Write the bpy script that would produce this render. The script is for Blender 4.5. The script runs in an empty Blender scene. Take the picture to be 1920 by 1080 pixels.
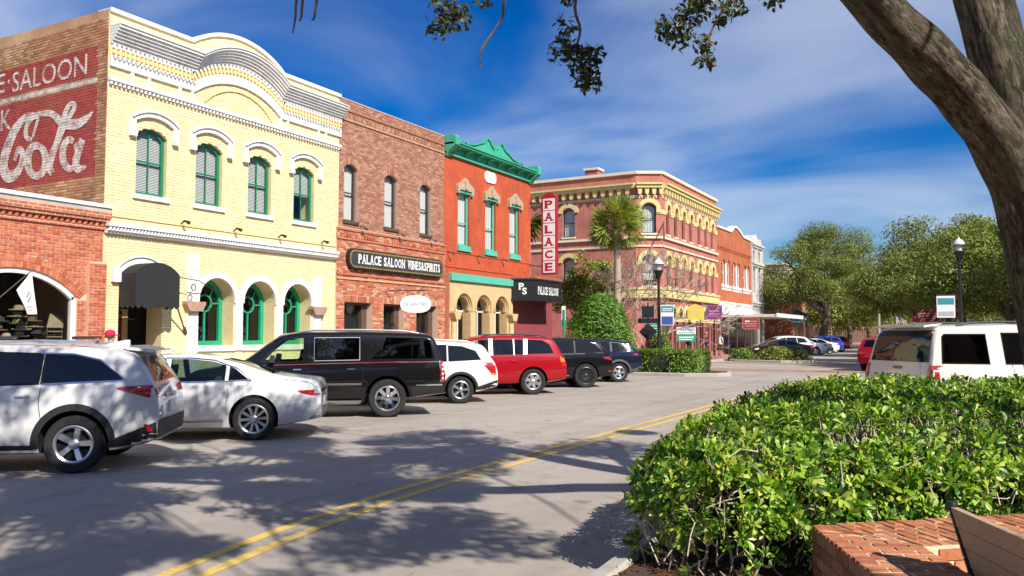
import bpy, bmesh, math, random
import numpy as np
from mathutils import Vector, Matrix
from mathutils.geometry import tessellate_polygon
from mathutils.bvhtree import BVHTree

SC = bpy.context.scene
COL = SC.collection
R = math.radians
rnd = random.Random(7)
nrg = np.random.default_rng(11)

# ------------------------------------------------------------------ camera, sky, sun, exposure
cam = bpy.data.cameras.new('camera'); cam.lens = 29.25; cam.sensor_width = 36; cam.clip_end = 3000; cam.clip_start = .1
camo = bpy.data.objects.new('camera', cam); COL.objects.link(camo)
camo.location = (0, 0, 1.8)
camo.rotation_euler = (R(90 + 3.229), 0, R(29.04))
SC.camera = camo

SUN = Vector((1.0, -.45, .92)).normalized()          # direction towards the sun
SUN_EL = math.asin(SUN.z)
sunl = bpy.data.lights.new('sun', 'SUN'); sunl.energy = 5.0; sunl.angle = R(.53); sunl.color = (1, .945, .86)
suno = bpy.data.objects.new('sun', sunl); COL.objects.link(suno)
suno.rotation_euler = SUN.to_track_quat('Z', 'Y').to_euler(); suno.location = (30, -15, 40)

W = bpy.data.worlds.new('World'); SC.world = W; W.use_nodes = True
wn, wl = W.node_tree.nodes, W.node_tree.links
wn.clear()
def wnode(t, **kw):
    n = wn.new(t)
    for k, v in kw.items(): setattr(n, k, v)
    return n
wo = wnode('ShaderNodeOutputWorld'); wb = wnode('ShaderNodeBackground')
sky = wnode('ShaderNodeTexSky', sky_type='NISHITA', sun_disc=False, sun_elevation=SUN_EL,
            sun_rotation=math.atan2(SUN.x, SUN.y), air_density=1.0, dust_density=.25, ozone_density=3.0)
wb.inputs['Strength'].default_value = .082
hs = wnode('ShaderNodeHueSaturation'); hs.inputs['Hue'].default_value = .519; hs.inputs['Saturation'].default_value = 1.68; hs.inputs['Value'].default_value = 1.0
wl.new(sky.outputs[0], hs.inputs['Color'])
# thin streaky cirrus over the whole dome
tc = wnode('ShaderNodeTexCoord')
sep = wnode('ShaderNodeSeparateXYZ'); wl.new(tc.outputs['Generated'], sep.inputs[0])
zz = wnode('ShaderNodeMath', operation='ADD'); wl.new(sep.outputs[2], zz.inputs[0]); zz.inputs[1].default_value = .16
dv = wnode('ShaderNodeVectorMath', operation='DIVIDE'); wl.new(tc.outputs['Generated'], dv.inputs[0])
cz = wnode('ShaderNodeCombineXYZ'); 
for i in range(3): wl.new(zz.outputs[0], cz.inputs[i])
wl.new(cz.outputs[0], dv.inputs[1])
mp = wnode('ShaderNodeMapping'); mp.inputs['Rotation'].default_value = (0, 0, R(-38)); mp.inputs['Scale'].default_value = (.8, 1.2, .0)
mp.inputs['Location'].default_value = (1.2, 3.75, 0)
wl.new(dv.outputs[0], mp.inputs[0])
n1 = wnode('ShaderNodeTexNoise'); n1.inputs['Scale'].default_value = 1.05; n1.inputs['Detail'].default_value = 8; n1.inputs['Roughness'].default_value = .46; n1.inputs['Distortion'].default_value = .7
wl.new(mp.outputs[0], n1.inputs['Vector'])
n2 = wnode('ShaderNodeTexNoise'); n2.inputs['Scale'].default_value = .8; n2.inputs['Detail'].default_value = 3
wl.new(dv.outputs[0], n2.inputs['Vector'])
ad = wnode('ShaderNodeMath', operation='MULTIPLY_ADD'); wl.new(n2.outputs[0], ad.inputs[0]); ad.inputs[1].default_value = .45; wl.new(n1.outputs[0], ad.inputs[2])
cr = wnode('ShaderNodeMapRange'); cr.inputs['From Min'].default_value = .55; cr.inputs['From Max'].default_value = .95; cr.inputs['To Max'].default_value = .56
cr.interpolation_type = 'SMOOTHSTEP'
wl.new(ad.outputs[0], cr.inputs[0])
mxs = wnode('ShaderNodeMix', data_type='RGBA'); wl.new(cr.outputs[0], mxs.inputs[0]); wl.new(hs.outputs[0], mxs.inputs[6])
mxs.inputs[7].default_value = (6.6, 7.4, 8.8, 1)
wl.new(mxs.outputs[2], wb.inputs['Color']); wl.new(wb.outputs[0], wo.inputs[0])

SC.view_settings.view_transform = 'Standard'; SC.view_settings.look = 'None'
SC.view_settings.exposure = 0.35; SC.view_settings.gamma = 1
SC.render.engine = 'CYCLES'
SC.cycles.max_bounces = 6; SC.cycles.transparent_max_bounces = 12; SC.cycles.use_denoising = True
SC.cycles.caustics_reflective = False; SC.cycles.caustics_refractive = False

# ------------------------------------------------------------------ materials
def hx(s):
    s = s.lstrip('#'); c = [int(s[i:i + 2], 16) / 255 for i in (0, 2, 4)]
    return tuple((x / 12.92 if x <= .04045 else ((x + .055) / 1.055) ** 2.4) for x in c)
MATS = {}
def nmat(name):
    m = bpy.data.materials.new(name); m.use_nodes = True; MATS[name] = m
    nt = m.node_tree; b = nt.nodes['Principled BSDF']
    return m, nt, b
def lnk(nt, a, b): nt.links.new(a, b)
def nd(nt, t, **kw):
    n = nt.nodes.new(t)
    for k, v in kw.items(): setattr(n, k, v)
    return n
def mixc(nt, fac, a, b, blend='MIX'):
    m = nd(nt, 'ShaderNodeMix', data_type='RGBA', blend_type=blend)
    for i, v in ((0, fac), (6, a), (7, b)):
        if hasattr(v, 'is_linked') or hasattr(v, 'links'): nt.links.new(v, m.inputs[i])
        elif isinstance(v, (tuple, list)): m.inputs[i].default_value = (*v[:3], 1)
        else: m.inputs[i].default_value = v
    return m.outputs[2]
def noise(nt, vec, scale, detail=4, rough=.55):
    n = nd(nt, 'ShaderNodeTexNoise'); n.inputs['Scale'].default_value = scale; n.inputs['Detail'].default_value = detail; n.inputs['Roughness'].default_value = rough
    if vec is not None: nt.links.new(vec, n.inputs['Vector'])
    return n.outputs[0]
def ramp(nt, v, lo, hi, a=0., b=1.):
    m = nd(nt, 'ShaderNodeMapRange'); m.inputs[1].default_value = lo; m.inputs[2].default_value = hi; m.inputs[3].default_value = a; m.inputs[4].default_value = b
    nt.links.new(v, m.inputs[0]); return m.outputs[0]
def pos(nt): return nd(nt, 'ShaderNodeNewGeometry').outputs['Position']
def rand_piece(nt):
    g = nd(nt, 'ShaderNodeNewGeometry'); o = nd(nt, 'ShaderNodeObjectInfo')
    a = nd(nt, 'ShaderNodeMath', operation='ADD'); lnk(nt, g.outputs['Random Per Island'], a.inputs[0]); lnk(nt, o.outputs['Random'], a.inputs[1])
    w = nd(nt, 'ShaderNodeTexWhiteNoise', noise_dimensions='1D'); lnk(nt, a.outputs[0], w.inputs['W'])
    return w.outputs[0]
def bump(nt, b, h, strength=.3, dist=.02):
    bp = nd(nt, 'ShaderNodeBump'); bp.inputs['Strength'].default_value = strength; bp.inputs['Distance'].default_value = dist
    lnk(nt, h, bp.inputs['Height']); lnk(nt, bp.outputs[0], b.inputs['Normal'])
def pmat(name, col, rough=.6, var=.12, scale=6., bmp=0., metal=0., coat=0., spec=.5, cols=None, fine=60., piece=0., dirt=None, dirt_amt=.0, streak=0.):
    """plain surface with uneven tone; cols gives further colours picked per piece (brick, leaf, slat)"""
    m, nt, b = nmat(name)
    p = pos(nt)
    c = None
    if cols:
        rp = rand_piece(nt)
        cr_ = nd(nt, 'ShaderNodeValToRGB'); cr_.color_ramp.interpolation = 'CONSTANT' if piece == 0 else 'LINEAR'
        allc = [col] + list(cols); el = cr_.color_ramp.elements
        el[0].position = 0; el[0].color = (*allc[0], 1); el[1].position = 1 / len(allc); el[1].color = (*allc[1], 1)
        for i, cc in enumerate(allc[2:], 2):
            e = el.new(i / len(allc)); e.color = (*cc, 1)
        lnk(nt, rp, cr_.inputs[0]); c = cr_.outputs[0]
    n = noise(nt, p, scale, 5)
    lo = ramp(nt, n, .3, .7, 1 - var, 1 + var)
    mm = nd(nt, 'ShaderNodeVectorMath', operation='SCALE')
    if c is None: mm.inputs[0].default_value = col
    else: lnk(nt, c, mm.inputs[0])
    lnk(nt, lo, mm.inputs['Scale']); out = mm.outputs[0]
    if dirt is not None:
        n3 = noise(nt, p, scale * .35, 6, .65)
        out = mixc(nt, ramp(nt, n3, .48, .72, 0, dirt_amt), out, dirt)
    if streak:                                               # rain streaks and soot running down
        mp2 = nd(nt, 'ShaderNodeMapping'); mp2.inputs['Scale'].default_value = (5, 5, .45); lnk(nt, p, mp2.inputs[0])
        sk = nd(nt, 'ShaderNodeMath', operation='MULTIPLY'); lnk(nt, ramp(nt, noise(nt, mp2.outputs[0], 1., 5, .6), .52, .74, 0, streak), sk.inputs[0]); lnk(nt, ramp(nt, noise(nt, p, .7, 3), .4, .62), sk.inputs[1])
        out = mixc(nt, sk.outputs[0], out, (.22, .19, .15))
    lnk(nt, out, b.inputs['Base Color'])
    b.inputs['Roughness'].default_value = rough; b.inputs['Metallic'].default_value = metal
    b.inputs['Specular IOR Level'].default_value = spec
    if coat: b.inputs['Coat Weight'].default_value = coat; b.inputs['Coat Roughness'].default_value = .04
    if bmp: bump(nt, b, noise(nt, p, fine, 5), bmp, .01)
    return m
def brickmat(name, c1, c2, mortar, scale=1., msize=.012, bw=.225, rh=.077, plane='Y', bmp=.5, paint=None):
    """wall too far off to build brick by brick: running bond in the wall's own plane"""
    m, nt, b = nmat(name)
    p = pos(nt); s = nd(nt, 'ShaderNodeSeparateXYZ'); lnk(nt, p, s.inputs[0])
    cb = nd(nt, 'ShaderNodeCombineXYZ'); lnk(nt, s.outputs[1 if plane == 'Y' else 0], cb.inputs[0]); lnk(nt, s.outputs[2], cb.inputs[1])
    br = nd(nt, 'ShaderNodeTexBrick'); lnk(nt, cb.outputs[0], br.inputs[0])
    br.inputs['Color1'].default_value = (*c1, 1); br.inputs['Color2'].default_value = (*c2, 1); br.inputs['Mortar'].default_value = (*mortar, 1)
    br.inputs['Scale'].default_value = scale; br.inputs['Mortar Size'].default_value = msize; br.inputs['Brick Width'].default_value = bw; br.inputs['Row Height'].default_value = rh
    br.inputs['Mortar Smooth'].default_value = .2; br.inputs['Bias'].default_value = 0
    n = noise(nt, p, 1.3, 6, .62)
    sc = nd(nt, 'ShaderNodeVectorMath', operation='SCALE'); lnk(nt, br.outputs['Color'], sc.inputs[0]); lnk(nt, ramp(nt, n, .3, .72, .78, 1.2), sc.inputs['Scale'])
    mp2 = nd(nt, 'ShaderNodeMapping'); mp2.inputs['Scale'].default_value = (4, 4, .4); lnk(nt, p, mp2.inputs[0])
    lnk(nt, mixc(nt, ramp(nt, noise(nt, mp2.outputs[0], 1., 5, .6), .5, .75, 0, .4), sc.outputs[0], tuple(q * .45 for q in c2)), b.inputs['Base Color']); b.inputs['Roughness'].default_value = .85
    bp = nd(nt, 'ShaderNodeBump'); bp.invert = True; bp.inputs['Strength'].default_value = bmp; bp.inputs['Distance'].default_value = .01
    lnk(nt, br.outputs['Fac'], bp.inputs['Height']); lnk(nt, bp.outputs[0], b.inputs['Normal'])
    return m
def glassmat(name, tint=(.75, .82, .8), refl=.12, rough=.015):
    m, nt, b = nmat(name); nt.nodes.remove(b)
    out = nt.nodes['Material Output']
    tr = nd(nt, 'ShaderNodeBsdfTransparent'); tr.inputs[0].default_value = (*tint, 1)
    gl = nd(nt, 'ShaderNodeBsdfGlossy'); gl.inputs['Roughness'].default_value = rough; gl.inputs[0].default_value = (1, 1, 1, 1)
    lw = nd(nt, 'ShaderNodeLayerWeight'); lw.inputs[0].default_value = .5
    pw_ = nd(nt, 'ShaderNodeMath', operation='POWER'); lnk(nt, lw.outputs['Facing'], pw_.inputs[0]); pw_.inputs[1].default_value = 5
    ad_ = nd(nt, 'ShaderNodeMath', operation='MULTIPLY_ADD', use_clamp=True); lnk(nt, pw_.outputs[0], ad_.inputs[0]); ad_.inputs[1].default_value = .9; ad_.inputs[2].default_value = refl
    # slight waviness of old panes
    bp = nd(nt, 'ShaderNodeBump'); bp.inputs['Strength'].default_value = .05; bp.inputs['Distance'].default_value = .05
    lnk(nt, noise(nt, pos(nt), 2.2, 2), bp.inputs['Height']); lnk(nt, bp.outputs[0], gl.inputs['Normal'])
    mx = nd(nt, 'ShaderNodeMixShader'); lnk(nt, ad_.outputs[0], mx.inputs[0]); lnk(nt, tr.outputs[0], mx.inputs[1]); lnk(nt, gl.outputs[0], mx.inputs[2])
    lnk(nt, mx.outputs[0], out.inputs[0])
    return m
def leafmat(name, cols, rough=.45, trans=.25, spec=.5):
    m, nt, b = nmat(name)
    rp = rand_piece(nt)
    cr_ = nd(nt, 'ShaderNodeValToRGB'); el = cr_.color_ramp.elements
    n = len(cols); el[0].position = 0; el[0].color = (*cols[0], 1); el[1].position = 1; el[1].color = (*cols[-1], 1)
    for i in range(1, n - 1): e = el.new(i / (n - 1)); e.color = (*cols[i], 1)
    lnk(nt, rp, cr_.inputs[0])
    lnk(nt, cr_.outputs[0], b.inputs['Base Color']); b.inputs['Roughness'].default_value = rough; b.inputs['Specular IOR Level'].default_value = spec
    tl = nd(nt, 'ShaderNodeBsdfTranslucent')
    sc = nd(nt, 'ShaderNodeVectorMath', operation='MULTIPLY'); lnk(nt, cr_.outputs[0], sc.inputs[0]); sc.inputs[1].default_value = (1.3, 1.25, .5); lnk(nt, sc.outputs[0], tl.inputs[0])
    mx = nd(nt, 'ShaderNodeMixShader'); mx.inputs[0].default_value = trans
    lnk(nt, b.outputs[0], mx.inputs[1]); lnk(nt, tl.outputs[0], mx.inputs[2]); lnk(nt, mx.outputs[0], nt.nodes['Material Output'].inputs[0])
    return m

YEL = (.82, .68, .385)
pmat('yellow_brick', YEL, .75, .06, 2., .15, cols=[(.84, .71, .42), (.80, .655, .36), (.85, .725, .45)], dirt=(.66, .54, .33), dirt_amt=.3, streak=.35)
pmat('yellow_mortar', (.75, .61, .345), .85, .08, 5.)
pmat('yellow_paint', (.82, .64, .31), .7, .06, 3., dirt=(.66, .52, .3), dirt_amt=.2)
pmat('white_trim', (.80, .79, .76), .6, .07, 3., dirt=(.58, .55, .5), dirt_amt=.3, streak=.5)
pmat('green_frame', (.012, .20, .095), .4, .08)
pmat('teal_frame', (.10, .50, .36), .45, .1)
pmat('green_cornice', (.055, .42, .25), .45, .12, 4., dirt=(.03, .25, .16), dirt_amt=.45, streak=.3)
pmat('orange_brick', (.52, .14, .06), .85, .25, 9., .3, cols=[(.55, .165, .075), (.46, .115, .055), (.56, .20, .10), (.42, .10, .055), (.53, .15, .065), (.57, .22, .12)], dirt=(.30, .09, .06), dirt_amt=.5)
pmat('orange_mortar', (.66, .46, .33), .95, .12, 20.)
pmat('brown_brick', (.40, .18, .105), .88, .3, 10., .3, cols=[(.43, .205, .12), (.35, .15, .09), (.48, .27, .165), (.39, .17, .095), (.31, .13, .08), (.45, .225, .135)])
pmat('brown_mortar', (.46, .33, .27), .95, .15, 20.)
pmat('side_brick', (.40, .22, .10), .9, .3, 1.2, .3, cols=[(.46, .27, .13), (.33, .16, .075), (.42, .2, .1), (.52, .33, .18)], dirt=(.36, .10, .05), dirt_amt=.55)
pmat('side_red', (.36, .045, .035), .85, .12, 2., .2, cols=[(.40, .055, .045), (.33, .04, .035), (.38, .06, .045)], dirt=(.45, .14, .10), dirt_amt=.4)
brickmat('orange_course', (.54, .16, .07), (.42, .105, .055), (.60, .40, .28))
brickmat('red_brick', (.56, .090, .026), (.50, .075, .022), (.48, .10, .045))
brickmat('red_brick_low', (.42, .10, .05), (.36, .08, .04), (.42, .16, .10))
brickmat('pink_brick', (.52, .185, .14), (.48, .165, .125), (.50, .18, .135), plane='Y', bmp=.25)
brickmat('pink_brick_side', (.52, .185, .14), (.48, .165, .125), (.50, .18, .135), plane='X', bmp=.25)
brickmat('gable_brick', (.50, .12, .035), (.44, .10, .03), (.46, .17, .09))
brickmat('far_brick', (.40, .17, .11), (.33, .13, .09), (.46, .30, .22), plane='X')
pmat('pink_paint', (.42, .125, .115), .75, .08)
pmat('cream_trim', (.72, .60, .26), .65, .08, 3.)
pmat('cream_cap', (.78, .70, .50), .65, .08, 3.)
pmat('sand_stone', (.62, .44, .22), .8, .12, 5., .2, dirt=(.48, .34, .18), dirt_amt=.35)
pmat('tan_stone', (.44, .34, .22), .85, .22, 9., .4)
pmat('maroon_wall', (.27, .055, .06), .75, .1)
pmat('roofing', (.20, .19, .18), .9, .2)
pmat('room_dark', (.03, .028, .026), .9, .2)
pmat('blind', (.60, .60, .57), .7, .05)
pmat('curtain', (.62, .61, .58), .85, .1, 30)
pmat('black_metal', (.016, .017, .018), .4, .2)
pmat('black_canvas', (.018, .018, .02), .8, .2, 12)
pmat('dark_sign', (.045, .05, .048), .5, .2)
pmat('gold_trim', (.30, .19, .055), .5, .2)
pmat('letter_white', (.80, .79, .75), .6, .04)
pmat('brown_frame', (.10, .065, .045), .6, .2)
pmat('sign_red', (.42, .015, .035), .4, .08)
pmat('sign_white', (.85, .84, .82), .4, .03)
pmat('concrete', (.50, .46, .40), .85, .14, 3., .3, dirt=(.32, .28, .24), dirt_amt=.4)
pmat('kerb_stone', (.42, .39, .34), .85, .14, 5., .3, dirt=(.3, .27, .24), dirt_amt=.45)
pmat('tyre', (.018, .018, .018), .85, .2, 20)
pmat('alloy', (.62, .63, .65), .28, .03, metal=.9)
pmat('alloy_dark', (.05, .052, .056), .35, .05, metal=.6)
pmat('chrome', (.78, .79, .8), .12, .02, metal=1.)
pmat('silver_trim', (.55, .56, .57), .3, .02, metal=.8)
pmat('car_black_plastic', (.018, .019, .02), .55, .1)
pmat('car_gap', (.006, .006, .007), .9, .1)
pmat('car_interior', (.045, .042, .04), .9, .1)
pmat('seat_tan', (.22, .18, .14), .8, .1)
def carpaint(name, col, metal=0., rough=.35):
    m, nt, b = nmat(name)
    b.inputs['Base Color'].default_value = (*col, 1); b.inputs['Roughness'].default_value = rough; b.inputs['Metallic'].default_value = metal; b.inputs['Specular IOR Level'].default_value = .08
    b.inputs['Coat Weight'].default_value = 1.; b.inputs['Coat Roughness'].default_value = .02
    d = noise(nt, pos(nt), 9., 5, .6)
    lnk(nt, ramp(nt, d, .35, .75, .01, .07), b.inputs['Coat Roughness'])
    return m
carpaint('paint_white', (.74, .74, .73)); carpaint('paint_pearl', (.68, .67, .65)); carpaint('paint_black', (.006, .006, .007), 0, .3)
carpaint('paint_red', (.34, .004, .012), .0); carpaint('paint_navy', (.008, .013, .032), .2); carpaint('paint_blue', (.01, .045, .36), .2)
carpaint('paint_cream', (.72, .68, .60)); carpaint('paint_grey', (.10, .11, .12), .5); carpaint('paint_bright_red', (.5, .01, .015))
def lens(name, col, rough=.12):
    m, nt, b = nmat(name); b.inputs['Base Color'].default_value = (*col, 1); b.inputs['Roughness'].default_value = rough; b.inputs['Coat Weight'].default_value = 1
    vt = nd(nt, 'ShaderNodeTexWave'); vt.inputs['Scale'].default_value = 22; lnk(nt, pos(nt), vt.inputs[0])
    lnk(nt, mixc(nt, ramp(nt, vt.outputs[1], 0, 1, .0, .35), col, tuple(min(1, c * 2 + .05) for c in col)), b.inputs['Base Color'])
    return m
lens('lamp_red', (.38, .006, .012)); lens('lamp_amber', (.70, .20, .01)); lens('lamp_clear', (.6, .6, .6)); 
glassmat('window_glass', (.90, .93, .92), .05); glassmat('shop_pane', (.80, .82, .80), .025); glassmat('dark_glass', (.10, .12, .13), .05); glassmat('tint_glass', (.10, .115, .125), .07); glassmat('green_glass', (.70, .82, .70), .03)
glassmat('lamp_glass', (.86, .86, .84), .12)

# ------------------------------------------------------------------ mesh helpers
class MB:
    def __init__(s): s.v = []; s.f = []; s.m = []
    def add(s, vs, fs, mi=0):
        o = len(s.v); s.v += [tuple(v) for v in vs]; s.f += [tuple(i + o for i in f) for f in fs]; s.m += [mi] * len(fs); return s
    def box(s, a, b, mi=0):
        x0, y0, z0 = a; x1, y1, z1 = b
        return s.add([(x0, y0, z0), (x1, y0, z0), (x1, y1, z0), (x0, y1, z0), (x0, y0, z1), (x1, y0, z1), (x1, y1, z1), (x0, y1, z1)],
                     [(0, 3, 2, 1), (4, 5, 6, 7), (0, 1, 5, 4), (1, 2, 6, 5), (2, 3, 7, 6), (3, 0, 4, 7)], mi)
    def hexa(s, p, mi=0):
        return s.add(p, [(0, 3, 2, 1), (4, 5, 6, 7), (0, 1, 5, 4), (1, 2, 6, 5), (2, 3, 7, 6), (3, 0, 4, 7)], mi)
    def tube(s, pts, rad, n=8, mi=0, cap=True):
        pts = [Vector(p) for p in pts]
        if not hasattr(rad, '__len__'): rad = [rad] * len(pts)
        o = len(s.v); up = Vector((0, 0, 1)); prev = None
        for i, p in enumerate(pts):
            t = (pts[min(i + 1, len(pts) - 1)] - pts[max(i - 1, 0)])
            if t.length < 1e-9: t = Vector((0, 0, 1))
            t.normalize()
            if prev is None:
                a = t.cross(up if abs(t.z) < .95 else Vector((1, 0, 0))).normalized()
            else:
                a = (prev - t * prev.dot(t)); a = a.normalized() if a.length > 1e-6 else t.orthogonal().normalized()
            prev = a; b = t.cross(a)
            for k in range(n):
                q = 2 * math.pi * k / n; s.v.append(tuple(p + (a * math.cos(q) + b * math.sin(q)) * rad[i]))
        for i in range(len(pts) - 1):
            for k in range(n):
                s.f.append((o + i * n + k, o + i * n + (k + 1) % n, o + (i + 1) * n + (k + 1) % n, o + (i + 1) * n + k)); s.m.append(mi)
        if cap:
            s.f.append(tuple(o + k for k in reversed(range(n)))); s.m.append(mi)
            e = o + (len(pts) - 1) * n; s.f.append(tuple(e + k for k in range(n))); s.m.append(mi)
        return s
    def lathe(s, prof, c=(0, 0, 0), n=20, axis='Z', mi=0):
        o = len(s.v)
        for r, h in prof:
            for k in range(n):
                q = 2 * math.pi * k / n; a, b = r * math.cos(q), r * math.sin(q)
                s.v.append((c[0] + a, c[1] + b, c[2] + h) if axis == 'Z' else (c[0] + a, c[1] + h, c[2] + b))
        for i in range(len(prof) - 1):
            for k in range(n):
                f = (o + i * n + k, o + i * n + (k + 1) % n, o + (i + 1) * n + (k + 1) % n, o + (i + 1) * n + k)
                s.f.append(f if axis == 'Z' else f[::-1]); s.m.append(mi)
        return s
    def build(s, name, mat, parent=None, smooth=False, origin=None):
        me = bpy.data.meshes.new(name); me.from_pydata(s.v, [], s.f)
        return link_mesh(me, name, mat, parent, smooth, s.m)
def link_mesh(me, name, mat, parent=None, smooth=False, mi=None):
    mats = mat if isinstance(mat, (list, tuple)) else [mat]
    for x in mats: me.materials.append(MATS[x])
    if mi is not None and len(mats) > 1: me.polygons.foreach_set('material_index', mi)
    me.update()
    if smooth:
        me.shade_smooth()
        try: me.set_sharp_from_angle(angle=R(38))
        except Exception: pass
    o = bpy.data.objects.new(name, me); COL.objects.link(o)
    if parent is not None: setpar(o, parent)
    return o
def setpar(o, p):
    o.parent = p
    if p.get('_world'): o.matrix_parent_inverse = Matrix.Translation(-p_world(p))
def p_world(p):
    v = Vector(p.location)
    while p.parent is not None:
        p = p.parent
        break
    return v
def thing(name, label, cat, loc=(0, 0, 0), rotz=0, group=None, world=True):
    """an Empty at a thing's base; with world=True its parts are modelled in world coordinates"""
    o = bpy.data.objects.new(name, None); COL.objects.link(o); o.location = loc; o.rotation_euler = (0, 0, rotz); o.empty_display_size = .2
    tag(o, label, cat, group)
    if world: o['_world'] = 1
    return o
def tag(o, label, cat=None, group=None, kind=None):
    if label: o['label'] = label
    if cat: o['category'] = cat
    if group: o['group'] = group
    if kind: o['kind'] = kind
    return o
def stuff(o): o['kind'] = 'stuff'; return o
def struct(o): o['kind'] = 'structure'; return o
def copy_tree(o, parent=None):
    c = o.copy(); COL.objects.link(c)
    if parent is not None: c.parent = parent; c.matrix_parent_inverse = o.matrix_parent_inverse.copy()
    for ch in list(o.children): copy_tree(ch, c)
    return c
class Frame:
    """a wall's own plane: s runs along it, z up, d out of it"""
    def __init__(f, o, s, n): f.o = Vector(o); f.s = Vector(s).normalized(); f.n = Vector(n).normalized()
    def p(f, s, z, d=0.): v = f.o + f.s * s + f.n * d; return (v.x, v.y, v.z + z)
    def box(f, mb, s0, s1, z0, z1, d0, d1, mi=0):
        return mb.hexa([f.p(s0, z0, d0), f.p(s1, z0, d0), f.p(s1, z0, d1), f.p(s0, z0, d1), f.p(s0, z1, d0), f.p(s1, z1, d0), f.p(s1, z1, d1), f.p(s0, z1, d1)], mi)
    def prism(f, mb, poly, d0, d1, mi=0, back=True):
        n = len(poly); vs = [f.p(s, z, d1) for s, z in poly] + [f.p(s, z, d0) for s, z in poly]
        fs = [tuple(t) for t in tessellate_polygon([[Vector((s, z, 0)) for s, z in poly]])]
        if back: fs = fs + [tuple(i + n for i in reversed(t)) for t in fs]
        fs += [(i, (i + 1) % n, (i + 1) % n + n, i + n) for i in range(n)]
        return mb.add(vs, fs, mi)
    def band(f, mb, path, w, d0, d1, mi=0, side=0.):
        """a moulding of width w that follows a path of (s, z); side -1/0/1 puts it below/on/above the path"""
        P = [Vector(q) for q in path]; n = len(P); a, b = [], []
        for i in range(n):
            t = (P[min(i + 1, n - 1)] - P[max(i - 1, 0)]); t.normalize(); nn = Vector((-t.y, t.x))
            a.append(P[i] + nn * w * (side - 1) * .5); b.append(P[i] + nn * w * (side + 1) * .5)
        vs = []
        for q in (a, b):
            for d in (d0, d1): vs += [f.p(v.x, v.y, d) for v in q]
        A0, A1, B0, B1 = 0, n, 2 * n, 3 * n; fs = []
        for i in range(n - 1):
            fs += [(A1 + i, A1 + i + 1, B1 + i + 1, B1 + i), (B0 + i, B0 + i + 1, A0 + i + 1, A0 + i), (B1 + i, B1 + i + 1, B0 + i + 1, B0 + i), (A0 + i, A0 + i + 1, A1 + i + 1, A1 + i)]
        fs += [(A0, A1, B1, B0), (A1 + n - 1, A0 + n - 1, B0 + n - 1, B1 + n - 1)]
        return mb.add(vs, fs, mi)
    def wall(f, mb, outline, holes, depth=.25, back=1.3, mi=0, mi_rev=None):
        polys = [outline] + holes
        vs = [f.p(s, z) for P in polys for s, z in P]
        fs = [tuple(t) for t in tessellate_polygon([[Vector((s, z, 0)) for s, z in P] for P in polys])]
        mb.add(vs, fs, mi)
        for k, P in enumerate(polys):
            n = len(P); dd = -back if k == 0 else -depth
            mb.add([f.p(s, z) for s, z in P] + [f.p(s, z, dd) for s, z in P], [(i, (i + 1) % n, (i + 1) % n + n, i + n) for i in range(n)], mi if (k == 0 or mi_rev is None) else mi_rev)
        return mb
FAC = Frame((-19, 0, 0), (0, 1, 0), (1, 0, 0))
def arch(s0, s1, z0, zs, zt, n=10):
    """opening with a curved head: springing at zs, crown at zt"""
    w = (s1 - s0) / 2; h = zt - zs; c = (s0 + s1) / 2
    r = (w * w + h * h) / (2 * h); a = math.asin(min(1, w / r)) if h <= w else math.pi - math.asin(w / r)
    top = [(c + r * math.sin(t), zt - r + r * math.cos(t)) for t in np.linspace(a, -a, n)]
    return [(s0, z0), (s1, z0)] + top
def arcpath(s0, s1, zs, zt, n=12, legs=0.):
    p = arch(s0, s1, 0, zs, zt, n)[2:][::-1]
    if legs: p = [(s0, zs - legs)] + p + [(s1, zs - legs)]
    return p
def span_at(poly, z):
    xs = []
    for i in range(len(poly)):
        (a, b), (c, d) = poly[i], poly[(i + 1) % len(poly)]
        if (b - z) * (d - z) < 0: xs.append(a + (c - a) * (z - b) / (d - b))
    return (min(xs), max(xs)) if len(xs) >= 2 else None
CAMV = Vector((0, 0, 1.8))
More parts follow.
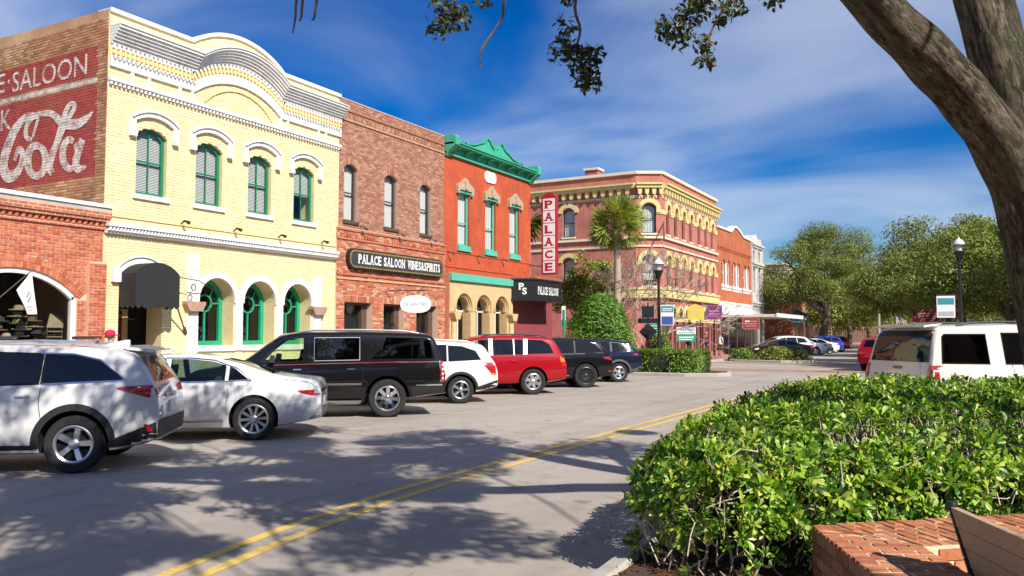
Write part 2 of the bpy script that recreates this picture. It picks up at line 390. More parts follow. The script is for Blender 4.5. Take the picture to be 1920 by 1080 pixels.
def lay_bricks(fr, parent, mat, s0, s1, z0, z1, holes, top=None, keep=300, pw=.222, ph=.0765, j=.011, d=.012, name='brick', near=None, test=None):
    """running bond laid piece by piece round the openings; the largest in view are objects, the rest one joined part"""
    items = []; k = 0; z = z0
    while z + ph <= z1 + 1e-6:
        zc = z + ph / 2; bl = sorted(x for x in (span_at(h, zc) for h in holes) if x)
        off = (k % 2) * pw / 2; s = s0 - off
        while s < s1:
            a, b = max(s, s0), min(s + pw - j, s1); segs = [(a, b)]
            for (p, q) in bl:
                segs = [g for (u, v) in segs for g in ((u, min(v, p - .005)), (max(u, q + .005), v)) if g[1] - g[0] > .02]
            for (u, v) in segs:
                m = (u + v) / 2
                if (top is None or zc + ph / 2 < top(m)) and (test is None or test(m, zc)): items.append((u, v, z, zc))
            s += pw
        z += ph; k += 1
    full = [t for t in items if abs(t[1] - t[0] - (pw - j)) < .004]
    nearp = Vector(near) if near else CAMV
    full.sort(key=lambda t: (Vector(fr.p(t[0], t[3])) - nearp).length)
    chosen = set(full[:keep]) if keep else set()
    if chosen:
        mb = MB(); w, h = pw - j, ph - j; e = .004
        L = lambda s_, z_, d_: tuple(fr.s * s_ + fr.n * d_ + Vector((0, 0, z_)))
        mb.add([L(0, 0, -.004), L(w, 0, -.004), L(w, h, -.004), L(0, h, -.004), L(e, e, d), L(w - e, e, d), L(w - e, h - e, d), L(e, h - e, d)],
               [(4, 5, 6, 7), (0, 1, 5, 4), (1, 2, 6, 5), (2, 3, 7, 6), (3, 0, 4, 7)])
        me = None
        inv = Matrix.Translation(-p_world(parent))
        for t in chosen:
            if me is None:
                o = mb.build(name, mat, parent); me = o.data
            else:
                o = bpy.data.objects.new(name, me); COL.objects.link(o); setpar(o, parent)
            o.location = Vector(fr.p(t[0], t[2])) + fr.n * rnd.uniform(-.002, .003)
    mb = MB()
    for t in items:
        if t in chosen: continue
        dd = d + rnd.uniform(-.004, .003)
        u, v, z, zc = t; e = .004; h = z + ph - j
        mb.add([fr.p(u, z, -.004), fr.p(v, z, -.004), fr.p(v, h, -.004), fr.p(u, h, -.004), fr.p(u + e, z + e, dd), fr.p(v - e, z + e, dd), fr.p(v - e, h - e, dd), fr.p(u + e, h - e, dd)],
               [(4, 5, 6, 7), (0, 1, 5, 4), (1, 2, 6, 5), (2, 3, 7, 6), (3, 0, 4, 7)])
    if mb.v:
        o = mb.build('brickwork', mat, parent); o['kind'] = 'stuff'
    return items
def text_mesh(txt, h, bold=.0, width=None, space=1.0):
    """flat lettering as filled outlines in the xy plane, left aligned, cap height h; returns verts, faces"""
    cu = bpy.data.curves.new('lettering', 'FONT'); cu.body = txt; cu.size = h / .7; cu.offset = bold; cu.space_character = space; cu.resolution_u = 3
    o = bpy.data.objects.new('lettering', cu); COL.objects.link(o)
    dg = bpy.context.evaluated_depsgraph_get(); me = bpy.data.meshes.new_from_object(o.evaluated_get(dg))
    vs = [v.co.copy() for v in me.vertices]; fs = [tuple(p.vertices) for p in me.polygons]
    bpy.data.objects.remove(o); bpy.data.curves.remove(cu); bpy.data.meshes.remove(me)
    x0 = min(v.x for v in vs); x1 = max(v.x for v in vs); y0 = min(v.y for v in vs); y1 = max(v.y for v in vs)
    kx = (width / (x1 - x0)) if width else 1.; ky = h / (y1 - y0)
    return [((v.x - x0) * kx, (v.y - y0) * ky) for v in vs], fs
def text_on(fr, txt, s0, z0, h, d, mat, parent, width=None, bold=0., flip=False, name='lettering', space=1.):
    vs, fs = text_mesh(txt, h, bold, width, space)
    if flip: vs = [(-a, b) for a, b in vs]
    mb = MB().add([fr.p(s0 + a, z0 + b, d) for a, b in vs], fs)
    return mb.build(name, mat, parent)
def strokes_on(fr, strokes, d, mat, parent, name='lettering'):
    """hand painted lettering: each stroke a ribbon with its own widths"""
    mb = MB()
    for k, (pts, ws) in enumerate(strokes):
        P = smooth_path(pts, 5); n = len(P); t = np.linspace(0, 1, n); W_ = np.interp(t, np.linspace(0, 1, len(ws)), ws)
        vs = []; dd = d + .0008 * k
        for i in range(n):
            q = Vector(P[min(i + 1, n - 1)]) - Vector(P[max(i - 1, 0)]); q.normalize(); nn = Vector((-q.y, q.x))
            c = Vector(P[i]); a, b = c + nn * W_[i] / 2, c - nn * W_[i] / 2
            e_ = dd + .0007 * i / n; vs += [fr.p(a.x, a.y, e_), fr.p(b.x, b.y, e_)]
        mb.add(vs, [(2 * i, 2 * i + 1, 2 * i + 3, 2 * i + 2) for i in range(n - 1)])
    return mb.build(name, mat, parent)
def smooth_path(pts, k=4):
    """Catmull-Rom through the points"""
    P = [np.array(p, float) for p in pts]; out = []
    for i in range(len(P) - 1):
        p0, p1, p2, p3 = P[max(i - 1, 0)], P[i], P[i + 1], P[min(i + 2, len(P) - 1)]
        for t in np.arange(k) / k:
            out.append(.5 * ((2 * p1) + (-p0 + p2) * t + (2 * p0 - 5 * p1 + 4 * p2 - p3) * t * t + (-p0 + 3 * p1 - 3 * p2 + p3) * t ** 3))
    out.append(P[-1]); return [tuple(p) for p in out]
def ellipse(cx, cy, rx, ry, n=20): return [(cx + rx * math.cos(2 * math.pi * i / n), cy + ry * math.sin(2 * math.pi * i / n)) for i in range(n)]
# ------------------------------------------------------------------ ground, road, pavements
def asphalt():
    m, nt, b = nmat('asphalt'); p = pos(nt)
    big = noise(nt, p, .22, 5, .6); mid = noise(nt, p, 1.8, 7, .68); fin = noise(nt, p, 70., 5, .8); agg = noise(nt, p, 26., 3, .6)
    c = mixc(nt, ramp(nt, big, .35, .68), (.345, .312, .275), (.445, .408, .365))
    c = mixc(nt, ramp(nt, mid, .50, .74, 0, .55), c, (.24, .215, .19))
    # wheel tracks polished along the lanes
    st = nd(nt, 'ShaderNodeMapping'); st.inputs['Scale'].default_value = (1.25, .02, 1); lnk(nt, p, st.inputs[0]); c = mixc(nt, ramp(nt, noise(nt, st.outputs[0], 1., 4, .5), .5, .72, 0, .45), c, (.25, .22, .19))
    # oil drips: small dark spots, thicker in the bays
    ov = nd(nt, 'ShaderNodeTexVoronoi'); ov.inputs['Scale'].default_value = .9; lnk(nt, p, ov.inputs['Vector']); on = noise(nt, p, 6., 4, .6)
    oo = nd(nt, 'ShaderNodeMath', operation='MULTIPLY_ADD'); lnk(nt, on, oo.inputs[0]); oo.inputs[1].default_value = .35; lnk(nt, ov.outputs['Distance'], oo.inputs[2]); c = mixc(nt, ramp(nt, oo.outputs[0], .20, .30, .55, 0), c, (.13, .115, .10))
    c = mixc(nt, ramp(nt, fin, .36, .64, .0, .75), c, (.56, .51, .45), 'OVERLAY'); c = mixc(nt, ramp(nt, agg, .56, .7, 0, .3), c, (.20, .18, .15)); c = mixc(nt, ramp(nt, fin, .60, .72, 0, .55), c, (.60, .55, .48))
    nn = nd(nt, 'ShaderNodeTexNoise'); nn.inputs['Scale'].default_value = 1.3; nn.inputs['Detail'].default_value = 6; lnk(nt, p, nn.inputs['Vector'])
    for sc_, wd, am in ((.26, .007, .5), (1.1, .010, .28)):
        v = nd(nt, 'ShaderNodeTexVoronoi', feature='DISTANCE_TO_EDGE'); v.inputs['Scale'].default_value = sc_
        mx = nd(nt, 'ShaderNodeVectorMath', operation='MULTIPLY_ADD'); lnk(nt, nn.outputs['Color'], mx.inputs[0]); mx.inputs[1].default_value = (1.6, 1.6, 0); lnk(nt, p, mx.inputs[2]); lnk(nt, mx.outputs[0], v.inputs['Vector'])
        k = nd(nt, 'ShaderNodeMath', operation='MULTIPLY'); lnk(nt, ramp(nt, v.outputs[0], 0, wd, am, 0), k.inputs[0]); lnk(nt, ramp(nt, big, .45, .6) if sc_ > 1 else ramp(nt, mid, .4, .5), k.inputs[1]); c = mixc(nt, k.outputs[0], c, (.12, .105, .09))
    lnk(nt, c, b.inputs['Base Color']); b.inputs['Roughness'].default_value = .9; b.inputs['Specular IOR Level'].default_value = .25
    bump(nt, b, fin, .7, .008)
asphalt()
def worn(name, col, amt=.5):
    """road paint rubbed through to the asphalt"""
    m, nt, b = nmat(name); p = pos(nt)
    n = noise(nt, p, 14., 8, .7); n2 = noise(nt, p, 1.1, 3)
    a = nd(nt, 'ShaderNodeMath', operation='MULTIPLY_ADD'); lnk(nt, n2, a.inputs[0]); a.inputs[1].default_value = .5; lnk(nt, n, a.inputs[2])
    lnk(nt, mixc(nt, ramp(nt, a.outputs[0], .72, .9, 0, amt), col, (.26, .23, .2)), b.inputs['Base Color']); b.inputs['Roughness'].default_value = .8
worn('yellow_line', (.74, .49, .10), .6); worn('white_line', (.62, .60, .55), .8)
pmat('grass_ground', (.13, .14, .06), .95, .3, 2.)
pmat('paver', (.36, .17, .11), .9, .2, 3., .3, cols=[(.40, .20, .13), (.31, .14, .095), (.42, .24, .16), (.34, .18, .12)])
brickmat('paver_far', (.42, .24, .16), (.35, .19, .13), (.40, .30, .22), bw=.22, rh=.11, plane='Y')
def paver_plane():
    m = MATS['paver_far']; nt = m.node_tree
    for n in nt.nodes:
        if n.type == 'COMBXYZ':
            s = [x for x in nt.nodes if x.type == 'SEPXYZ'][0]; nt.links.new(s.outputs[0], n.inputs[1])
paver_plane()
pmat('mulch', (.075, .045, .032), .95, .4, 30, .6)

def sheet(name, poly, z, mat, par=None):
    mb = MB(); fs = tessellate_polygon([[Vector((x, y, 0)) for x, y in poly]]); mb.add([(x, y, z) for x, y in poly], [tuple(f) for f in fs])
    o = mb.build(name, mat, par)
    return o
def slab(name, poly, z0, z1, mat, par=None):
    n = len(poly); mb = MB(); fs = [tuple(f) for f in tessellate_polygon([[Vector((x, y, 0)) for x, y in poly]])]
    mb.add([(x, y, z1) for x, y in poly] + [(x, y, z0) for x, y in poly], fs + [(i, (i + 1) % n, (i + 1) % n + n, i + n) for i in range(n)])
    return mb.build(name, mat, par)
def kerb_line(name, path, w, h, mat='kerb_stone', par=None, closed=False):
    """a kerb with a rounded nose along a ground path, cut into stones by open joints"""
    mb = MB(); P = [Vector(p) for p in path]
    if closed: P = P + [P[0]]
    n = len(P); ring = []
    prof = [(-w / 2, 0), (-w / 2, h * .75), (-w / 2 + .03, h), (w / 2 - .03, h), (w / 2, h * .75), (w / 2, 0)]
    for i in range(n):
        if closed: t = P[(i + 1) % (n - 1) if i < n - 1 else 1] - P[i - 1 if i > 0 else n - 2]
        else: t = P[min(i + 1, n - 1)] - P[max(i - 1, 0)]
        t.normalize(); nn = Vector((-t.y, t.x)); ring.append([(P[i].x + nn.x * a, P[i].y + nn.y * a, b) for a, b in prof])
    m = len(prof)
    for r_ in ring: mb.v += r_
    for i in range(n - 1):
        for k in range(m - 1): mb.f.append((i * m + k, i * m + k + 1, (i + 1) * m + k + 1, (i + 1) * m + k)); mb.m.append(0)
    if not closed: mb.f += [tuple(range(m)), tuple((n - 1) * m + k for k in reversed(range(m)))]; mb.m += [0, 0]
    return mb.build(name, mat, par)

struct(sheet('ground', [(-900, -300), (900, -300), (900, 1500), (-900, 1500)], -.03, 'grass_ground'))
struct(sheet('road', [(-15.3, -40), (9, -40), (9, 420), (-15.3, 420)], 0, 'asphalt'))
struct(sheet('side_street', [(-160, 40.5), (-15.3, 40.5), (-15.3, 51.5), (-160, 51.5)], -.001, 'asphalt'))
struct(slab('pavement', [(-45, -40), (-15.3, -40), (-15.3, 35.2), (-15.6, 38.2), (-17, 39.9), (-20, 40.5), (-45, 40.5)], -.02, .13, 'concrete'))
struct(slab('far_pavement', [(-45, 51.5), (-17.5, 51.5), (-16, 52), (-15.3, 53.5), (-15.3, 420), (-45, 420)], -.02, .13, 'paver_far'))
struct(slab('right_pavement', [(3.2, 13.5), (12, 13.5), (12, 420), (3.2, 420)], -.02, .13, 'concrete'))
struct(kerb_line('kerb', [(-15.3, -40), (-15.3, 35.2), (-15.6, 38.2), (-17, 39.9), (-20, 40.5), (-45, 40.5)], .16, .145))
struct(kerb_line('kerb', [(-45, 51.5), (-17.5, 51.5), (-16, 52), (-15.3, 53.5), (-15.3, 300)], .16, .145))
# brick crosswalks
struct(sheet('crosswalk', [(-15.2, 42.3), (2, 42.3), (2, 44.9), (-15.2, 44.9)], .004, 'paver_far'))
struct(sheet('crosswalk', [(-15.2, 52.6), (2, 52.6), (2, 55.6), (-15.2, 55.6)], .004, 'paver_far'))
# double yellow centre line
for x in (-5.95, -5.66):
    ys = list(np.linspace(-12, 9.5, 26)) + [41.4]; cx_ = [x + .024 * max(0, 9.2 - y) ** 2 * (1 if y > 0 else 0) + (2.03 if y <= 0 else 0) for y in ys]
    ys, cx_ = zip(*[(y, q) for y, q in zip(ys, cx_) if y > 1.0])
    struct(sheet('centre_line', [(q - .062, y) for y, q in zip(ys, cx_)] + [(q + .062, y) for y, q in reversed(list(zip(ys, cx_)))], .004, 'yellow_line'))
    struct(sheet('centre_line', [(x - .06, 56.5), (x + .06, 56.5), (x + .06, 300), (x - .06, 300)], .004, 'yellow_line'))
# parking bay lines, slanted like the cars
hd = Vector((-math.sin(R(50)), -math.cos(R(50)))); ld = Vector((-hd.y, hd.x))
for k in range(-1, 9):
    e = Vector((-10.2, 8.9 + 3.83 * k)); q = [e, e + hd * 6.4]
    struct(sheet('bay_line', [tuple(e - ld * .05), tuple(e + ld * .05), tuple(q[1] + ld * .05), tuple(q[1] - ld * .05)], .004, 'white_line'))
for k in range(0, 9):
    e = Vector((-10.4, 66 + 3.83 * k)); q = [e, e + hd * 6]
    struct(sheet('bay_line', [tuple(e - ld * .05), tuple(e + ld * .05), tuple(q[1] + ld * .05), tuple(q[1] - ld * .05)], .004, 'white_line'))
# repair patch in the carriageway
struct(sheet('road_patch', [(-5.2, 17.5), (-4.1, 17.3), (-3.7, 20.6), (-4.9, 21)], .003, 'concrete'))

# ------------------------------------------------------------------ windows
def window(fr, root, s0, s1, z0, zs, zt, mat, back=-.13, fw=.075, mid=.5, munt=1, blind='blind', glass='window_glass', flat=False, slats=False, bl=1.):
    """sash window set back in its opening: frame with sashes, panes and what hangs behind them"""
    op = [(s0, z0), (s1, z0), (s1, zt), (s0, zt)] if flat else arch(s0, s1, z0, zs, zt)
    e = .002
    mb = MB(); path = op + [op[0]]
    n = len(op); c = (sum(p[0] for p in op) / n, sum(p[1] for p in op) / n)
    # closed frame ring: outline against a smaller outline
    k0 = lambda f_: [(c[0] + (p[0] - c[0]) * (1 - 2 * f_ / (s1 - s0)), z0 + f_ + (p[1] - z0) * (1 - 2 * f_ / (zt - z0))) for p in op]
    def ring(mb, A, B, d0, d1):
        m = len(A)
        mb.add([fr.p(*p, d1) for p in A] + [fr.p(*p, d1) for p in B] + [fr.p(*p, d0) for p in B] + [fr.p(*p, d0) for p in A],
               [(i, (i + 1) % m, (i + 1) % m + m, i + m) for i in range(m)] + [(i + m, (i + 1) % m + m, (i + 1) % m + 2 * m, i + 2 * m) for i in range(m)] + [(i + 3 * m, (i + 1) % m + 3 * m, (i + 1) % m, i) for i in range(m)])
    ring(mb, k0(.003), k0(fw), back - .06, back)
    w = mb.build('window', mat, root)
    zm = z0 + (zt - z0) * mid; fi = k0(fw)
    mb = MB(); fr.box(mb, s0 + fw, s1 - fw, zm - .025, zm + .025, back - .05, back - .012)
    zt2 = zt - fw
    for i in range(munt):
        x = s0 + (s1 - s0) * (i + 1) / (munt + 1); fr.box(mb, x - .012, x + .012, z0 + fw, zt2 - .01, back - .045, back - .018)
    mb.build('sash', mat, w)
    mb = MB(); lo = [(s0 + fw, z0 + fw), (s1 - fw, z0 + fw), (s1 - fw, zm), (s0 + fw, zm)]
    up = [(s0 + fw, zm), (s1 - fw, zm)] + [p for p in fi if p[1] > zm]
    for q in (lo, up):
        mb = MB(); mb.add([fr.p(*p, back - .03) for p in q], [tuple(range(len(q)))]); mb.build('pane', glass, w)
    if blind:
        zb = zt - (zt - z0) * bl
        if slats:
            mb = MB(); z = zt - .04
            while z > zb + .04:
                mb.add([fr.p(s0, z, back - .12), fr.p(s1, z, back - .12), fr.p(s1, z - .036, back - .10), fr.p(s0, z - .036, back - .10)], [(0, 1, 2, 3)]); z -= .043
            o = mb.build('blind', blind, w)
        else:
            mb = MB(); n = 14; a = [(s0 + (s1 - s0) * i / n, back - .13 + .02 * math.sin(i * 2.1)) for i in range(n + 1)]
            mb.add([fr.p(s, zb, d) for s, d in a] + [fr.p(s, zt, d) for s, d in a], [(i, i + 1, i + n + 2, i + n + 1) for i in range(n)]); mb.build('blind', blind, w)
    return w
def mass(root, x0, x1, y0, y1, h, mat, name='building_shell'):
    return MB().box((x0, y0, -.02), (x1, y1, h)).build(name, mat, root)
def dentils(fr, mb, s0, s1, z0, z1, d0, d1, pitch, duty=.5):
    s = s0
    while s + pitch * duty <= s1 + 1e-6: fr.box(mb, s, s + pitch * duty, z0, z1, d0, d1); s += pitch

# ================================================================== orange brick shop at the left edge
def orange_shop():
    root = thing('brick_shop', 'single storey orange brick shop with wide arched window at left edge', 'shop building', (-19, 8.5, .13))
    f = FAC; s0, s1 = 3.0, 13.13; op = arch(9.5, 12.5, .55, 2.70, 3.34, 18)
    mb = MB(); f.wall(mb, [(s0, 0), (s1, 0), (s1, 4.9), (s0, 4.9)], [op], .3, 4.); mb.build('wall', 'orange_mortar', root)
    c = 11.0; r = (1.5 ** 2 + .64 ** 2) / (2 * .64); zc = 3.34 - r; half = math.asin(1.5 / r)
    ring = arch(9.5 - .28, 12.5 + .28, .55, 2.62, 3.62, 18); ring[0] = (9.5, .55); ring[1] = (12.5, .55)
    hole2 = [(9.5, .5), (12.5, .5), (12.5, 2.70)] + arcpath(9.2, 12.8, 2.66, 3.66, 16)[::-1] + [(9.5, 2.70)]
    lay_bricks(f, root, 'orange_brick', 7.6, s1, .2, 4.42, [hole2, [(12.74, 0), (13.2, 0), (13.2, 3.6), (12.74, 3.6)]], keep=300, near=(-19, 12.2, 3.2))
    # two rings of arch bricks on end
    k = 0
    for rr0, rr1 in ((r + .005, r + .145), (r + .155, r + .30)):
        n = int(2 * half * (rr0 + .07) / .078)
        for i in range(n):
            a0 = -half - .03 + (2 * half + .06) * i / n; a1 = a0 + (2 * half + .06) / n * .86
            q = [(c + rr0 * math.sin(a0), zc + rr0 * math.cos(a0)), (c + rr0 * math.sin(a1), zc + rr0 * math.cos(a1)), (c + rr1 * math.sin(a1), zc + rr1 * math.cos(a1)), (c + rr1 * math.sin(a0), zc + rr1 * math.cos(a0))]
            if q[0][0] < 9.9: continue
            mb = MB(); f.prism(mb, q, -.004, .016 + rnd.uniform(-.003, .003), back=False); mb.build('arch_brick', 'orange_brick', root)
    # pier, corbelled cornice, coping
    pier = Frame((-18.9, 0, 0), (0, 1, 0), (1, 0, 0))
    mb = MB(); f.box(mb, 12.74, 13.2, .0, 3.6, -.1, .098); mb.build('pier', 'orange_mortar', root)
    lay_bricks(pier, root, 'orange_brick', 12.745, 13.195, .2, 3.58, [], keep=0)
    mb = MB(); f.box(mb, s0, 13.22, 4.42, 4.5, -.02, .06); f.box(mb, s0, 13.24, 4.62, 4.70, -.02, .13); f.box(mb, s0, 13.26, 4.70, 4.86, -.02, .17); mb.build('cornice', 'orange_course', root)
    mb = MB(); s = 8.0
    while s < 13.1:
        f.prism(mb, [(s, 4.5), (s + .075, 4.5), (s + .125, 4.62), (s + .05, 4.62)], -.01, .075); s += .152
    stuff(mb.build('cornice_teeth', 'orange_brick', root))
    mb = MB(); f.box(mb, s0, 13.26, 4.86, 4.96, -.4, .16); mb.build('render_cap', 'concrete', root)
    mb = MB(); f.box(mb, s0, 13.24, 4.96, 5.05, -.5, .2); mb.build('coping', 'white_trim', root)
    # shop window: white arched frame, glass, dim room behind
    mb = MB(); f.band(mb, [(12.44, .55), (12.44, 2.70)] + arcpath(9.56, 12.44, 2.68, 3.28, 18)[::-1] + [(9.56, .55)], .125, -.16, -.04); w = mb.build('shop_window', 'white_trim', root)
    q = arch(9.6, 12.4, .6, 2.66, 3.24, 16); MB().add([f.p(*p, -.12) for p in q], [tuple(range(len(q)))]).build('pane', 'shop_pane', w)
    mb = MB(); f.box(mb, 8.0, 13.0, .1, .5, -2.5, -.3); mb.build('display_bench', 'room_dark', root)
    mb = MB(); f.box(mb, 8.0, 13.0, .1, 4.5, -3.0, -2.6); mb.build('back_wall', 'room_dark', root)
    MB().box((-45, 3, 4.3), (-23, 13.13, 4.7)).build('roof', 'roofing', root)
orange_shop()

# ================================================================== yellow building
def yellow_building():
    root = thing('yellow_building', 'tall cream yellow painted brick building with white arched cornice and green windows', 'building', (-19, 17.5, .13))
    f = FAC; s0, s1 = 13.15, 21.93
    cen = 17.5
    def crest(z_end, z_top, a, b, n=16): return arcpath(a, b, z_end, z_top, n)
    outline = [(s0, 0), (s1, 0), (s1, 10.02)] + crest(10.02, 10.60, 15.74, 19.24)[::-1] + [(s0, 10.02)]
    wins = [(14.02, 14.96), (15.92, 16.86), (17.85, 18.79), (19.77, 20.71)]
    ops = [arch(a, b, 5.48, 7.08, 7.28) for a, b in wins]
    door = arch(13.62, 14.92, .02, 3.28, 3.64)
    low = [arch(a, b, 1.5, 2.78, 3.42, 14) for a, b in ((16.1, 17.38), (17.74, 19.02), (19.38, 20.62))]
    holes = ops + [door] + low
    mb = MB(); f.wall(mb, outline, ops + [door] + low, .62, 1.4); mb.build('wall', 'yellow_mortar', root)
    # the long side and body, with the old painted wall sign
    extra = [[(15.66, 0), (16.08, 0), (16.08, 4.06), (15.66, 4.06)], [(20.66, 0), (21.06, 0), (21.06, 3.7), (20.66, 3.7)], [(13.1, 4.3), (22, 4.3), (22, 4.63), (13.1, 4.63)]]
    def free(s, z):
        if 2.7 < z < 3.6 and any(((s - (a + b) / 2) ** 2 + (z - 2.78) ** 2) < (.81 ** 2) for a, b in ((16.1, 17.38), (17.74, 19.02), (19.38, 20.62))): return False
        return not (1.3 < z < 2.8 and 17.36 < s < 17.76 or 1.3 < z < 2.8 and 19.0 < s < 19.4)
    lay_bricks(f, root, 'yellow_brick', s0, s1, .2, 8.2, holes + extra, keep=300, near=(-19, 15.2, 5.2), test=free, d=.009)
    lay_bricks(f, root, 'yellow_brick', s0, s1, 8.32, 10.6, [], keep=0, top=lambda s: 10.0 if not 15.74 < s < 19.24 else 10.0 + .56 * max(0, 1 - ((s - 17.49) / 1.75) ** 2), d=.009)
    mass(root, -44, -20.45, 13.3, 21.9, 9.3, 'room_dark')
    # parapet coping
    mb = MB(); path = [(s0, 10.02), (15.74, 10.02)] + crest(10.02, 10.60, 15.74, 19.24)[1:-1] + [(19.24, 10.02), (s1 + .02, 10.02)]
    f.band(mb, path, .10, -.45, .07, side=1); mb.build('coping', 'white_trim', root)
    # cornice: stepped white courses that swing up over the centre arch
    def path_at(zf, zc, a=15.8, b=19.12): return [(s0 + .02, zf), (a, zf)] + crest(zf, zc, a, b, 22)[1:-1] + [(b, zf), (s1 + .03, zf)]
    for i in range(6):
        z = 9.20 + i * .072; d = .10 + i * .062
        mb = MB(); f.band(mb, path_at(z, z + .575), .066, -.02, d, side=1); mb.build('cornice_course', 'white_trim', root)
        mb = MB(); f.band(mb, path_at(z + .060, z + .635), .012, -.02, d - .018, side=1); mb.build('cornice_joint', 'white_trim', root)
    mb = MB(); f.band(mb, path_at(9.63, 10.20), .03, -.02, .45, side=1); mb.build('cornice_cap', 'white_trim', root)
    # dentil course in yellow with white blocks, following the same line
    mb = MB(); f.band(mb, path_at(8.90, 9.47), .30, -.02, .045, side=1); mb.build('dentil_band', 'yellow_paint', root)
    P = path_at(8.955, 9.52); L = [0]
    for i in range(len(P) - 1): L.append(L[-1] + math.dist(P[i], P[i + 1]))
    def along(t):
        i = max(0, min(len(P) - 2, int(np.searchsorted(L, t)) - 1)); u = (t - L[i]) / (L[i + 1] - L[i]); a, b = P[i], P[i + 1]
        return (a[0] + (b[0] - a[0]) * u, a[1] + (b[1] - a[1]) * u), math.atan2(b[1] - a[1], b[0] - a[0])
    t = .08
    mbw, mby = MB(), MB()
    while t < L[-1] - .05:
        (x, z), an = along(t); ca, sa = math.cos(an), math.sin(an)
        def q(u0, u1, v0, v1): return [(x + u * ca - v * sa, z + u * sa + v * ca) for u, v in ((u0, v0), (u1, v0), (u1, v1), (u0, v1))]
        f.prism(mbw, q(-.035, .035, .13, .235), .03, .11); f.prism(mby, q(-.035, .035, .0, .09), .03, .10); t += .135
    stuff(mbw.build('dentils', 'white_trim', root)); stuff(mby.build('lower_dentils', 'yellow_paint', root))
    # broad white band with a saw-tooth edge, then the string course
    inner = lambda w, zz, d: None
    mb = MB(); f.band(mb, path_at(8.62, 9.20), .26, -.02, .075, side=1); mb.build('white_band', 'white_trim', root)
    mb = MB(); s = 13.2
    while s < 21.9:
        if not 15.72 < s < 19.15: f.prism(mb, [(s, 8.885), (s + .06, 8.80), (s + .12, 8.885)], .04, .13)
        s += .13
    stuff(mb.build('saw_teeth', 'white_trim', root))
    mb = MB(); f.band(mb, crest(8.42, 9.0, 16.18, 18.74, 20), .05, -.02, .05, side=1); mb.build('inner_arch', 'yellow_paint', root)
    # panel dividers in the frieze
    for a in (13.82, 14.32, 15.3, 15.72, 19.12, 19.42, 20.85, 21.2):
        mb = MB(); f.box(mb, a - .045, a + .045, 8.30, 8.63, -.02, .06); mb.build('frieze_block', 'white_trim', root)
    mb = MB(); f.box(mb, s0, s1 + .02, 8.24, 8.33, -.02, .12); mb.build('string_course', 'white_trim', root)
    mb = MB(); dentils(f, mb, s0 + .02, s1, 8.15, 8.24, -.02, .09, .125); stuff(mb.build('string_dentils', 'white_trim', root))
    # belt course over the ground floor
    mb = MB(); f.box(mb, s0, 21.78, 4.53, 4.62, -.02, .22); f.box(mb, s0, 21.78, 4.36, 4.42, -.02, .10); mb.build('belt_course', 'white_trim', root)
    mb = MB(); s = 13.17
    while s < 21.7: f.prism(mb, [(s, 4.42), (s + .05, 4.42), (s + .1, 4.53), (s + .05, 4.53)], -.01, .19); s += .1
    stuff(mb.build('belt_teeth', 'white_trim', root))
    mb = MB(); f.box(mb, 13.2, 21.8, 4.8, 4.825, 0, .05); mb.build('conduit', 'yellow_paint', root)
    for s in (15.45, 17.3, 19.1, 21.05):
        mb = MB(); mb.tube([f.p(s, 4.84, .02), f.p(s, 4.92, .16), f.p(s + .05, 4.86, .3)], [.02, .03, .055], 8); mb.build('spotlight', 'black_metal', root)
    # upper windows with hooded heads
    for i, ((a, b), sl) in enumerate(zip(wins, (1, 1, 1, .55))):
        window(f, root, a, b, 5.48, 7.08, 7.28, 'green_frame', back=-.12, fw=.085, munt=1, blind='blind', slats=True, bl=sl)
        c = (a + b) / 2 + .03
        mb = MB(); f.band(mb, arcpath(c - .66, c + .66, 7.42, 7.64, 12, .42), .15, -.01, .10); f.band(mb, arcpath(c - .72, c + .72, 7.46, 7.71, 12, 0), .05, .09, .15)
        for e in (-1, 1): f.box(mb, c + e * .66 - .085, c + e * .66 + .085, 6.96, 7.06, -.01, .14)
        mb.build('window_hood', 'white_trim', root)
        mb = MB(); f.box(mb, a - .09, b + .09, 5.35, 5.475, -.12, .08); mb.build('window_sill', 'white_trim', root)
    # ground floor arcade
    for (a, b) in ((16.1, 17.38), (17.74, 19.02), (19.38, 20.62)):
        mb = MB(); f.band(mb, arcpath(a - .08, b + .08, 2.74, 3.52, 18), .17, -.01, .06); mb.build('arch_trim', 'white_trim', root)
        mb = MB(); f.box(mb, a - .03, b + .03, 1.34, 1.495, -.6, .07); mb.build('window_sill', 'white_trim', root)
        fr2 = Frame((-19.5, 0, 0), (0, 1, 0), (1, 0, 0)); a2, b2 = a + .0, b - .0
        op = arch(a2 + .003, b2 - .003, 1.5, 2.78, 3.42, 14); c = (a + b) / 2
        k0 = lambda e: [(c + (p[0] - c) * (1 - 2 * e / (b - a)), 1.5 + e + (p[1] - 1.5) * (1 - 2 * e / 1.92)) for p in op]
        mb = MB(); A, B = k0(.0), k0(.13); m = len(A)
        mb.add([fr2.p(*p, .04) for p in A] + [fr2.p(*p, .04) for p in B] + [fr2.p(*p, -.06) for p in B], [(i, (i + 1) % m, (i + 1) % m + m, i + m) for i in range(m)] + [(i + m, (i + 1) % m + m, (i + 1) % m + 2 * m, i + 2 * m) for i in range(m)])
        w = mb.build('arched_window', 'green_frame_bright', root)
        mb = MB()
        cr_ = (c, 2.72); rr = .24
        ringp = [(cr_[0] + rr * math.cos(t), cr_[1] + rr * math.sin(t)) for t in np.linspace(0, 2 * math.pi, 20)]
        fr2.band(mb, ringp, .045, -.02, .03); fr2.box(mb, c - .025, c + .025, 1.6, 2.48, -.02, .03); fr2.box(mb, a + .1, c - .24, 2.70, 2.74, -.02, .03); fr2.box(mb, c + .24, b - .1, 2.70, 2.74, -.02, .03)
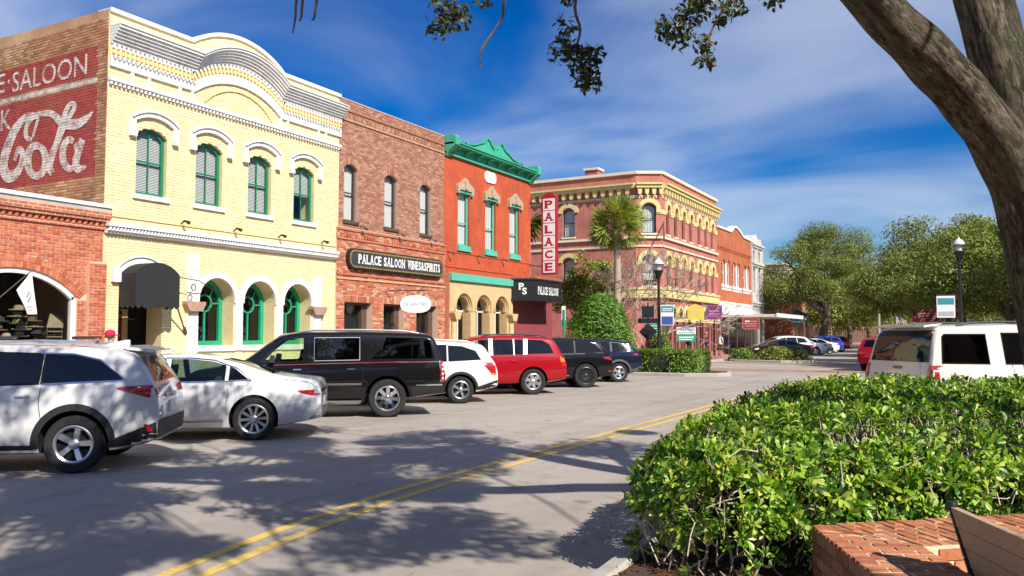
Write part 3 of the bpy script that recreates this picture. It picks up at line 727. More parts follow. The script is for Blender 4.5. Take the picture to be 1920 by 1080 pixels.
        fr2.band(mb, [(c - .18, 2.92), (c - .30, 3.16)], .04, -.02, .028); fr2.band(mb, [(c + .18, 2.92), (c + .30, 3.16)], .04, -.02, .028); mb.build('tracery', 'green_frame_bright', w)
        q = k0(.12); MB().add([fr2.p(*p, -.03) for p in q], [tuple(range(m))]).build('pane', 'window_glass', w)
    for (a, b, t) in ((15.68, 16.06, 4.05), (20.66, 21.05, 3.7)):
        mb = MB(); f.box(mb, a, b, .1, t, -.02, .07); mb.build('pilaster', 'white_trim', root)
        fp = Frame((-18.93, 0, 0), (0, 1, 0), (1, 0, 0)); lay_bricks(fp, root, 'white_trim', a + .002, b - .002, .2, t - .02, [[(a - 1, 2.44), (b + 1, 2.44), (b + 1, 2.74), (a - 1, 2.74)]], keep=0, pw=.19)
        mb = MB(); f.prism(mb, [(a - .02, 2.46), (b + .02, 2.46), (b + .13, 2.64), (b + .13, 2.72), (a - .13, 2.72), (a - .13, 2.64)], -.02, .22); mb.build('capital', 'capital_stone', root)
    for a in (17.42, 19.06):
        mb = MB(); f.box(mb, a, a + .28, 1.35, 2.76, -.02, .05); mb.build('pilaster', 'white_trim', root)
        fp = Frame((-18.95, 0, 0), (0, 1, 0), (1, 0, 0)); lay_bricks(fp, root, 'white_trim', a + .002, a + .278, 1.4, 2.74, [], keep=0, pw=.19)
    # entrance: hood, dark recess with door
    mb = MB(); f.band(mb, arcpath(13.5, 15.0, 3.36, 3.74, 14), .17, -.01, .07); f.band(mb, arcpath(13.44, 15.06, 3.42, 3.84, 14), .045, .06, .11); f.box(mb, 13.38, 13.6, 3.14, 3.5, -.01, .12); f.box(mb, 14.93, 15.14, 3.14, 3.5, -.01, .12); mb.build('entrance_hood', 'white_trim', root)
    mb = MB(); f.box(mb, 13.62, 14.92, .02, 3.62, -1.45, -1.40); mb.build('entrance_wall', 'yellow_paint', root)
    mb = MB(); f.box(mb, 13.75, 14.7, .1, 2.45, -1.40, -1.34); dr = mb.build('door', 'door_wood', root)
    mb = MB(); f.box(mb, 13.9, 14.55, .9, 2.3, -1.34, -1.33); mb.build('pane', 'dark_glass', dr)
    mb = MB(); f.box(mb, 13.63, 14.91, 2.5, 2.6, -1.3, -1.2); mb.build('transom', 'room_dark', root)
    # side wall facing down the street with faded painted advertisement
    g = Frame((0, 13.145, 0), (1, 0, 0), (0, -1, 0))
    mb = MB(); g.box(mb, -44, -19.02, 0, 9.9, -.3, -.001); mb.build('side_wall', 'brown_mortar', root)
    mb = MB(); g.prism(mb, [(-44, 9.9), (-19.02, 9.9), (-19.02, 10.08), (-44, 10.5)], -.3, 0); mb.build('side_parapet', 'side_brick', root)
    red = lambda s, z: (s < -19.37 and (8.40 < z < 9.2 or 5.86 < z < 8.22))
    lay_bricks(g, root, 'side_red', -27, -19.38, 4.6, 9.9, [], keep=0, test=red)
    lay_bricks(g, root, 'side_brick', -27, -19.005, 4.6, 9.9, [], keep=160, test=lambda s, z: not red(s, z), near=(-20, 13.15, 9.6))
    mb = MB(); g.box(mb, -27, -19.4, 8.245, 8.375, 0, .0165); mb.build('painted_stripe', 'faded_white', root)
    text_on(g, 'SALOON', -23.12, 8.50, .56, .021, 'faded_white', root, width=3.3, bold=.005)
    text_on(g, 'E', -23.82, 8.56, .54, .021, 'faded_white', root, width=.34, bold=.005)
    mb = MB(); mb.add([g.p(x, z, .021) for x, z in ellipse(-23.3, 8.83, .055, .065, 12)], [tuple(range(12))]); mb.build('lettering', 'faded_white', root)
    text_on(g, 'K', -23.62, 7.48, .58, .021, 'faded_white', root, width=.5, bold=.012)
    st = [([(-22.11, 7.07), (-22.36, 7.15), (-22.4, 7.42), (-22.2, 7.65), (-21.88, 7.69), (-21.93, 7.46), (-22.09, 7.12)], [.10, .2, .2, .14, .1]),
          ([(-21.91, 7.73), (-22.43, 7.72), (-22.9, 7.44), (-23.24, 6.98), (-23.42, 6.5), (-23.19, 6.17), (-22.78, 6.21), (-22.55, 6.49), (-22.54, 6.76), (-22.75, 6.84), (-22.88, 6.57)], [.12, .2, .34, .40, .42, .36, .3, .26, .22, .2, .12]),
          ([(-21.91, 7.73), (-21.31, 7.68), (-20.8, 7.37), (-20.23, 7.25), (-19.79, 7.34), (-19.52, 7.49)], [.14, .18, .26, .28, .2, .03]),
          ([(-21.15, 6.05), (-21.28, 6.31), (-21.0, 6.85), (-20.64, 7.33), (-20.28, 7.7), (-20.42, 7.82), (-20.62, 7.68), (-20.84, 7.23), (-21.09, 6.65)], [.2, .3, .26, .2, .16, .14, .2, .24, .22]),
          ([(-19.91, 6.82), (-20.16, 6.29), (-20.05, 6.07), (-19.72, 6.09)], [.26, .3, .24, .05]),
          ([(-21.74, 6.83), (-21.57, 6.7), (-21.48, 6.51), (-21.48, 6.31), (-21.57, 6.14), (-21.74, 6.06), (-21.93, 6.07), (-22.12, 6.18), (-22.24, 6.37), (-22.27, 6.57), (-22.2, 6.75), (-22.05, 6.86), (-21.85, 6.87), (-21.66, 6.78)], [.16, .26, .3, .28, .22, .2, .26, .32, .34, .28, .2, .16]),
          ([(-20.21, 6.74), (-20.12, 6.57), (-20.1, 6.38), (-20.16, 6.22), (-20.28, 6.12), (-20.43, 6.11), (-20.58, 6.2), (-20.69, 6.35), (-20.73, 6.55), (-20.69, 6.72), (-20.58, 6.84), (-20.44, 6.88), (-20.28, 6.81)], [.16, .2, .2, .18, .16, .2, .26, .3, .3, .24, .18, .16]),
          ([(-23.95, 6.62), (-23.62, 6.66)], [.16, .12])]
    strokes_on(g, st, .022, 'faded_white', root)
pmat('green_frame_bright', (.02, .33, .17), .4, .08)
pmat('capital_stone', (.42, .26, .18), .8, .15)
pmat('door_wood', (.16, .055, .03), .5, .2)
def fadedwhite():
    m, nt, b = nmat('faded_white'); p = pos(nt)
    n = noise(nt, p, 5., 8, .7)
    tr = nd(nt, 'ShaderNodeBsdfTransparent'); mx = nd(nt, 'ShaderNodeMixShader'); lnk(nt, ramp(nt, n, .44, .64, 0, .8), mx.inputs[0])
    b.inputs['Base Color'].default_value = (.72, .64, .56, 1); b.inputs['Roughness'].default_value = .85
    s = nd(nt, 'ShaderNodeSeparateXYZ'); lnk(nt, p, s.inputs[0]); w = nd(nt, 'ShaderNodeMath', operation='PINGPONG'); lnk(nt, s.outputs[2], w.inputs[0]); w.inputs[1].default_value = .03825
    bump(nt, b, w.outputs[0], .6, .3)
    lnk(nt, b.outputs[0], mx.inputs[1]); lnk(nt, tr.outputs[0], mx.inputs[2]); lnk(nt, mx.outputs[0], nt.nodes['Material Output'].inputs[0])
fadedwhite()
yellow_building()

def entrance_awning():
    t = thing('entrance_awning', 'black rounded canvas awning with scalloped edge over yellow building entrance', 'awning', (-19, 14.25, 2.5))
    f = FAC
    arcp = arcpath(13.6, 14.92, 3.36, 3.66, 14); mb = MB(); n = len(arcp); d = .68
    mb.add([f.p(s, z, .09) for s, z in arcp] + [f.p(s, z, d) for s, z in arcp], [(i, i + 1, i + 1 + n, i + n) for i in range(n - 1)])
    for s in (13.6, 14.92): mb.add([f.p(s, 2.62, .09), f.p(s, 2.62, d), f.p(s, 3.36, d), f.p(s, 3.36, .09)], [(0, 1, 2, 3)])
    fs = arcp[::-1] + [(13.6, 2.62), (14.92, 2.62)]; mb.add([f.p(s, z, d) for s, z in fs], [tuple(t) for t in tessellate_polygon([[Vector((s, z, 0)) for s, z in fs]])]); mb.build('canvas', 'black_canvas', t)
    mb = MB(); N = 7
    for k in range(N):
        a, b = 13.6 + 1.32 * k / N, 13.6 + 1.32 * (k + 1) / N; q = [(a, 2.62)] + [(a + (b - a) * i / 6, 2.54 - .07 * math.sin(math.pi * i / 6)) for i in range(7)] + [(b, 2.62)]
        mb.add([f.p(s, z, d + .004) for s, z in q], [tuple(range(len(q)))])
    for s in (13.6, 14.92):
        for k in range(3):
            a, b = .09 + (d - .09) * k / 3, .09 + (d - .09) * (k + 1) / 3; q = [(a, 2.62)] + [(a + (b - a) * i / 6, 2.54 - .07 * math.sin(math.pi * i / 6)) for i in range(7)] + [(b, 2.62)]
            mb.add([f.p(s, z, dd) for dd, z in q], [tuple(range(len(q)))])
    mb.build('valance', 'black_canvas', t)
    mb = MB().tube([f.p(13.63, 2.64, .1), f.p(13.63, 2.64, d - .03), f.p(14.89, 2.64, d - .03), f.p(14.89, 2.64, .1)], .015, 6); mb.build('awning_frame', 'black_metal', t)
    # bracket rod for a hanging sign, and a bare flag pole
    r = thing('sign_bracket', 'thin iron sign bracket with ring beside black awning', 'bracket', (-19, 15.85, 3.2))
    MB().tube([(-19.05, 16.9, 2.98), (-18.55, 15.75, 3.28), (-18.6, 14.95, 3.36)], .012, 6).build('rod', 'black_metal', r)
    MB().tube([(-18.62, 15.62 + .07 * math.cos(a), 3.10 + .09 * math.sin(a)) for a in np.linspace(0, 2 * math.pi, 14)], .013, 6).build('ring', 'black_metal', r)
    r = thing('flag_pole', 'slanting bare flag pole leaning out beside white pilaster', 'pole', (-18.95, 15.62, 1.9))
    MB().tube([(-18.93, 15.62, 1.9), (-18.4, 14.75, 2.95)], .022, 8).build('pole', 'brown_frame', r)
    MB().tube([(-18.97, 15.70, 1.82), (-18.88, 15.55, 2.0)], .04, 8).build('socket', 'brown_frame', r)
entrance_awning()
# ================================================================== brown brick building
def brown_building():
    root = thing('brown_brick_building', 'plain mottled brown brick building with three narrow upper windows', 'building', (-19, 25.2, .13))
    f = FAC; s0, s1 = 21.95, 28.42
    wins = [(22.2, 22.92), (24.47, 25.25), (26.74, 27.48)]
    lows = [(22.22, 23.74), (24.4, 25.66), (26.45, 27.92)]
    ops = [arch(a, b, 5.78, 7.62, 7.78) for a, b in wins]; lo = [[(a, .14), (b, .14), (b, 2.94), (a, 2.94)] for a, b in lows]
    mb = MB(); f.wall(mb, [(s0, 5.5), (s1, 5.5), (s1, 10.0), (s0, 10.0)], ops, .2, 1.2); mb.build('upper_wall', 'brown_mortar', root)
    lay_bricks(f, root, 'brown_brick', s0, s1, 5.56, 10.0, ops + [arch(a - .1, b + .1, 7.6, 7.84, 7.98) for a, b in wins], keep=300, near=(-19, 23.5, 6))
    mb = MB()
    for z, d in ((9.28, .05), (9.62, .05)): f.box(mb, s0, s1, z, z + .08, -.02, d)
    dentils(f, mb, s0, s1, 9.38, 9.52, -.02, .045, .24)
    stuff(mb.build('corbel_course', 'brown_brick', root))
    mb = MB(); f.box(mb, s0, s1, 10.0, 10.05, -.4, .03); mb.build('coping', 'brown_mortar', root)
    for (a, b) in wins:
        window(f, root, a, b, 5.78, 7.62, 7.78, 'brown_frame', back=-.12, fw=.06, munt=0, blind='curtain')
        mb = MB(); n = 9; c = (a + b) / 2
        for i in range(n):
            x = a - .08 + (b - a + .16) * i / n; w = (b - a + .16) / n * .85; zz = lambda q: 7.79 - .16 * ((q - c) / .4) ** 2
            f.prism(mb, [(x, zz(x)), (x + w, zz(x + w)), (x + w, zz(x + w) + .2), (x, zz(x) + .2)], -.004, .018)
        mb.build('window_arch', 'brown_brick', root)
        mb = MB(); f.box(mb, a - .06, b + .06, 5.68, 5.775, -.1, .06); mb.build('window_sill', 'brown_frame', root)
    # lower storey stands slightly proud in brighter brick
    g = Frame((-18.94, 0, 0), (0, 1, 0), (1, 0, 0)); t0, t1 = 21.80, 28.44
    mb = MB(); g.wall(mb, [(t0, 0), (t1, 0), (t1, 5.5), (t0, 5.5)], lo, .45, .9); mb.build('lower_wall', 'orange_mortar', root)
    lay_bricks(g, root, 'orange_brick_b', t0, t1, .2, 5.5, lo + [[(a - .06, 2.93), (b + .06, 2.93), (b + .06, 3.17), (a - .06, 3.17)] for a, b in lows], keep=200, near=(-19, 23, 3.5), name='lower_brick')
    mb = MB()
    for z in (5.42, 5.1, 3.86, 3.72): g.box(mb, t0, t1, z, z + .07, -.02, .05)
    dentils(g, mb, t0, t1, 5.2, 5.3, -.02, .045, .16)
    mb.build('string_course', 'orange_brick_b', root)
    for a, b in lows:
        x = a - .05
        while x < b + .04:
            mb = MB(); g.box(mb, x, x + .064, 2.95, 3.16, -.004, .014); mb.build('lintel_brick', 'orange_brick_b', root); x += .0765
        mb = MB(); g.box(mb, a, b, 2.86, 2.937, -.4, -.15); g.box(mb, a, a + .07, .14, 2.86, -.4, -.25); g.box(mb, b - .3, b, .14, 2.86, -.42, -.25); w = mb.build('shopfront_frame', 'brown_frame', root)
        mb = MB(); mb.add([g.p(a + .07, .2, -.35), g.p(b - .3, .2, -.35), g.p(b - .3, 2.86, -.35), g.p(a + .07, 2.86, -.35)], [(0, 1, 2, 3)]); mb.build('pane', 'window_glass', w)
    mass(root, -44, -20.2, 21.98, 28.4, 9.6, 'room_dark')
    mb = MB(); f.box(mb, s0 - .0, s0 + .01, 9.3, 9.95, -20, -1.2); mb.build('side_parapet', 'brown_mortar', root)
    for s in (23.1, 25.3, 27.4):
        mb = MB(); mb.tube([g.p(s - .1, 5.55, .0), g.p(s - .15, 5.62, .12), g.p(s, 5.52, .3)], [.015, .02, .05], 7); mb.build('spotlight', 'black_metal', root)
pmat('orange_brick_b', (.48, .14, .065), .85, .18, 14., .3, cols=[(.52, .17, .085), (.40, .115, .06), (.60, .34, .2), (.34, .09, .055), (.50, .16, .08), (.58, .25, .14)])
brown_building()

def wine_sign():
    t = thing('shop_sign', 'long dark capsule sign lettered in white across brown brick building', 'sign', (-18.9, 25.1, 4.2))
    g = Frame((-18.88, 0, 0), (0, 1, 0), (1, 0, 0)); z0, z1 = 4.10, 4.82; a, b = 22.25, 28.1; r = .30
    def cap(e):
        q = []
        for cx, cz, a0 in ((b - r, z0 + r, -90), (b - r, z1 - r, 0), (a + r, z1 - r, 90), (a + r, z0 + r, 180)):
            for k in range(6): an = R(a0 + 90 * k / 5); q.append((cx + (r - e) * math.cos(an), cz + (r - e) * math.sin(an)))
        return q
    mb = MB(); g.prism(mb, cap(0), -.05, .09); mb.build('sign_back', 'black_metal', t)
    mb = MB(); g.prism(mb, cap(.055), .085, .115, back=False); mb.build('gold_rim', 'gold_trim', t)
    mb = MB(); g.prism(mb, cap(.11), .11, .125, back=False); mb.build('sign_face', 'dark_sign', t)
    slab_text(g, 'PALACE SALOON', 22.72, 4.30, .33, .130, 'letter_white', t, width=2.75)
    slab_text(g, 'WINES&SPIRITS', 25.62, 4.30, .33, .130, 'letter_white', t, width=2.2)
    mb = MB(); n = 52
    for k in range(n):
        q = cap(.025); P = [Vector(p) for p in q + [q[0]]]; 
    per = cap(.028); L = [0]; Q = per + [per[0]]
    for i in range(len(Q) - 1): L.append(L[-1] + math.dist(Q[i], Q[i + 1]))
    for k in range(90):
        u = L[-1] * k / 90; i = max(0, min(len(Q) - 2, int(np.searchsorted(L, u)) - 1)); v = (u - L[i]) / max(1e-6, L[i + 1] - L[i]); s = Q[i][0] + (Q[i + 1][0] - Q[i][0]) * v; z = Q[i][1] + (Q[i + 1][1] - Q[i][1]) * v
        g.box(mb, s - .014, s + .014, z - .014, z + .014, .085, .11)
    stuff(mb.build('rim_beads', 'letter_dark', t))
pmat('letter_dark', (.06, .05, .04), .5, .1)
def slab_text(fr, txt, s0, z0, h, d, mat, parent, width, bold=None):
    """bold lettering with slab serifs at head and foot of each letter"""
    w0 = 0; glyph = []; adv = {'I': .45, ' ': .42, '&': .9, 'W': 1.05, 'M': 1.05, 'L': .78, 'E': .8, 'P': .82, 'S': .78}
    for c in txt: glyph.append((c, w0)); w0 += adv.get(c, .86)
    k = width / w0; mb = MB()
    for c, x in glyph:
        if c == ' ': continue
        w = (adv.get(c, .86) - .12) * k; vs, fs = text_mesh(c, h, h * .045, w)
        mb.add([fr.p(s0 + x * k + a, z0 + b, d) for a, b in vs], fs)
        e = h * .13; bw = w * .42
        if c in 'PALENWIRT':
            feet = {'P': [0], 'A': [-.12, .72], 'L': [0], 'E': [0], 'N': [-.1], 'W': [], 'I': [-.25], 'R': [0, .68], 'T': [.3]}[c]
            for q in feet: mb.add([fr.p(s0 + x * k + q * w - .04 * w, z0, d + .001), fr.p(s0 + x * k + q * w + bw, z0, d + .001), fr.p(s0 + x * k + q * w + bw, z0 + e, d + .001), fr.p(s0 + x * k + q * w - .04 * w, z0 + e, d + .001)], [(0, 1, 2, 3)])
            heads = {'P': [-.06], 'L': [-.06], 'E': [-.06], 'N': [-.1, .7], 'W': [-.06, .66], 'I': [-.25], 'R': [-.06], 'A': [.3], 'T': []}[c]
            for q in heads: mb.add([fr.p(s0 + x * k + q * w, z0 + h - e, d + .001), fr.p(s0 + x * k + q * w + bw, z0 + h - e, d + .001), fr.p(s0 + x * k + q * w + bw, z0 + h, d + .001), fr.p(s0 + x * k + q * w, z0 + h, d + .001)], [(0, 1, 2, 3)])
    return mb.build('lettering', mat, parent)
wine_sign()

def oval_sign():
    t = thing('hanging_sign', 'white oval hanging sign over the brown brick shopfront', 'sign', (-18.1, 25.0, 2.85))
    g = Frame((0, 24.3, 0), Vector((.82, .57, 0)), Vector((.57, -.82, 0))); 
    c = Vector((-17.75, 24.75)); c0 = g.s.x * c.x + g.s.y * (c.y - 24.3); g.o = Vector((c.x, c.y, 0))
    q = []
    for k in range(28):
        an = 2 * math.pi * k / 28; x = .56 * math.copysign(abs(math.cos(an)) ** .75, math.cos(an)); z = 2.92 + .32 * math.copysign(abs(math.sin(an)) ** .9, math.sin(an)); q.append((x, z))
    mb = MB(); g.prism(mb, q, -.04, .0); mb.build('sign_board', 'sign_white', t)
    mb = MB(); g.band(mb, [(x * .93, 2.92 + (z - 2.92) * .9) for x, z in q + [q[0]]], .012, 0, .006); mb.build('sign_border', 'sign_grey', t)
    text_on(g, 'DECANTERY', -.44, 2.86, .12, .006, 'sign_ink', t, width=.88)
    MB().tube([(-18.95, 24.55, 3.42), (-17.3, 24.9, 3.42)], .018, 6).build('bracket', 'black_metal', t)
    for e in (-.3, .3): MB().tube([g.p(e, 3.18, -.02), g.p(e, 3.42, -.02)], .008, 5).build('hanger', 'black_metal', t)
pmat('sign_ink', (.10, .13, .18), .6, .05); pmat('sign_grey', (.45, .46, .46), .6, .05)
oval_sign()

# ================================================================== red brick saloon with green cornice
def saloon():
    root = thing('red_brick_saloon', 'bright red brick two storey building with ornate green cornice and stone arcade', 'building', (-19, 32.2, .13))
    f = FAC; s0, s1 = 28.44, 36.1
    wins = [(29.5, 30.42), (31.75, 32.68), (33.97, 34.92)]
    ops = [[(a, 5.60), (b, 5.60), (b, 7.95), (a, 7.95)] for a, b in wins]
    lows = [(29.36, 30.54), (30.98, 32.16), (32.62, 33.74)]; lo = [arch(a, b, .5, 2.86, 3.52, 14) for a, b in lows]
    mb = MB(); f.wall(mb, [(s0, 4.4), (s1, 4.4), (s1, 9.6), (s0, 9.6)], ops, .22, 1.2); mb.build('upper_wall', 'red_brick', root)
    mb = MB(); f.wall(mb, [(28.86, 0), (34.3, 0), (34.3, 4.4), (28.86, 4.4)], lo, .5, 1.2); mb.build('arcade_wall', 'sand_stone', root)
    mb = MB(); f.box(mb, 28.44, 28.86, 0, 4.4, -1.2, .02); mb.build('brick_pier', 'red_brick_low', root)
    mb = MB(); f.box(mb, 34.3, 36.1, 3.4, 4.41, -3, -.02); mb.build('corner_lintel', 'red_brick', root)
    mass(root, -44, -20.2, 28.5, 36.08, 9.2, 'red_brick_side')
    mb = MB(); f.box(mb, 28.86, 34.14, 4.08, 4.38, -.02, .12); mb.build('fascia', 'teal_frame', root)
    mb = MB(); f.box(mb, s0, s1, 4.62, 4.70, -.02, .03); f.box(mb, s0, s1, 5.26, 5.33, -.02, .03); mb.build('string_course', 'red_brick', root)
    for a, b in wins:
        window(f, root, a, b, 5.60, 7.9, 7.95, 'teal_frame', back=-.10, fw=.08, mid=.42, munt=0, blind='curtain', flat=True)
        c = (a + b) / 2
        hood = [(a - .16, 7.80), (a - .02, 7.80), (a - .02, 7.97), (b + .02, 7.97), (b + .02, 7.80), (b + .18, 7.80), (b + .20, 8.14), (b + .04, 8.22), (c + .22, 8.34), (c, 8.52), (c - .22, 8.34), (a - .04, 8.22), (a - .18, 8.14)]
        mb = MB(); f.prism(mb, hood, -.01, .13); f.prism(mb, [(c - .1, 8.0), (c + .1, 8.0), (c + .13, 8.36), (c, 8.46), (c - .13, 8.36)], .1, .18); mb.build('stone_hood', 'tan_stone', root)
        mb = MB(); f.box(mb, a - .05, b + .05, 7.86, 7.955, -.2, .06); mb.build('window_head', 'teal_frame', root)
        mb = MB(); f.box(mb, a - .02, b + .02, 5.40, 5.595, -.15, .07); f.box(mb, a - .07, b + .07, 5.36, 5.42, -.15, .10); mb.build('window_sill', 'teal_frame', root)
    pq = [(31.68, 8.78), (31.80, 8.66), (32.44, 8.66), (32.62, 8.74), (32.66, 9.0), (32.52, 9.16), (31.84, 9.16), (31.66, 9.02)]
    mb = MB(); f.prism(mb, pq, -.01, .05); mb.build('name_plaque', 'sign_white', root)
    # pressed metal cornice
    mb = MB(); f.box(mb, s0, s1 + .03, 9.30, 9.40, -.02, .12); f.box(mb, s0 + .25, s1 - .22, 9.40, 9.68, -.3, .06); f.box(mb, s0, s1 + .05, 9.68, 9.76, -.4, .46); f.box(mb, s0 + .05, s1, 9.76, 9.81, -.4, .52); mb.build('cornice', 'green_cornice', root)
    n = 8
    for k in range(n):
        s = s0 + .62 + (s1 - s0 - 1.2) * k / (n - 1)
        mb = MB(); q = [(.05, 9.42), (.12, 9.44), (.20, 9.56), (.38, 9.60), (.42, 9.68), (.05, 9.68)]
        A = [f.p(s - .06, z, d) for d, z in q]; B = [f.p(s + .06, z, d) for d, z in q]; m = len(q)
        mb.add(A + B, [tuple(range(m)), tuple(range(2 * m - 1, m - 1, -1))] + [(i, (i + 1) % m, (i + 1) % m + m, i + m) for i in range(m)]); mb.build('bracket', 'green_cornice', root)
    for s in (s0 + .0, s1 - .26):
        mb = MB(); q = [(-.05, 9.22), (.10, 9.24), (.2, 9.4), (.46, 9.58), (.56, 9.66), (.56, 9.98), (.50, 10.06), (-.05, 10.06)]
        A = [f.p(s, z, d) for d, z in q]; B = [f.p(s + .32, z, d) for d, z in q]; m = len(q)
        mb.add(A + B, [tuple(t) for t in tessellate_polygon([[Vector((d, z, 0)) for d, z in q]])] + [tuple(i + m for i in t) for t in tessellate_polygon([[Vector((d, z, 0)) for d, z in q]])] + [(i, (i + 1) % m, (i + 1) % m + m, i + m) for i in range(m)]); mb.build('end_bracket', 'green_cornice', root)
    half = [(2.62, 9.80), (2.62, 9.90), (2.50, 9.95), (2.38, 9.88), (2.0, 9.92), (1.6, 10.0), (1.2, 10.16), (1.0, 10.20), (.84, 10.30), (.66, 10.46), (.48, 10.44), (.34, 10.30), (.22, 10.18), (.1, 10.16)]
    c = 31.62 + .25; q = [(c + a, b) for a, b in half] + [(c - a, b) for a, b in half[::-1]]
    mb = MB(); f.prism(mb, q, .30, .40); f.band(mb, q, .06, .38, .47); f.prism(mb, [(c - .12, 9.84), (c + .12, 9.84), (c + .08, 10.0), (c + .16, 10.16), (c, 10.26), (c - .16, 10.16), (c - .08, 10.0)], .39, .46); mb.build('cresting', 'green_cornice', root)
    # stone arcade
    for a, b in lows:
        mb = MB(); f.band(mb, arcpath(a - .09, b + .09, 2.84, 3.62, 16), .09, -.01, .07); f.band(mb, arcpath(a + .02, b - .02, 2.86, 3.48, 16), .06, -.2, -.06); mb.build('arch_moulding', 'sand_stone', root)
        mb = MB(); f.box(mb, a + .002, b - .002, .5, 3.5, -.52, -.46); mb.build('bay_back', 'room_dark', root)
        mb = MB(); f.box(mb, a + .08, a + .14, .6, 2.9, -.42, -.36); f.box(mb, b - .5, b - .44, .6, 2.9, -.42, -.36); f.box(mb, a + .08, b - .05, 2.80, 2.86, -.42, -.36); f.band(mb, [(a + .12, 2.85), (a + .3, 3.02), (a + .34, 3.2), (a + .26, 3.3)], .04, -.42, -.37); f.band(mb, [(a + .3, 2.8), (a + .3, 2.6), (a + .12, 2.44)], .035, -.42, -.37); w = mb.build('arched_window', 'letter_white', root)
        MB().add([f.p(a + .14, .6, -.40), f.p(b - .02, .6, -.40), f.p(b - .02, 2.9, -.40), f.p(a + .14, 2.9, -.40)], [(0, 1, 2, 3)]).build('pane', 'dark_glass', w)
    for s in (29.1, 34.0):
        mb = MB().lathe([(.16, .13), (.16, .4), (.13, .45), (.12, 2.45)], (-18.92, s, 0), 14); mb.build('column', 'sand_stone', root, True)
        mb = MB(); f.prism(mb, [(s - .16, 2.45), (s + .16, 2.45), (s + .28, 2.70), (s + .28, 2.78), (s - .28, 2.78), (s - .28, 2.70)], -.02, .3); mb.build('capital', 'sand_stone', root)
    for s, z in ((28.7, 5.2), (31.0, 5.25), (33.2, 5.28)):
        MB().tube([f.p(s, z - .05, .02), f.p(s, z + .02, .14), f.p(s + .12, z - .06, .3)], [.015, .02, .05], 7).build('spotlight', 'black_metal', root)
brickmat('red_brick_side', (.40, .085, .035), (.36, .07, .03), (.40, .12, .07), plane='X')
saloon()
def corner_entrance():
    root = thing('corner_annex', 'low maroon painted wall under the black marquee', 'building', (-19.3, 36.8, .13))
    MB().box((-30, 34.32, 0), (-19.12, 38.7, 3.9)).build('wall', 'maroon_wall', root)
    MB().box((-30, 34.3, 3.9), (-19.02, 38.8, 4.0)).build('coping', 'maroon_wall', root)
    t = thing('marquee', 'black boxed marquee with white saloon lettering at street corner', 'marquee', (-18.5, 36, 3.4))
    P = [(-19.0, 34.15), (-18.0, 34.54), (-18.0, 37.5), (-19.0, 37.9)]
    mb = MB(); n = 4; mb.add([(x, y, 3.47) for x, y in P] + [(x, y, 4.40) for x, y in P], [(0, 1, 5, 4), (1, 2, 6, 5), (2, 3, 7, 6), (3, 0, 4, 7), (0, 3, 2, 1), (4, 5, 6, 7)]); mb.build('marquee_box', 'black_metal', t)
    Q = [(x + (.05 if x > -18.5 else 0), y + (-.04 if y < 36 else .04)) for x, y in P]
    for z0, z1, m in ((3.40, 3.50, 'black_metal'), (4.38, 4.46, 'black_metal'), (4.46, 4.60, 'red_brick_low')):
        mb = MB(); mb.add([(x, y, z0) for x, y in Q] + [(x, y, z1) for x, y in Q], [(0, 1, 5, 4), (1, 2, 6, 5), (2, 3, 7, 6), (3, 0, 4, 7), (0, 3, 2, 1), (4, 5, 6, 7)]); mb.build('marquee_rim', m, t)
    g = Frame((-18.0, 0, 0), (0, 1, 0), (1, 0, 0)); slab_text(g, 'PALACE SALOON', 34.95, 3.72, .38, .006, 'letter_white', t, 2.2)
    d = Vector((1.0, .39, 0)).normalized(); g = Frame((-19, 34.15, 0), d, Vector((d.y, -d.x, 0)))
    slab_text(g, 'P', .36, 3.92, .32, .006, 'letter_white', t, .28); slab_text(g, 'S', .52, 3.70, .32, .006, 'letter_white', t, .26)
    MB().tube([(-18.9, 34.35, 3.46), (-18.9, 34.35, 3.34)], [.12, .05], 10).build('lamp', 'black_metal', t)
    t = thing('blade_sign', 'tall red and white vertical sign spelling PALACE', 'sign', (-18.2, 36.6, 4.8))
    mb = MB(); mb.box((-18.66, 36.62, 4.78), (-17.86, 36.86, 8.62)); mb.build('sign_case', 'sign_red', t)
    g = Frame((0, 36.62, 0), (1, 0, 0), (0, -1, 0)); mb = MB(); g.prism(mb, [(-18.66, 8.62), (-17.86, 8.62), (-18.02, 8.76), (-18.26, 8.86), (-18.50, 8.76)], -.24, 0); mb.build('sign_crown', 'sign_red', t)
    H = (8.56 - 4.84) / 6
    for i, c in enumerate('PALACE'):
        z = 8.56 - H * (i + 1)
        mb = MB(); g.box(mb, -18.56, -17.92, z + .02, z + H - .02, -.01, .02); mb.build('letter_panel', 'sign_white', t)
        slab_text(g, c, -18.46, z + .11, H - .22, .026, 'sign_red', t, .50)
    for z in (5.2, 8.3): MB().tube([(-18.98, 36.0, z), (-18.6, 36.65, z)], .03, 6).build('bracket', 'black_metal', t)
corner_entrance()

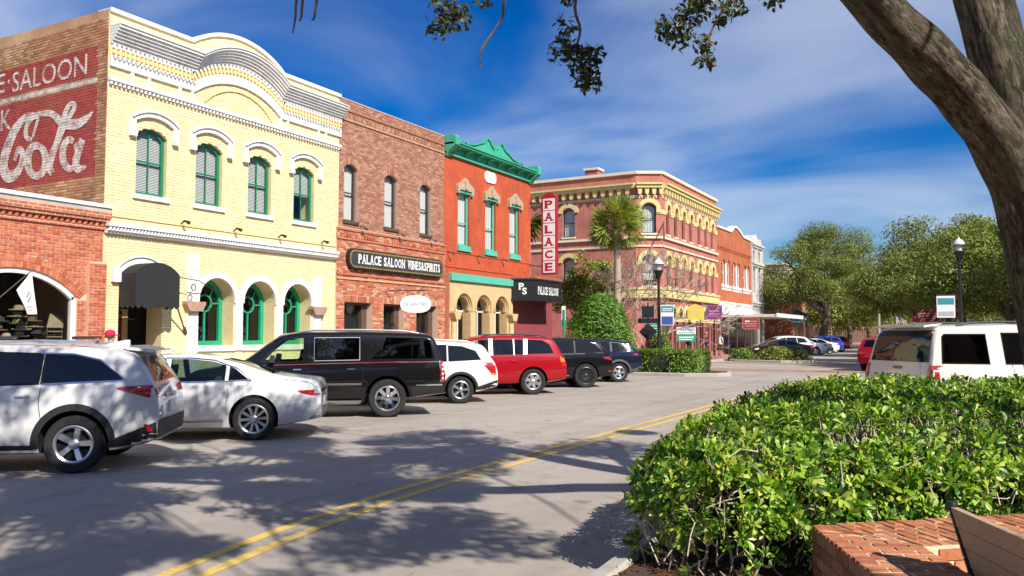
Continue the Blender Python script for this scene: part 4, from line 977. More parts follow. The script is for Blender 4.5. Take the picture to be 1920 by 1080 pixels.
# ================================================================== three storey pink building
def pink_building():
    root = thing('pink_building', 'three storey dusty pink brick corner building with cream cornice and arched hoods', 'building', (-22, 60, .13))
    A, B, C, D = (-40, 55.05), (-20.6, 55.05), (-19, 55.95), (-19, 70.2)
    fl = Frame((0, 55.05, 0), (1, 0, 0), (0, -1, 0))
    dv_ = Vector((C[0] - B[0], C[1] - B[1], 0)); cw = dv_.length; fc = Frame((B[0], B[1], 0), dv_, Vector((dv_.y, -dv_.x, 0)))
    f = FAC
    H = 13.2
    wl_ = [(-37.0, -36.05), (-31.6, -30.65), (-26.3, -25.32)]; ws = [57.22 + .0, 59.0, 60.84, 62.71, 64.93, 66.84, 68.72]
    def sides():
        yield fl, -40, -20.6, [(a, b, 8.95, 11.0) for a, b in wl_] + [(a, b, 5.25, 7.35) for a, b in wl_], 'pink_brick_side'
        yield fc, 0, cw, [(cw / 2 - .5, cw / 2 + .5, 8.95, 11.0), (cw / 2 - .5, cw / 2 + .5, 5.25, 7.35)], 'pink_brick'
        yield f, 55.95, 70.2, [(w - .36, w + .36, 8.95, 11.0) for w in ws] + [(w - .36, w + .36, 5.25, 7.38) for w in ws], 'pink_brick'
    for fr, a, b, wins, m in sides():
        ops = [arch(p, q, z0, z1 - .22, z1) for p, q, z0, z1 in wins]
        mb = MB(); fr.wall(mb, [(a, 0), (b, 0), (b, H), (a, H)], ops, .25, .5); mb.build('wall', m, root)
        for k, (p, q, z0, z1) in enumerate(wins):
            window(fr, root, p, q, z0, z1 - .22, z1, 'black_metal', back=-.16, fw=.07, munt=0, blind='curtain', bl=1 if z0 > 8 else .8)
            c = (p + q) / 2; w = (q - p) / 2
            mb = MB(); fr.band(mb, arcpath(c - w - .16, c + w + .16, z1 - .18, z1 + .26, 10, .42 if fr is fc or fr is f else .1), .30, -.01, .12); mb.build('window_hood', 'cream_trim', root)
            mb = MB(); fr.box(mb, p - .08, q + .08, z0 - .12, z0 - .004, -.2, .08); mb.build('window_sill', 'cream_cap', root)
        e = .0
        mb = MB(); fr.box(mb, a, b, 13.14, 13.34, -.5, .14); mb.build('coping', 'cream_cap', root)
        mb = MB(); fr.box(mb, a, b, 12.34, 12.46, -.02, .52); fr.box(mb, a, b, 12.12, 12.34, -.02, .40); mb.build('cornice', 'cream_trim', root)
        mb = MB(); s = a + .1
        while s < b - .2:
            fr.prism(mb, [(s, 12.12), (s + .04, 11.72), (s + .16, 11.62), (s + .28, 11.72), (s + .32, 12.12)], 0, .30); s += .62 if b - a > 4 else .5
        stuff(mb.build('brackets', 'cream_trim', root))
        mb = MB(); dentils(fr, mb, a, b, 11.42, 11.54, -.02, .07, .2); fr.box(mb, a, b, 11.54, 11.6, -.02, .09); stuff(mb.build('dentil_course', 'cream_cap', root))
        for z, h, d in ((8.56, .16, .16), (7.98, .12, .10), (4.98, .14, .22), (4.55, .43, .14), (4.40, .12, .24)):
            mb = MB(); fr.box(mb, a, b, z, z + h, -.02, d); mb.build('belt_course', 'cream_trim' if z < 5 else 'cream_cap', root)
        if fr is f or fr is fc:
            for z0, z1 in ((10.3, 10.62), (6.66, 6.98)):
                mb = MB()
                blk = sorted([(p - .04, q + .04) for p, q, zz0, zz1 in wins if (zz0 > 8) == (z0 > 8)]); s = a
                for p, q in blk + [(b, b)]:
                    if p - s > .05: fr.box(mb, s, p, z0, z1, -.02, .06)
                    s = q
                mb.build('impost_band', 'cream_trim', root)
    # shopfront: cream arches over red columns
    mb = MB(); f.box(mb, 56.0, 70.1, 2.75, 3.0, -.02, .1); mb.build('shop_lintel', 'cream_trim', root)
    for k in range(9):
        s = 56.6 + k * 1.6
        mb = MB(); f.band(mb, arcpath(s - .55, s + .55, 3.1, 3.9, 12, .1), .24, -.01, .1); mb.build('arch_trim', 'cream_trim', root)
        mb = MB(); f.prism(mb, arch(s - .43, s + .43, 3.0, 3.1, 3.78, 10), -.01, .015); mb.build('fanlight', 'dark_glass', root)
        mb = MB(); mb.lathe([(.16, .13), (.16, .35), (.11, .4), (.11, 2.6), (.17, 2.74)], (-18.85, s + .8, 0), 10); mb.build('column', 'pink_paint', root, True)
        mb = MB(); f.box(mb, s - .55, s + .55, .5, 2.6, 0, .02); mb.build('shop_window', 'shop_glass', root)
    mass(root, -39.8, -19.6, 56.6, 70.1, 12.8, 'pink_brick_side')
    MB().box((-25.35, 57, 12.8), (-24.35, 58, 14.15)).build('chimney', 'pink_brick_side', root)
    MB().box((-25.45, 56.9, 14.15), (-24.25, 58.1, 14.32)).build('chimney_cap', 'cream_cap', root)
pmat('shop_glass', (.05, .05, .05), .15, .3, 2)
pink_building()
def flag_staff():
    t = thing('wall_flagpole', 'bare dark flagpole slanting from corner of pink building', 'flagpole', (-19.2, 56.3, 8.6))
    MB().tube([(-19.0, 56.2, 9.7), (-18.2, 54.0, 8.35)][::-1], .05, 6).build('pole', 'brown_frame', t); MB().lathe([(.0, .0), (.08, .05), (.0, .12)], (-18.98, 56.25, 9.7), 8).build('finial', 'brown_frame', t)
flag_staff()

# ================================================================== gabled red building, white building, blocks beyond
def gable_building():
    root = thing('gabled_brick_building', 'orange red brick building with small stepped gable and tall white arched windows', 'building', (-19, 76.4, .13)); f = FAC
    out = [(70.22, 0), (82.5, 0), (82.5, 10.95), (79.4, 11.0), (78.2, 11.35), (76.9, 11.62), (76.1, 11.62), (74.9, 11.05), (70.22, 11.0)]
    wins = [(71.6, 72.5), (73.3, 74.2), (75.3, 76.2), (77.0, 77.9), (79.2, 80.1), (80.8, 81.7)]
    ops = [arch(a, b, 6.15, 8.0, 8.4) for a, b in wins]
    mb = MB(); f.wall(mb, out, ops, .25, .6); mb.build('wall', 'gable_brick', root)
    for a, b in wins:
        window(f, root, a, b, 6.15, 8.0, 8.4, 'white_trim', back=-.08, fw=.12, munt=0, blind=None)
        mb = MB(); f.band(mb, arcpath(a - .06, b + .06, 8.02, 8.5, 10), .14, -.01, .08); mb.build('window_arch', 'gable_brick', root)
    for a, b in ((71.4, 74.4), (75.1, 78.1), (79.0, 81.9)):
        mb = MB(); f.box(mb, a, b, 5.95, 6.14, -.02, .14); s = a + .05
        while s < b: f.box(mb, s, s + .16, 5.7, 5.95, -.02, .08); s += .36
        mb.build('window_sill', 'white_trim', root)
        mb = MB(); f.box(mb, (a + b) / 2 - .22, (a + b) / 2 + .22, 6.15, 8.1, -.02, .05); mb.build('mullion', 'white_trim', root)
    mb = MB(); f.band(mb, out[2:][::-1], .16, -.5, .12, side=1); mb.build('coping', 'white_trim', root)
    mb = MB(); f.box(mb, 70.3, 82.4, 9.4, 9.5, -.02, .1); dentils(f, mb, 70.3, 82.4, 9.2, 9.4, -.02, .07, .4); stuff(mb.build('corbel_course', 'gable_brick', root))
    mb = MB(); f.box(mb, 70.3, 82.4, 3.6, 4.7, -.02, .12); mb.build('fascia', 'white_trim', root)
    mb = MB(); f.box(mb, 70.6, 82.2, .3, 3.1, -.02, .03); mb.build('shop_window', 'shop_glass', root)
    for s in (70.5, 73.4, 76.4, 79.4, 82.2):
        mb = MB(); f.box(mb, s - .12, s + .12, .1, 3.6, -.02, .08); mb.build('pillar', 'white_trim', root)
    mass(root, -40, -19.7, 70.3, 82.4, 10.4, 'gable_brick')
    t = thing('flat_canopy', 'thin flat white canopy over pavement before gabled brick building', 'canopy', (-17, 76, 3.3))
    MB().box((-18.9, 70.6, 3.32), (-14.2, 82.3, 3.52)).build('canopy_deck', 'white_trim', t)
    MB().box((-14.28, 70.55, 3.28), (-14.15, 82.35, 3.60)).build('canopy_edge', 'white_trim', t)
    for y in (71.5, 76.5, 81.5): MB().tube([(-14.6, y, 3.5), (-18.9, y, 4.6)], .025, 6).build('tie_rod', 'black_metal', t)
gable_building()
pmat('old_white', (.60, .58, .54), .75, .12, 2., dirt=(.4, .37, .33), dirt_amt=.5, streak=.5)
def white_building():
    root = thing('narrow_white_building', 'narrow white ornamented building between the red gable and the tan block', 'building', (-19, 85, .13)); f = FAC
    ops = [arch(a, b, 6.0, 8.2, 8.6) for a, b in ((83.3, 84.3), (85.6, 86.6))] + [arch(a, b, 9.1, 9.9, 10.3) for a, b in ((83.4, 84.2), (85.7, 86.5))]
    mb = MB(); f.wall(mb, [(82.6, 0), (87.4, 0), (87.4, 11.0), (86.9, 11.6), (86.2, 11.2), (85, 11.9), (83.8, 11.2), (83.1, 11.6), (82.6, 11.0)], ops, .25, 10); mb.build('wall', 'old_white', root)
    for z in (4.9, 8.8, 10.7):
        mb = MB(); f.box(mb, 82.6, 87.4, z, z + .2, -.02, .3); dentils(f, mb, 82.65, 87.4, z - .2, z, -.02, .2, .4); mb.build('belt_course', 'old_white', root)
    for q in ops: mb = MB(); mb.add([f.p(*p, -.2) for p in q], [tuple(range(len(q)))]); mb.build('window', 'shop_glass', root)
    for s in (82.75, 85.0, 87.25): mb = MB(); f.box(mb, s - .14, s + .14, .1, 11.0, -.02, .12); mb.build('pilaster', 'old_white', root)
    mb = MB(); f.box(mb, 83, 87, .3, 3.6, -.02, .02); mb.build('shop_window', 'shop_glass', root)
white_building()
pmat('tan_render', (.50, .40, .27), .85, .12, 2., dirt=(.4, .3, .2), dirt_amt=.3)
def tan_block():
    root = thing('tan_brick_block', 'tan rendered and brown brick block beyond the white building', 'building', (-22, 106, .13))
    MB().box((-40, 101, 0), (-19.3, 130, 6.9)).build('lower_wall', 'far_brick', root)
    MB().box((-40, 101.05, 6.9), (-19.35, 129.9, 10.1)).build('upper_wall', 'tan_render', root)
    MB().box((-40.1, 100.9, 10.1), (-19.2, 130, 10.3)).build('coping', 'cream_cap', root)
    MB().box((-24.5, 103, 10.3), (-23.5, 104, 11.0)).build('chimney', 'far_brick', root)
    f = FAC
    for s in (104, 110, 116, 122): mb = MB(); mb.box((-19.32, s, .4), (-19.25, s + 4, 3)); mb.build('shop_window', 'shop_glass', root)
    for s in (104, 108, 112, 116, 120, 124): mb = MB(); mb.box((-19.37, s, 7.4), (-19.3, s + 1.2, 9.2)); mb.build('window', 'shop_glass', root)
    r2 = thing('far_brick_block', 'low orange brick block behind the large oak', 'building', (-19, 94, .13))
    MB().box((-30, 94.0, 0), (-17.2, 100.8, 6.1)).build('wall', 'far_brick_o', r2)
    MB().box((-30.1, 93.9, 6.1), (-17.1, 100.8, 6.3)).build('coping', 'cream_cap', r2)
    for s in (94.6, 97.8): mb = MB(); mb.box((-17.22, s, .3), (-17.17, s + 2.4, 3)); mb.build('shop_window', 'shop_glass', r2)
    a = thing('green_dome_awning', 'dark green rounded awning over far shop door', 'awning', (-16.6, 92.5, 2.9))
    mb = MB(); n = 10; r = 1.1
    for k in range(n):
        a0, a1 = math.pi * k / n, math.pi * (k + 1) / n
        mb.add([(-17.2, 95.5 + r * math.cos(a0), 3.3 + r * 1.2 * math.sin(a0)), (-17.2, 95.5 + r * math.cos(a1), 3.3 + r * 1.2 * math.sin(a1)), (-15.9, 95.5 + r * .9 * math.cos(a1), 3.2 + r * .8 * math.sin(a1)), (-15.9, 95.5 + r * .9 * math.cos(a0), 3.2 + r * .8 * math.sin(a0))], [(0, 1, 2, 3)])
    mb.add([(-15.9, 95.5 + r * .9 * math.cos(math.pi * k / n), 3.2 + r * .8 * math.sin(math.pi * k / n)) for k in range(n + 1)], [tuple(range(n + 1))]); mb.build('canvas', 'awning_green', a)
    MB().box((-15.95, 94.5, 3.0), (-15.88, 96.5, 3.2)).build('valance', 'awning_green', a)
    # row further on, behind the trees
    for k, (y0, y1, h, m, lb) in enumerate([(131, 142, 7.5, 'far_brick_o', 'orange brick shop row far behind the oak'), (143, 156, 9, 'tan_render', 'tan two storey building far along the street'), (157, 178, 8, 'far_brick', 'brown brick building at far end of the street')]):
        r3 = thing('far_building', lb, 'building', (-19, (y0 + y1) / 2, .13)); MB().box((-38, y0, 0), (-19, y1, h)).build('wall', m, r3); MB().box((-38, y0 - .05, h), (-18.8, y1 + .05, h + .25)).build('coping', 'cream_cap', r3)
        s = y0 + 1
        while s < y1 - 1.5:
            MB().box((-19.02, s, .5), (-18.96, s + 1.6, 3)).build('shop_window', 'shop_glass', r3); MB().box((-19.02, s + .2, 4.6), (-18.96, s + 1.3, 6.4)).build('window', 'shop_glass', r3); s += 2.6
    r4 = thing('end_building', 'pale brick building closing the far end of the street', 'building', (-9, 215, 0))
    MB().box((-30, 215, 0), (9, 235, 9)).build('wall', 'far_brick', r4); MB().box((-30.3, 214.7, 9), (9.3, 235, 9.4)).build('roof', 'roofing', r4)
    for i in range(9): MB().box((-28 + i * 4.2, 214.9, 4.8), (-26.6 + i * 4.2, 215.02, 7)).build('window', 'shop_glass', r4)
pmat('awning_green', (.015, .16, .10), .7, .1); brickmat('far_brick_o', (.50, .17, .08), (.42, .13, .06), (.48, .28, .18))
tan_block()

def opposite_row():  # unseen houses opposite, added to give the car paint dark reflections
    for y0, y1, h, m, lb in ((-45, -12, 8.5, 'far_brick_o', 'unseen orange brick row across the street behind the viewer'), (-11.5, 14, 9.5, 'far_brick_t', 'unseen brown brick row across the street to the right of the viewer'), (14.5, 62, 8, 'tan_render', 'unseen tan rendered row across the street beyond the oaks')):
        r = thing('opposite_building', lb, 'building', (20, (y0 + y1) / 2, .1)); MB().box((15.5, y0, 0), (28, y1, h)).build('wall', m, r); MB().box((15.3, y0, h), (28, y1, h + .3)).build('coping', 'cream_cap', r)
        s = y0 + 1
        while s < y1 - 2: MB().box((15.42, s, .5), (15.52, s + 2.2, 3)).build('shop_window', 'shop_glass', r); MB().box((15.42, s + .5, 4.6), (15.52, s + 1.7, 6.8)).build('window', 'shop_glass', r); s += 3.4
brickmat('far_brick_t', (.36, .15, .10), (.30, .12, .08), (.4, .27, .2))
opposite_row()
# ================================================================== vehicles (local x forward from the rear axle, y left, z up)
def car_grid(S, inset=0.):
    xr, xf = -S['roh'], S['wb'] + S['foh']
    xs = np.unique(np.concatenate([np.arange(xr, xf, .06), np.linspace(xr, xr + .16, 6), np.linspace(xf - .16, xf, 6), [xf]]))
    def prof(key):
        P = np.array(S[key]); xx = np.arange(xr - .2, xf + .2, .01); y = np.interp(xx, P[:, 0], P[:, 1])
        k = np.ones(7) / 7; y2 = np.convolve(np.pad(y, 3, mode='edge'), k, mode='valid'); y2 = np.convolve(np.pad(y2, 3, mode='edge'), k, mode='valid'); return np.interp(xs, xx, y2)
    zt, zs, zb = prof('top'), prof('belt'), prof('bot')
    ur, uf = np.clip((xs - xr) / .55, 0, 1), np.clip((xf - xs) / .8, 0, 1)
    hw = S['hw'] * (1 - S.get('tr', .10) * (1 - ur) ** 2.2 - S.get('tf', .2) * (1 - uf) ** 2.2)
    return xs, zt, zs, zb, hw
def section(zt, zs, zb, hw, tum, sh=.94):
    zs = min(zs, zt - .035); h = zs - zb; t = zt - zs
    ye = max(.25 * hw, sh * hw - tum * t); cr = .035 * min(1, t / .3) + .01; r = min(.085, .4 * t); ztop = zt - cr
    a = (sh * hw, zs); b = (ye + r * .25, ztop - r); L = lambda u: (a[0] + (b[0] - a[0]) * u, a[1] + (b[1] - a[1]) * u)
    return [(0, zb), (.78 * hw, zb), (.93 * hw, zb + .025), (.98 * hw, zb + .12 * h + .02), (hw, zb + .42 * h), (hw * .998, zb + .66 * h), (hw * .982, zb + .86 * h), (hw * (sh + .022), zs - .012), a,
            L(.25), L(.5), L(.75), b, (ye, ztop - .35 * r), (ye - r * .6, ztop), (ye * .62, zt - cr * .35), (ye * .3, zt - cr * .08), (0, zt)]
def loft(S, inner=False):
    xs, zt, zs, zb, hw = car_grid(S); tum = S['tum']; V = []; F = []
    rows = []
    for i in range(len(xs)):
        if inner:
            if zt[i] - zs[i] < .2: continue
            sec = section(zt[i] - .05, zs[i] - .02, zs[i] - .32, hw[i] - .075, tum, .92)
        else: sec = section(zt[i], zs[i], zb[i], hw[i], tum)
        rows.append((xs[i], sec))
    n = len(rows[0][1]); m = 2 * n - 2
    for x, sec in rows:
        V += [(x, y, z) for y, z in sec] + [(x, -y, z) for y, z in sec[-2:0:-1]]
    for i in range(len(rows) - 1):
        for k in range(m): F.append((i * m + k, (i + 1) * m + k, (i + 1) * m + (k + 1) % m, i * m + (k + 1) % m))
    F.append(tuple(range(m))); e = (len(rows) - 1) * m; F.append(tuple(e + k for k in reversed(range(m))))
    return V, F
def temp_obj(V, F, mat):
    me = bpy.data.meshes.new('cutter'); me.from_pydata(V, [], F); me.materials.append(MATS[mat]); me.update()
    bm = bmesh.new(); bm.from_mesh(me); bmesh.ops.recalc_face_normals(bm, faces=bm.faces); bm.to_mesh(me); bm.free()
    o = bpy.data.objects.new('cutter', me); COL.objects.link(o); return o
def prism_y(poly, y0, y1):
    n = len(poly); V = [(x, y0, z) for x, z in poly] + [(x, y1, z) for x, z in poly]
    F = [tuple(t) for t in tessellate_polygon([[Vector((x, z, 0)) for x, z in poly]])]; F = F + [tuple(i + n for i in reversed(t)) for t in F] + [(i, (i + 1) % n, (i + 1) % n + n, i + n) for i in range(n)]
    return V, F
def prism_x(poly, x0, x1):
    V, F = prism_y(poly, x0, x1); return [(b, a, c) for a, b, c in V], F
class Car:
    def __init__(s, S, name, label, loc, rotz, group, cat='car'):
        s.S = S; s.root = thing(name, label, cat, loc, rotz, group, world=False)
        V, F = loft(S); s.bvh = BVHTree.FromPolygons([Vector(v) for v in V], [list(f) for f in F])
        o = temp_obj(V, F, S['paint']); cut = []
        for wx in (0, S['wb']):
            for sd in (-1, 1):
                n = 28; r = S['R'] + S.get('gap', .06); c = []
                for k in range(n): a = 2 * math.pi * k / n; c.append((wx + r * math.cos(a), S['R'] + .01 + r * math.sin(a)))
                V2, F2 = prism_y(c, sd * (S['hw'] - .36), sd * (S['hw'] + .3)); cut.append(temp_obj(V2, F2, 'car_gap'))
        if S.get('cab'):
            V2, F2 = loft(S, True); cut.append(temp_obj(V2, F2, 'car_interior'))
            for q in S['wins']: V2, F2 = prism_y(q[0], -1.5, 1.5); cut.append(temp_obj(V2, F2, 'car_gap'))
            if 'rear_glass' in S: V2, F2 = prism_x(S['rear_glass'], -S['roh'] - .3, S.get('rg_in', .3)); cut.append(temp_obj(V2, F2, 'car_gap'))
            if 'screen' in S: V2, F2 = prism_x(S['screen'], S['sc_in'], S['wb'] + S['foh'] + .3); cut.append(temp_obj(V2, F2, 'car_gap'))
        for c in cut:
            md = o.modifiers.new('cut', 'BOOLEAN'); md.operation = 'DIFFERENCE'; md.object = c; md.solver = 'EXACT'; md.material_mode = 'TRANSFER'
        dg = bpy.context.evaluated_depsgraph_get(); me = bpy.data.meshes.new_from_object(o.evaluated_get(dg)); me.name = 'body'
        bpy.data.objects.remove(o)
        for c in cut: bpy.data.objects.remove(c)
        me.shade_smooth(); me.set_sharp_from_angle(angle=R(42))
        s.body = bpy.data.objects.new('body', me); COL.objects.link(s.body); s.body.parent = s.root
        for q in S['wins']:
            for ax in 'LR':
                if not S.get('cab'): s.decal('window_trim', grow(q[0], .022), ax, .003, 'car_gap')
                s.decal('window', q[0], ax, -.008 if S.get('cab') else .006, q[1])
        if 'rear_glass' in S: s.decal('rear_window', S['rear_glass'], 'B', -.008 if S.get('cab') else .006, S.get('rg_mat', 'tint_glass'))
        if 'screen' in S: s.decal('windscreen', S['screen'], 'F', -.008 if S.get('cab') else .006, 'green_glass' if S.get('cab') else 'tint_glass')
        for ln in S.get('seams', []):
            s.decal('door_seam', ribbon(ln, .009), 'L', .0025, 'car_gap'); s.decal('door_seam', ribbon(ln, .009), 'R', .0025, 'car_gap')
        for (x, z, m) in S.get('handles', []):
            for ax in 'LR': s.block('door_handle', ax, x, z, .20, .035, .035, m)
        s.wheels()
        if S.get('cab'): s.seats()
        if S.get('mirror'):
            x, z = S['mirror']
            for sd in (1, -1):
                p = s.hit((x, sd * 3, z), (0, -sd, 0)); mb = MB(); y = p.y + sd * .04
                mb.hexa([(x - .03, y, z), (x + .10, y, z + .01), (x + .08, y + sd * .2, z + .03), (x - .04, y + sd * .2, z + .02), (x - .04, y, z + .17), (x + .06, y, z + .18), (x + .05, y + sd * .19, z + .16), (x - .05, y + sd * .19, z + .16)])
                mb.build('door_mirror', S.get('mirror_mat', 'car_black_plastic'), s.root)
    def hit(s, o, d):
        h = s.bvh.ray_cast(Vector(o), Vector(d)); 
        return h[0] if h[0] is not None else s.bvh.find_nearest(Vector(o))[0]
    def decal(s, name, poly, ax, off, mat, step=.11, parent=None):
        bm = bmesh.new(); vs = [bm.verts.new((a, b, 0)) for a, b in poly]
        try: bm.faces.new(vs)
        except ValueError: bm.free(); return
        bmesh.ops.triangulate(bm, faces=bm.faces[:])
        A = [p[0] for p in poly]; B = [p[1] for p in poly]
        for k, (lo, hi) in enumerate(((min(A), max(A)), (min(B), max(B)))):
            c = math.ceil(lo / step) * step
            while c < hi:
                no = (1, 0, 0) if k == 0 else (0, 1, 0); co = (c, 0, 0) if k == 0 else (0, c, 0)
                bmesh.ops.bisect_plane(bm, geom=bm.verts[:] + bm.edges[:] + bm.faces[:], plane_co=co, plane_no=no); c += step
        miss = []
        for v in bm.verts:
            a, b = v.co.x, v.co.y
            o, d = {'L': ((a, 3, b), (0, -1, 0)), 'R': ((a, -3, b), (0, 1, 0)), 'B': ((-6, a, b), (1, 0, 0)), 'F': ((9, a, b), (-1, 0, 0)), 'T': ((a, b, 4), (0, 0, -1))}[ax]
            h = s.bvh.ray_cast(Vector(o), Vector(d))
            if h[0] is None: miss.append(v); continue
            n = h[1]; n = n if n.dot(Vector(d)) < 0 else -n
            v.co = h[0] + n * off
        if miss: bmesh.ops.delete(bm, geom=miss, context='VERTS')
        me = bpy.data.meshes.new(name); bm.to_mesh(me); bm.free()
        return link_mesh(me, name, mat, parent or s.root, True)
    def block(s, name, ax, x, z, w, h, t, mat):
        sd = 1 if ax == 'L' else -1; p = s.hit((x, sd * 3, z), (0, -sd, 0)); q = s.hit((x, sd * 3, z + .1), (0, -sd, 0)); k = (q.y - p.y) / .1
        y0 = p.y - .01 * sd; y1 = p.y + t * sd
        mb = MB(); mb.hexa([(x - w / 2, y0 - k * h / 2, z - h / 2), (x + w / 2, y0 - k * h / 2, z - h / 2), (x + w / 2 * .85, y1 - k * h / 2, z - h / 2 * .7), (x - w / 2 * .85, y1 - k * h / 2, z - h / 2 * .7),
                            (x - w / 2, y0 + k * h / 2, z + h / 2), (x + w / 2, y0 + k * h / 2, z + h / 2), (x + w / 2 * .85, y1 + k * h / 2, z + h / 2 * .7), (x - w / 2 * .85, y1 + k * h / 2, z + h / 2 * .7)])
        return mb.build(name, mat, s.root)
    def wheels(s):
        S = s.S; r = S['R']; w = S.get('tw', .24); rr = r * S.get('rim', .70); y1 = S['hw'] - .015
        key = ('wheel', r, rr, S['spokes'])
        if key not in WHEELS:
            tyre = MB().lathe([(rr - .02, -w), (r * .93, -w), (r * .985, -w + .03), (r, -w + .06), (r, -.06), (r * .985, -.025), (r * .93, .0), (rr + .03, .004), (rr, -.012), (rr - .02, -.05)], (0, 0, 0), 36, 'Y')
            hub = MB().lathe([(rr - .004, -w), (rr - .004, -.06), (rr * .93, -.085), (.06, -.085), (.0, -.085)], (0, 0, 0), 30, 'Y')
            rim = MB().lathe([(rr - .03, -.06), (rr - .035, -.02), (rr - .012, -.006), (rr + .004, -.012), (rr + .004, -.05)], (0, 0, 0), 36, 'Y')
            n, w0, w1, split, rm, dish = S['spokes']
            rim.lathe([(.07, -.06), (.065, -.03), (.05, -.018), (.0, -.016)], (0, 0, 0), 16, 'Y')
            for k in range(n):
                a = 2 * math.pi * k / n + .3; ca, sa = math.cos(a), math.sin(a)
                def P(u, v, y): return (u * ca - v * sa, y, u * sa + v * ca)
                for sg in ((0,) if not split else (-1, 1)):
                    o0, o1 = sg * split * .25, sg * split
                    for (u0, u1, y0, ya, oa, ob, wa, wb_) in ((.04, rr * .5, -.028 - dish, -.02 - dish * .5, o0, (o0 + o1) / 2, w0, (w0 + w1) / 2), (rr * .5, rr - .02, -.02 - dish * .5, -.016, (o0 + o1) / 2, o1, (w0 + w1) / 2, w1)):
                        rim.hexa([P(u0, oa - wa / 2, y0 - .03), P(u1, ob - wb_ / 2, ya - .03), P(u1, ob + wb_ / 2, ya - .03), P(u0, oa + wa / 2, y0 - .03), P(u0, oa - wa * .36, y0), P(u1, ob - wb_ * .36, ya), P(u1, ob + wb_ * .36, ya), P(u0, oa + wa * .36, y0)])
            WHEELS[key] = [m.build('x', mt, None, True) for m, mt in ((hub, 'car_gap'), (tyre, 'tyre'), (rim, rm))]
        P = WHEELS[key]
        for wx in (0, S['wb']):
            for sd in (1, -1):
                o = bpy.data.objects.new('wheel', P[0].data); COL.objects.link(o); o.parent = s.root; o.location = (wx, sd * y1, r); o.rotation_euler = (0, (wx * 1.7 + sd) % 1.2, 0 if sd > 0 else math.pi)
                for nm, q in (('tyre', P[1]), ('rim', P[2])):
                    c = bpy.data.objects.new(nm, q.data); COL.objects.link(c); c.parent = o
    def seats(s):
        S = s.S
        for x in S.get('seats', (1.55, .55)):
            for y in (.38, -.38):
                z = np.interp(x, *np.array(S['belt']).T); mb = MB()
                mb.hexa([(x - .02, y - .22, z - .3), (x + .12, y - .22, z - .3), (x + .12, y + .22, z - .3), (x - .02, y + .22, z - .3), (x - .16, y - .19, z + .12), (x - .06, y - .19, z + .12), (x - .06, y + .19, z + .12), (x - .16, y + .19, z + .12)])
                mb.hexa([(x - .18, y - .11, z + .14), (x - .10, y - .11, z + .14), (x - .10, y + .11, z + .14), (x - .18, y + .11, z + .14), (x - .20, y - .1, z + .32), (x - .13, y - .1, z + .32), (x - .13, y + .1, z + .32), (x - .20, y + .1, z + .32)])
                mb.build('seat', S.get('seat_mat', 'car_interior'), s.root)
    def rails(s, x0, x1, y, mat='silver_trim', h=.06):
        for sd in (1, -1):
            pts = []
            for x in np.linspace(x0, x1, 9): p = s.hit((x, sd * y, 4), (0, 0, -1)); e = min(x - x0, x1 - x); pts.append((x, sd * y, p.z + (h if e > .1 else .01)))
            MB().tube(pts, .02, 6).build('roof_rail', mat, s.root, True)
    def plate(s, z, mat='sign_white'):
        p = s.hit((-6, 0, z), (1, 0, 0)); MB().box((p.x - .02, -.15, z - .08), (p.x + .02, .15, z + .08)).build('number_plate', mat, s.root)
WHEELS = {}
def grow(poly, e):
    P = [Vector(p) for p in poly]; n = len(P); area = sum(P[i].x * P[(i + 1) % n].y - P[(i + 1) % n].x * P[i].y for i in range(n)); sg = 1 if area > 0 else -1; out = []
    for i in range(n):
        a = (P[i] - P[i - 1]).normalized(); b = (P[(i + 1) % n] - P[i]).normalized(); na = Vector((a.y, -a.x)) * sg; nb = Vector((b.y, -b.x)) * sg; m = (na + nb)
        m = m / max(.35, m.length_squared / 2) if m.length > 1e-6 else na; out.append(tuple(P[i] + m * e * .98))
    return out
def ribbon(path, w):
    P = [Vector(p) for p in path]; n = len(P); a, b = [], []
    for i in range(n):
        t = (P[min(i + 1, n - 1)] - P[max(i - 1, 0)]).normalized(); nn = Vector((-t.y, t.x)) * w / 2; a.append(tuple(P[i] + nn)); b.append(tuple(P[i] - nn))
    return a + b[::-1]
def arc_poly(cx, cz, r0, r1, a0, a1, n=14):
    A = [(cx + r1 * math.cos(R(a)), cz + r1 * math.sin(R(a))) for a in np.linspace(a0, a1, n)]; B = [(cx + r0 * math.cos(R(a)), cz + r0 * math.sin(R(a))) for a in np.linspace(a1, a0, n)]
    return A + B
def cladding(c, w=.07, mat='car_black_plastic', sill=None, rear=None):
    S = c.S; r = S['R'] + S.get('gap', .06)
    for wx in (0, S['wb']):
        for ax in 'LR': c.decal('arch_cladding', arc_poly(wx, S['R'] + .01, r - .004, r + w, -max(0, math.degrees(math.asin(min(1, (S['R'] - .07 - float(np.interp(wx + .5, *np.array(S['bot']).T))) / r)))), 180 + max(0, math.degrees(math.asin(min(1, (S['R'] - .07 - float(np.interp(wx - .5, *np.array(S['bot']).T))) / r)))), 22), ax, .010, mat)
    if sill:
        x0, x1 = r + w * .7, S['wb'] - r - w * .7; zb = lambda x: float(np.interp(x, *np.array(S['bot']).T))
        for ax in 'LR': c.decal('sill_cladding', [(x0, zb(x0) + .015), (x1, zb(x1) + .015), (x1, zb(x1) + sill), (x0, zb(x0) + sill)], ax, .010, mat)
        for ax in 'LR': c.decal('bumper_cladding', [(-S['roh'] + .012, zb(-.8) + .03), (-r * .9, zb(-.6) + .03), (-r - w * .1, zb(-.6) + sill), (-S['roh'] + .012, zb(-.8) + (rear or sill))], ax, .010, mat)

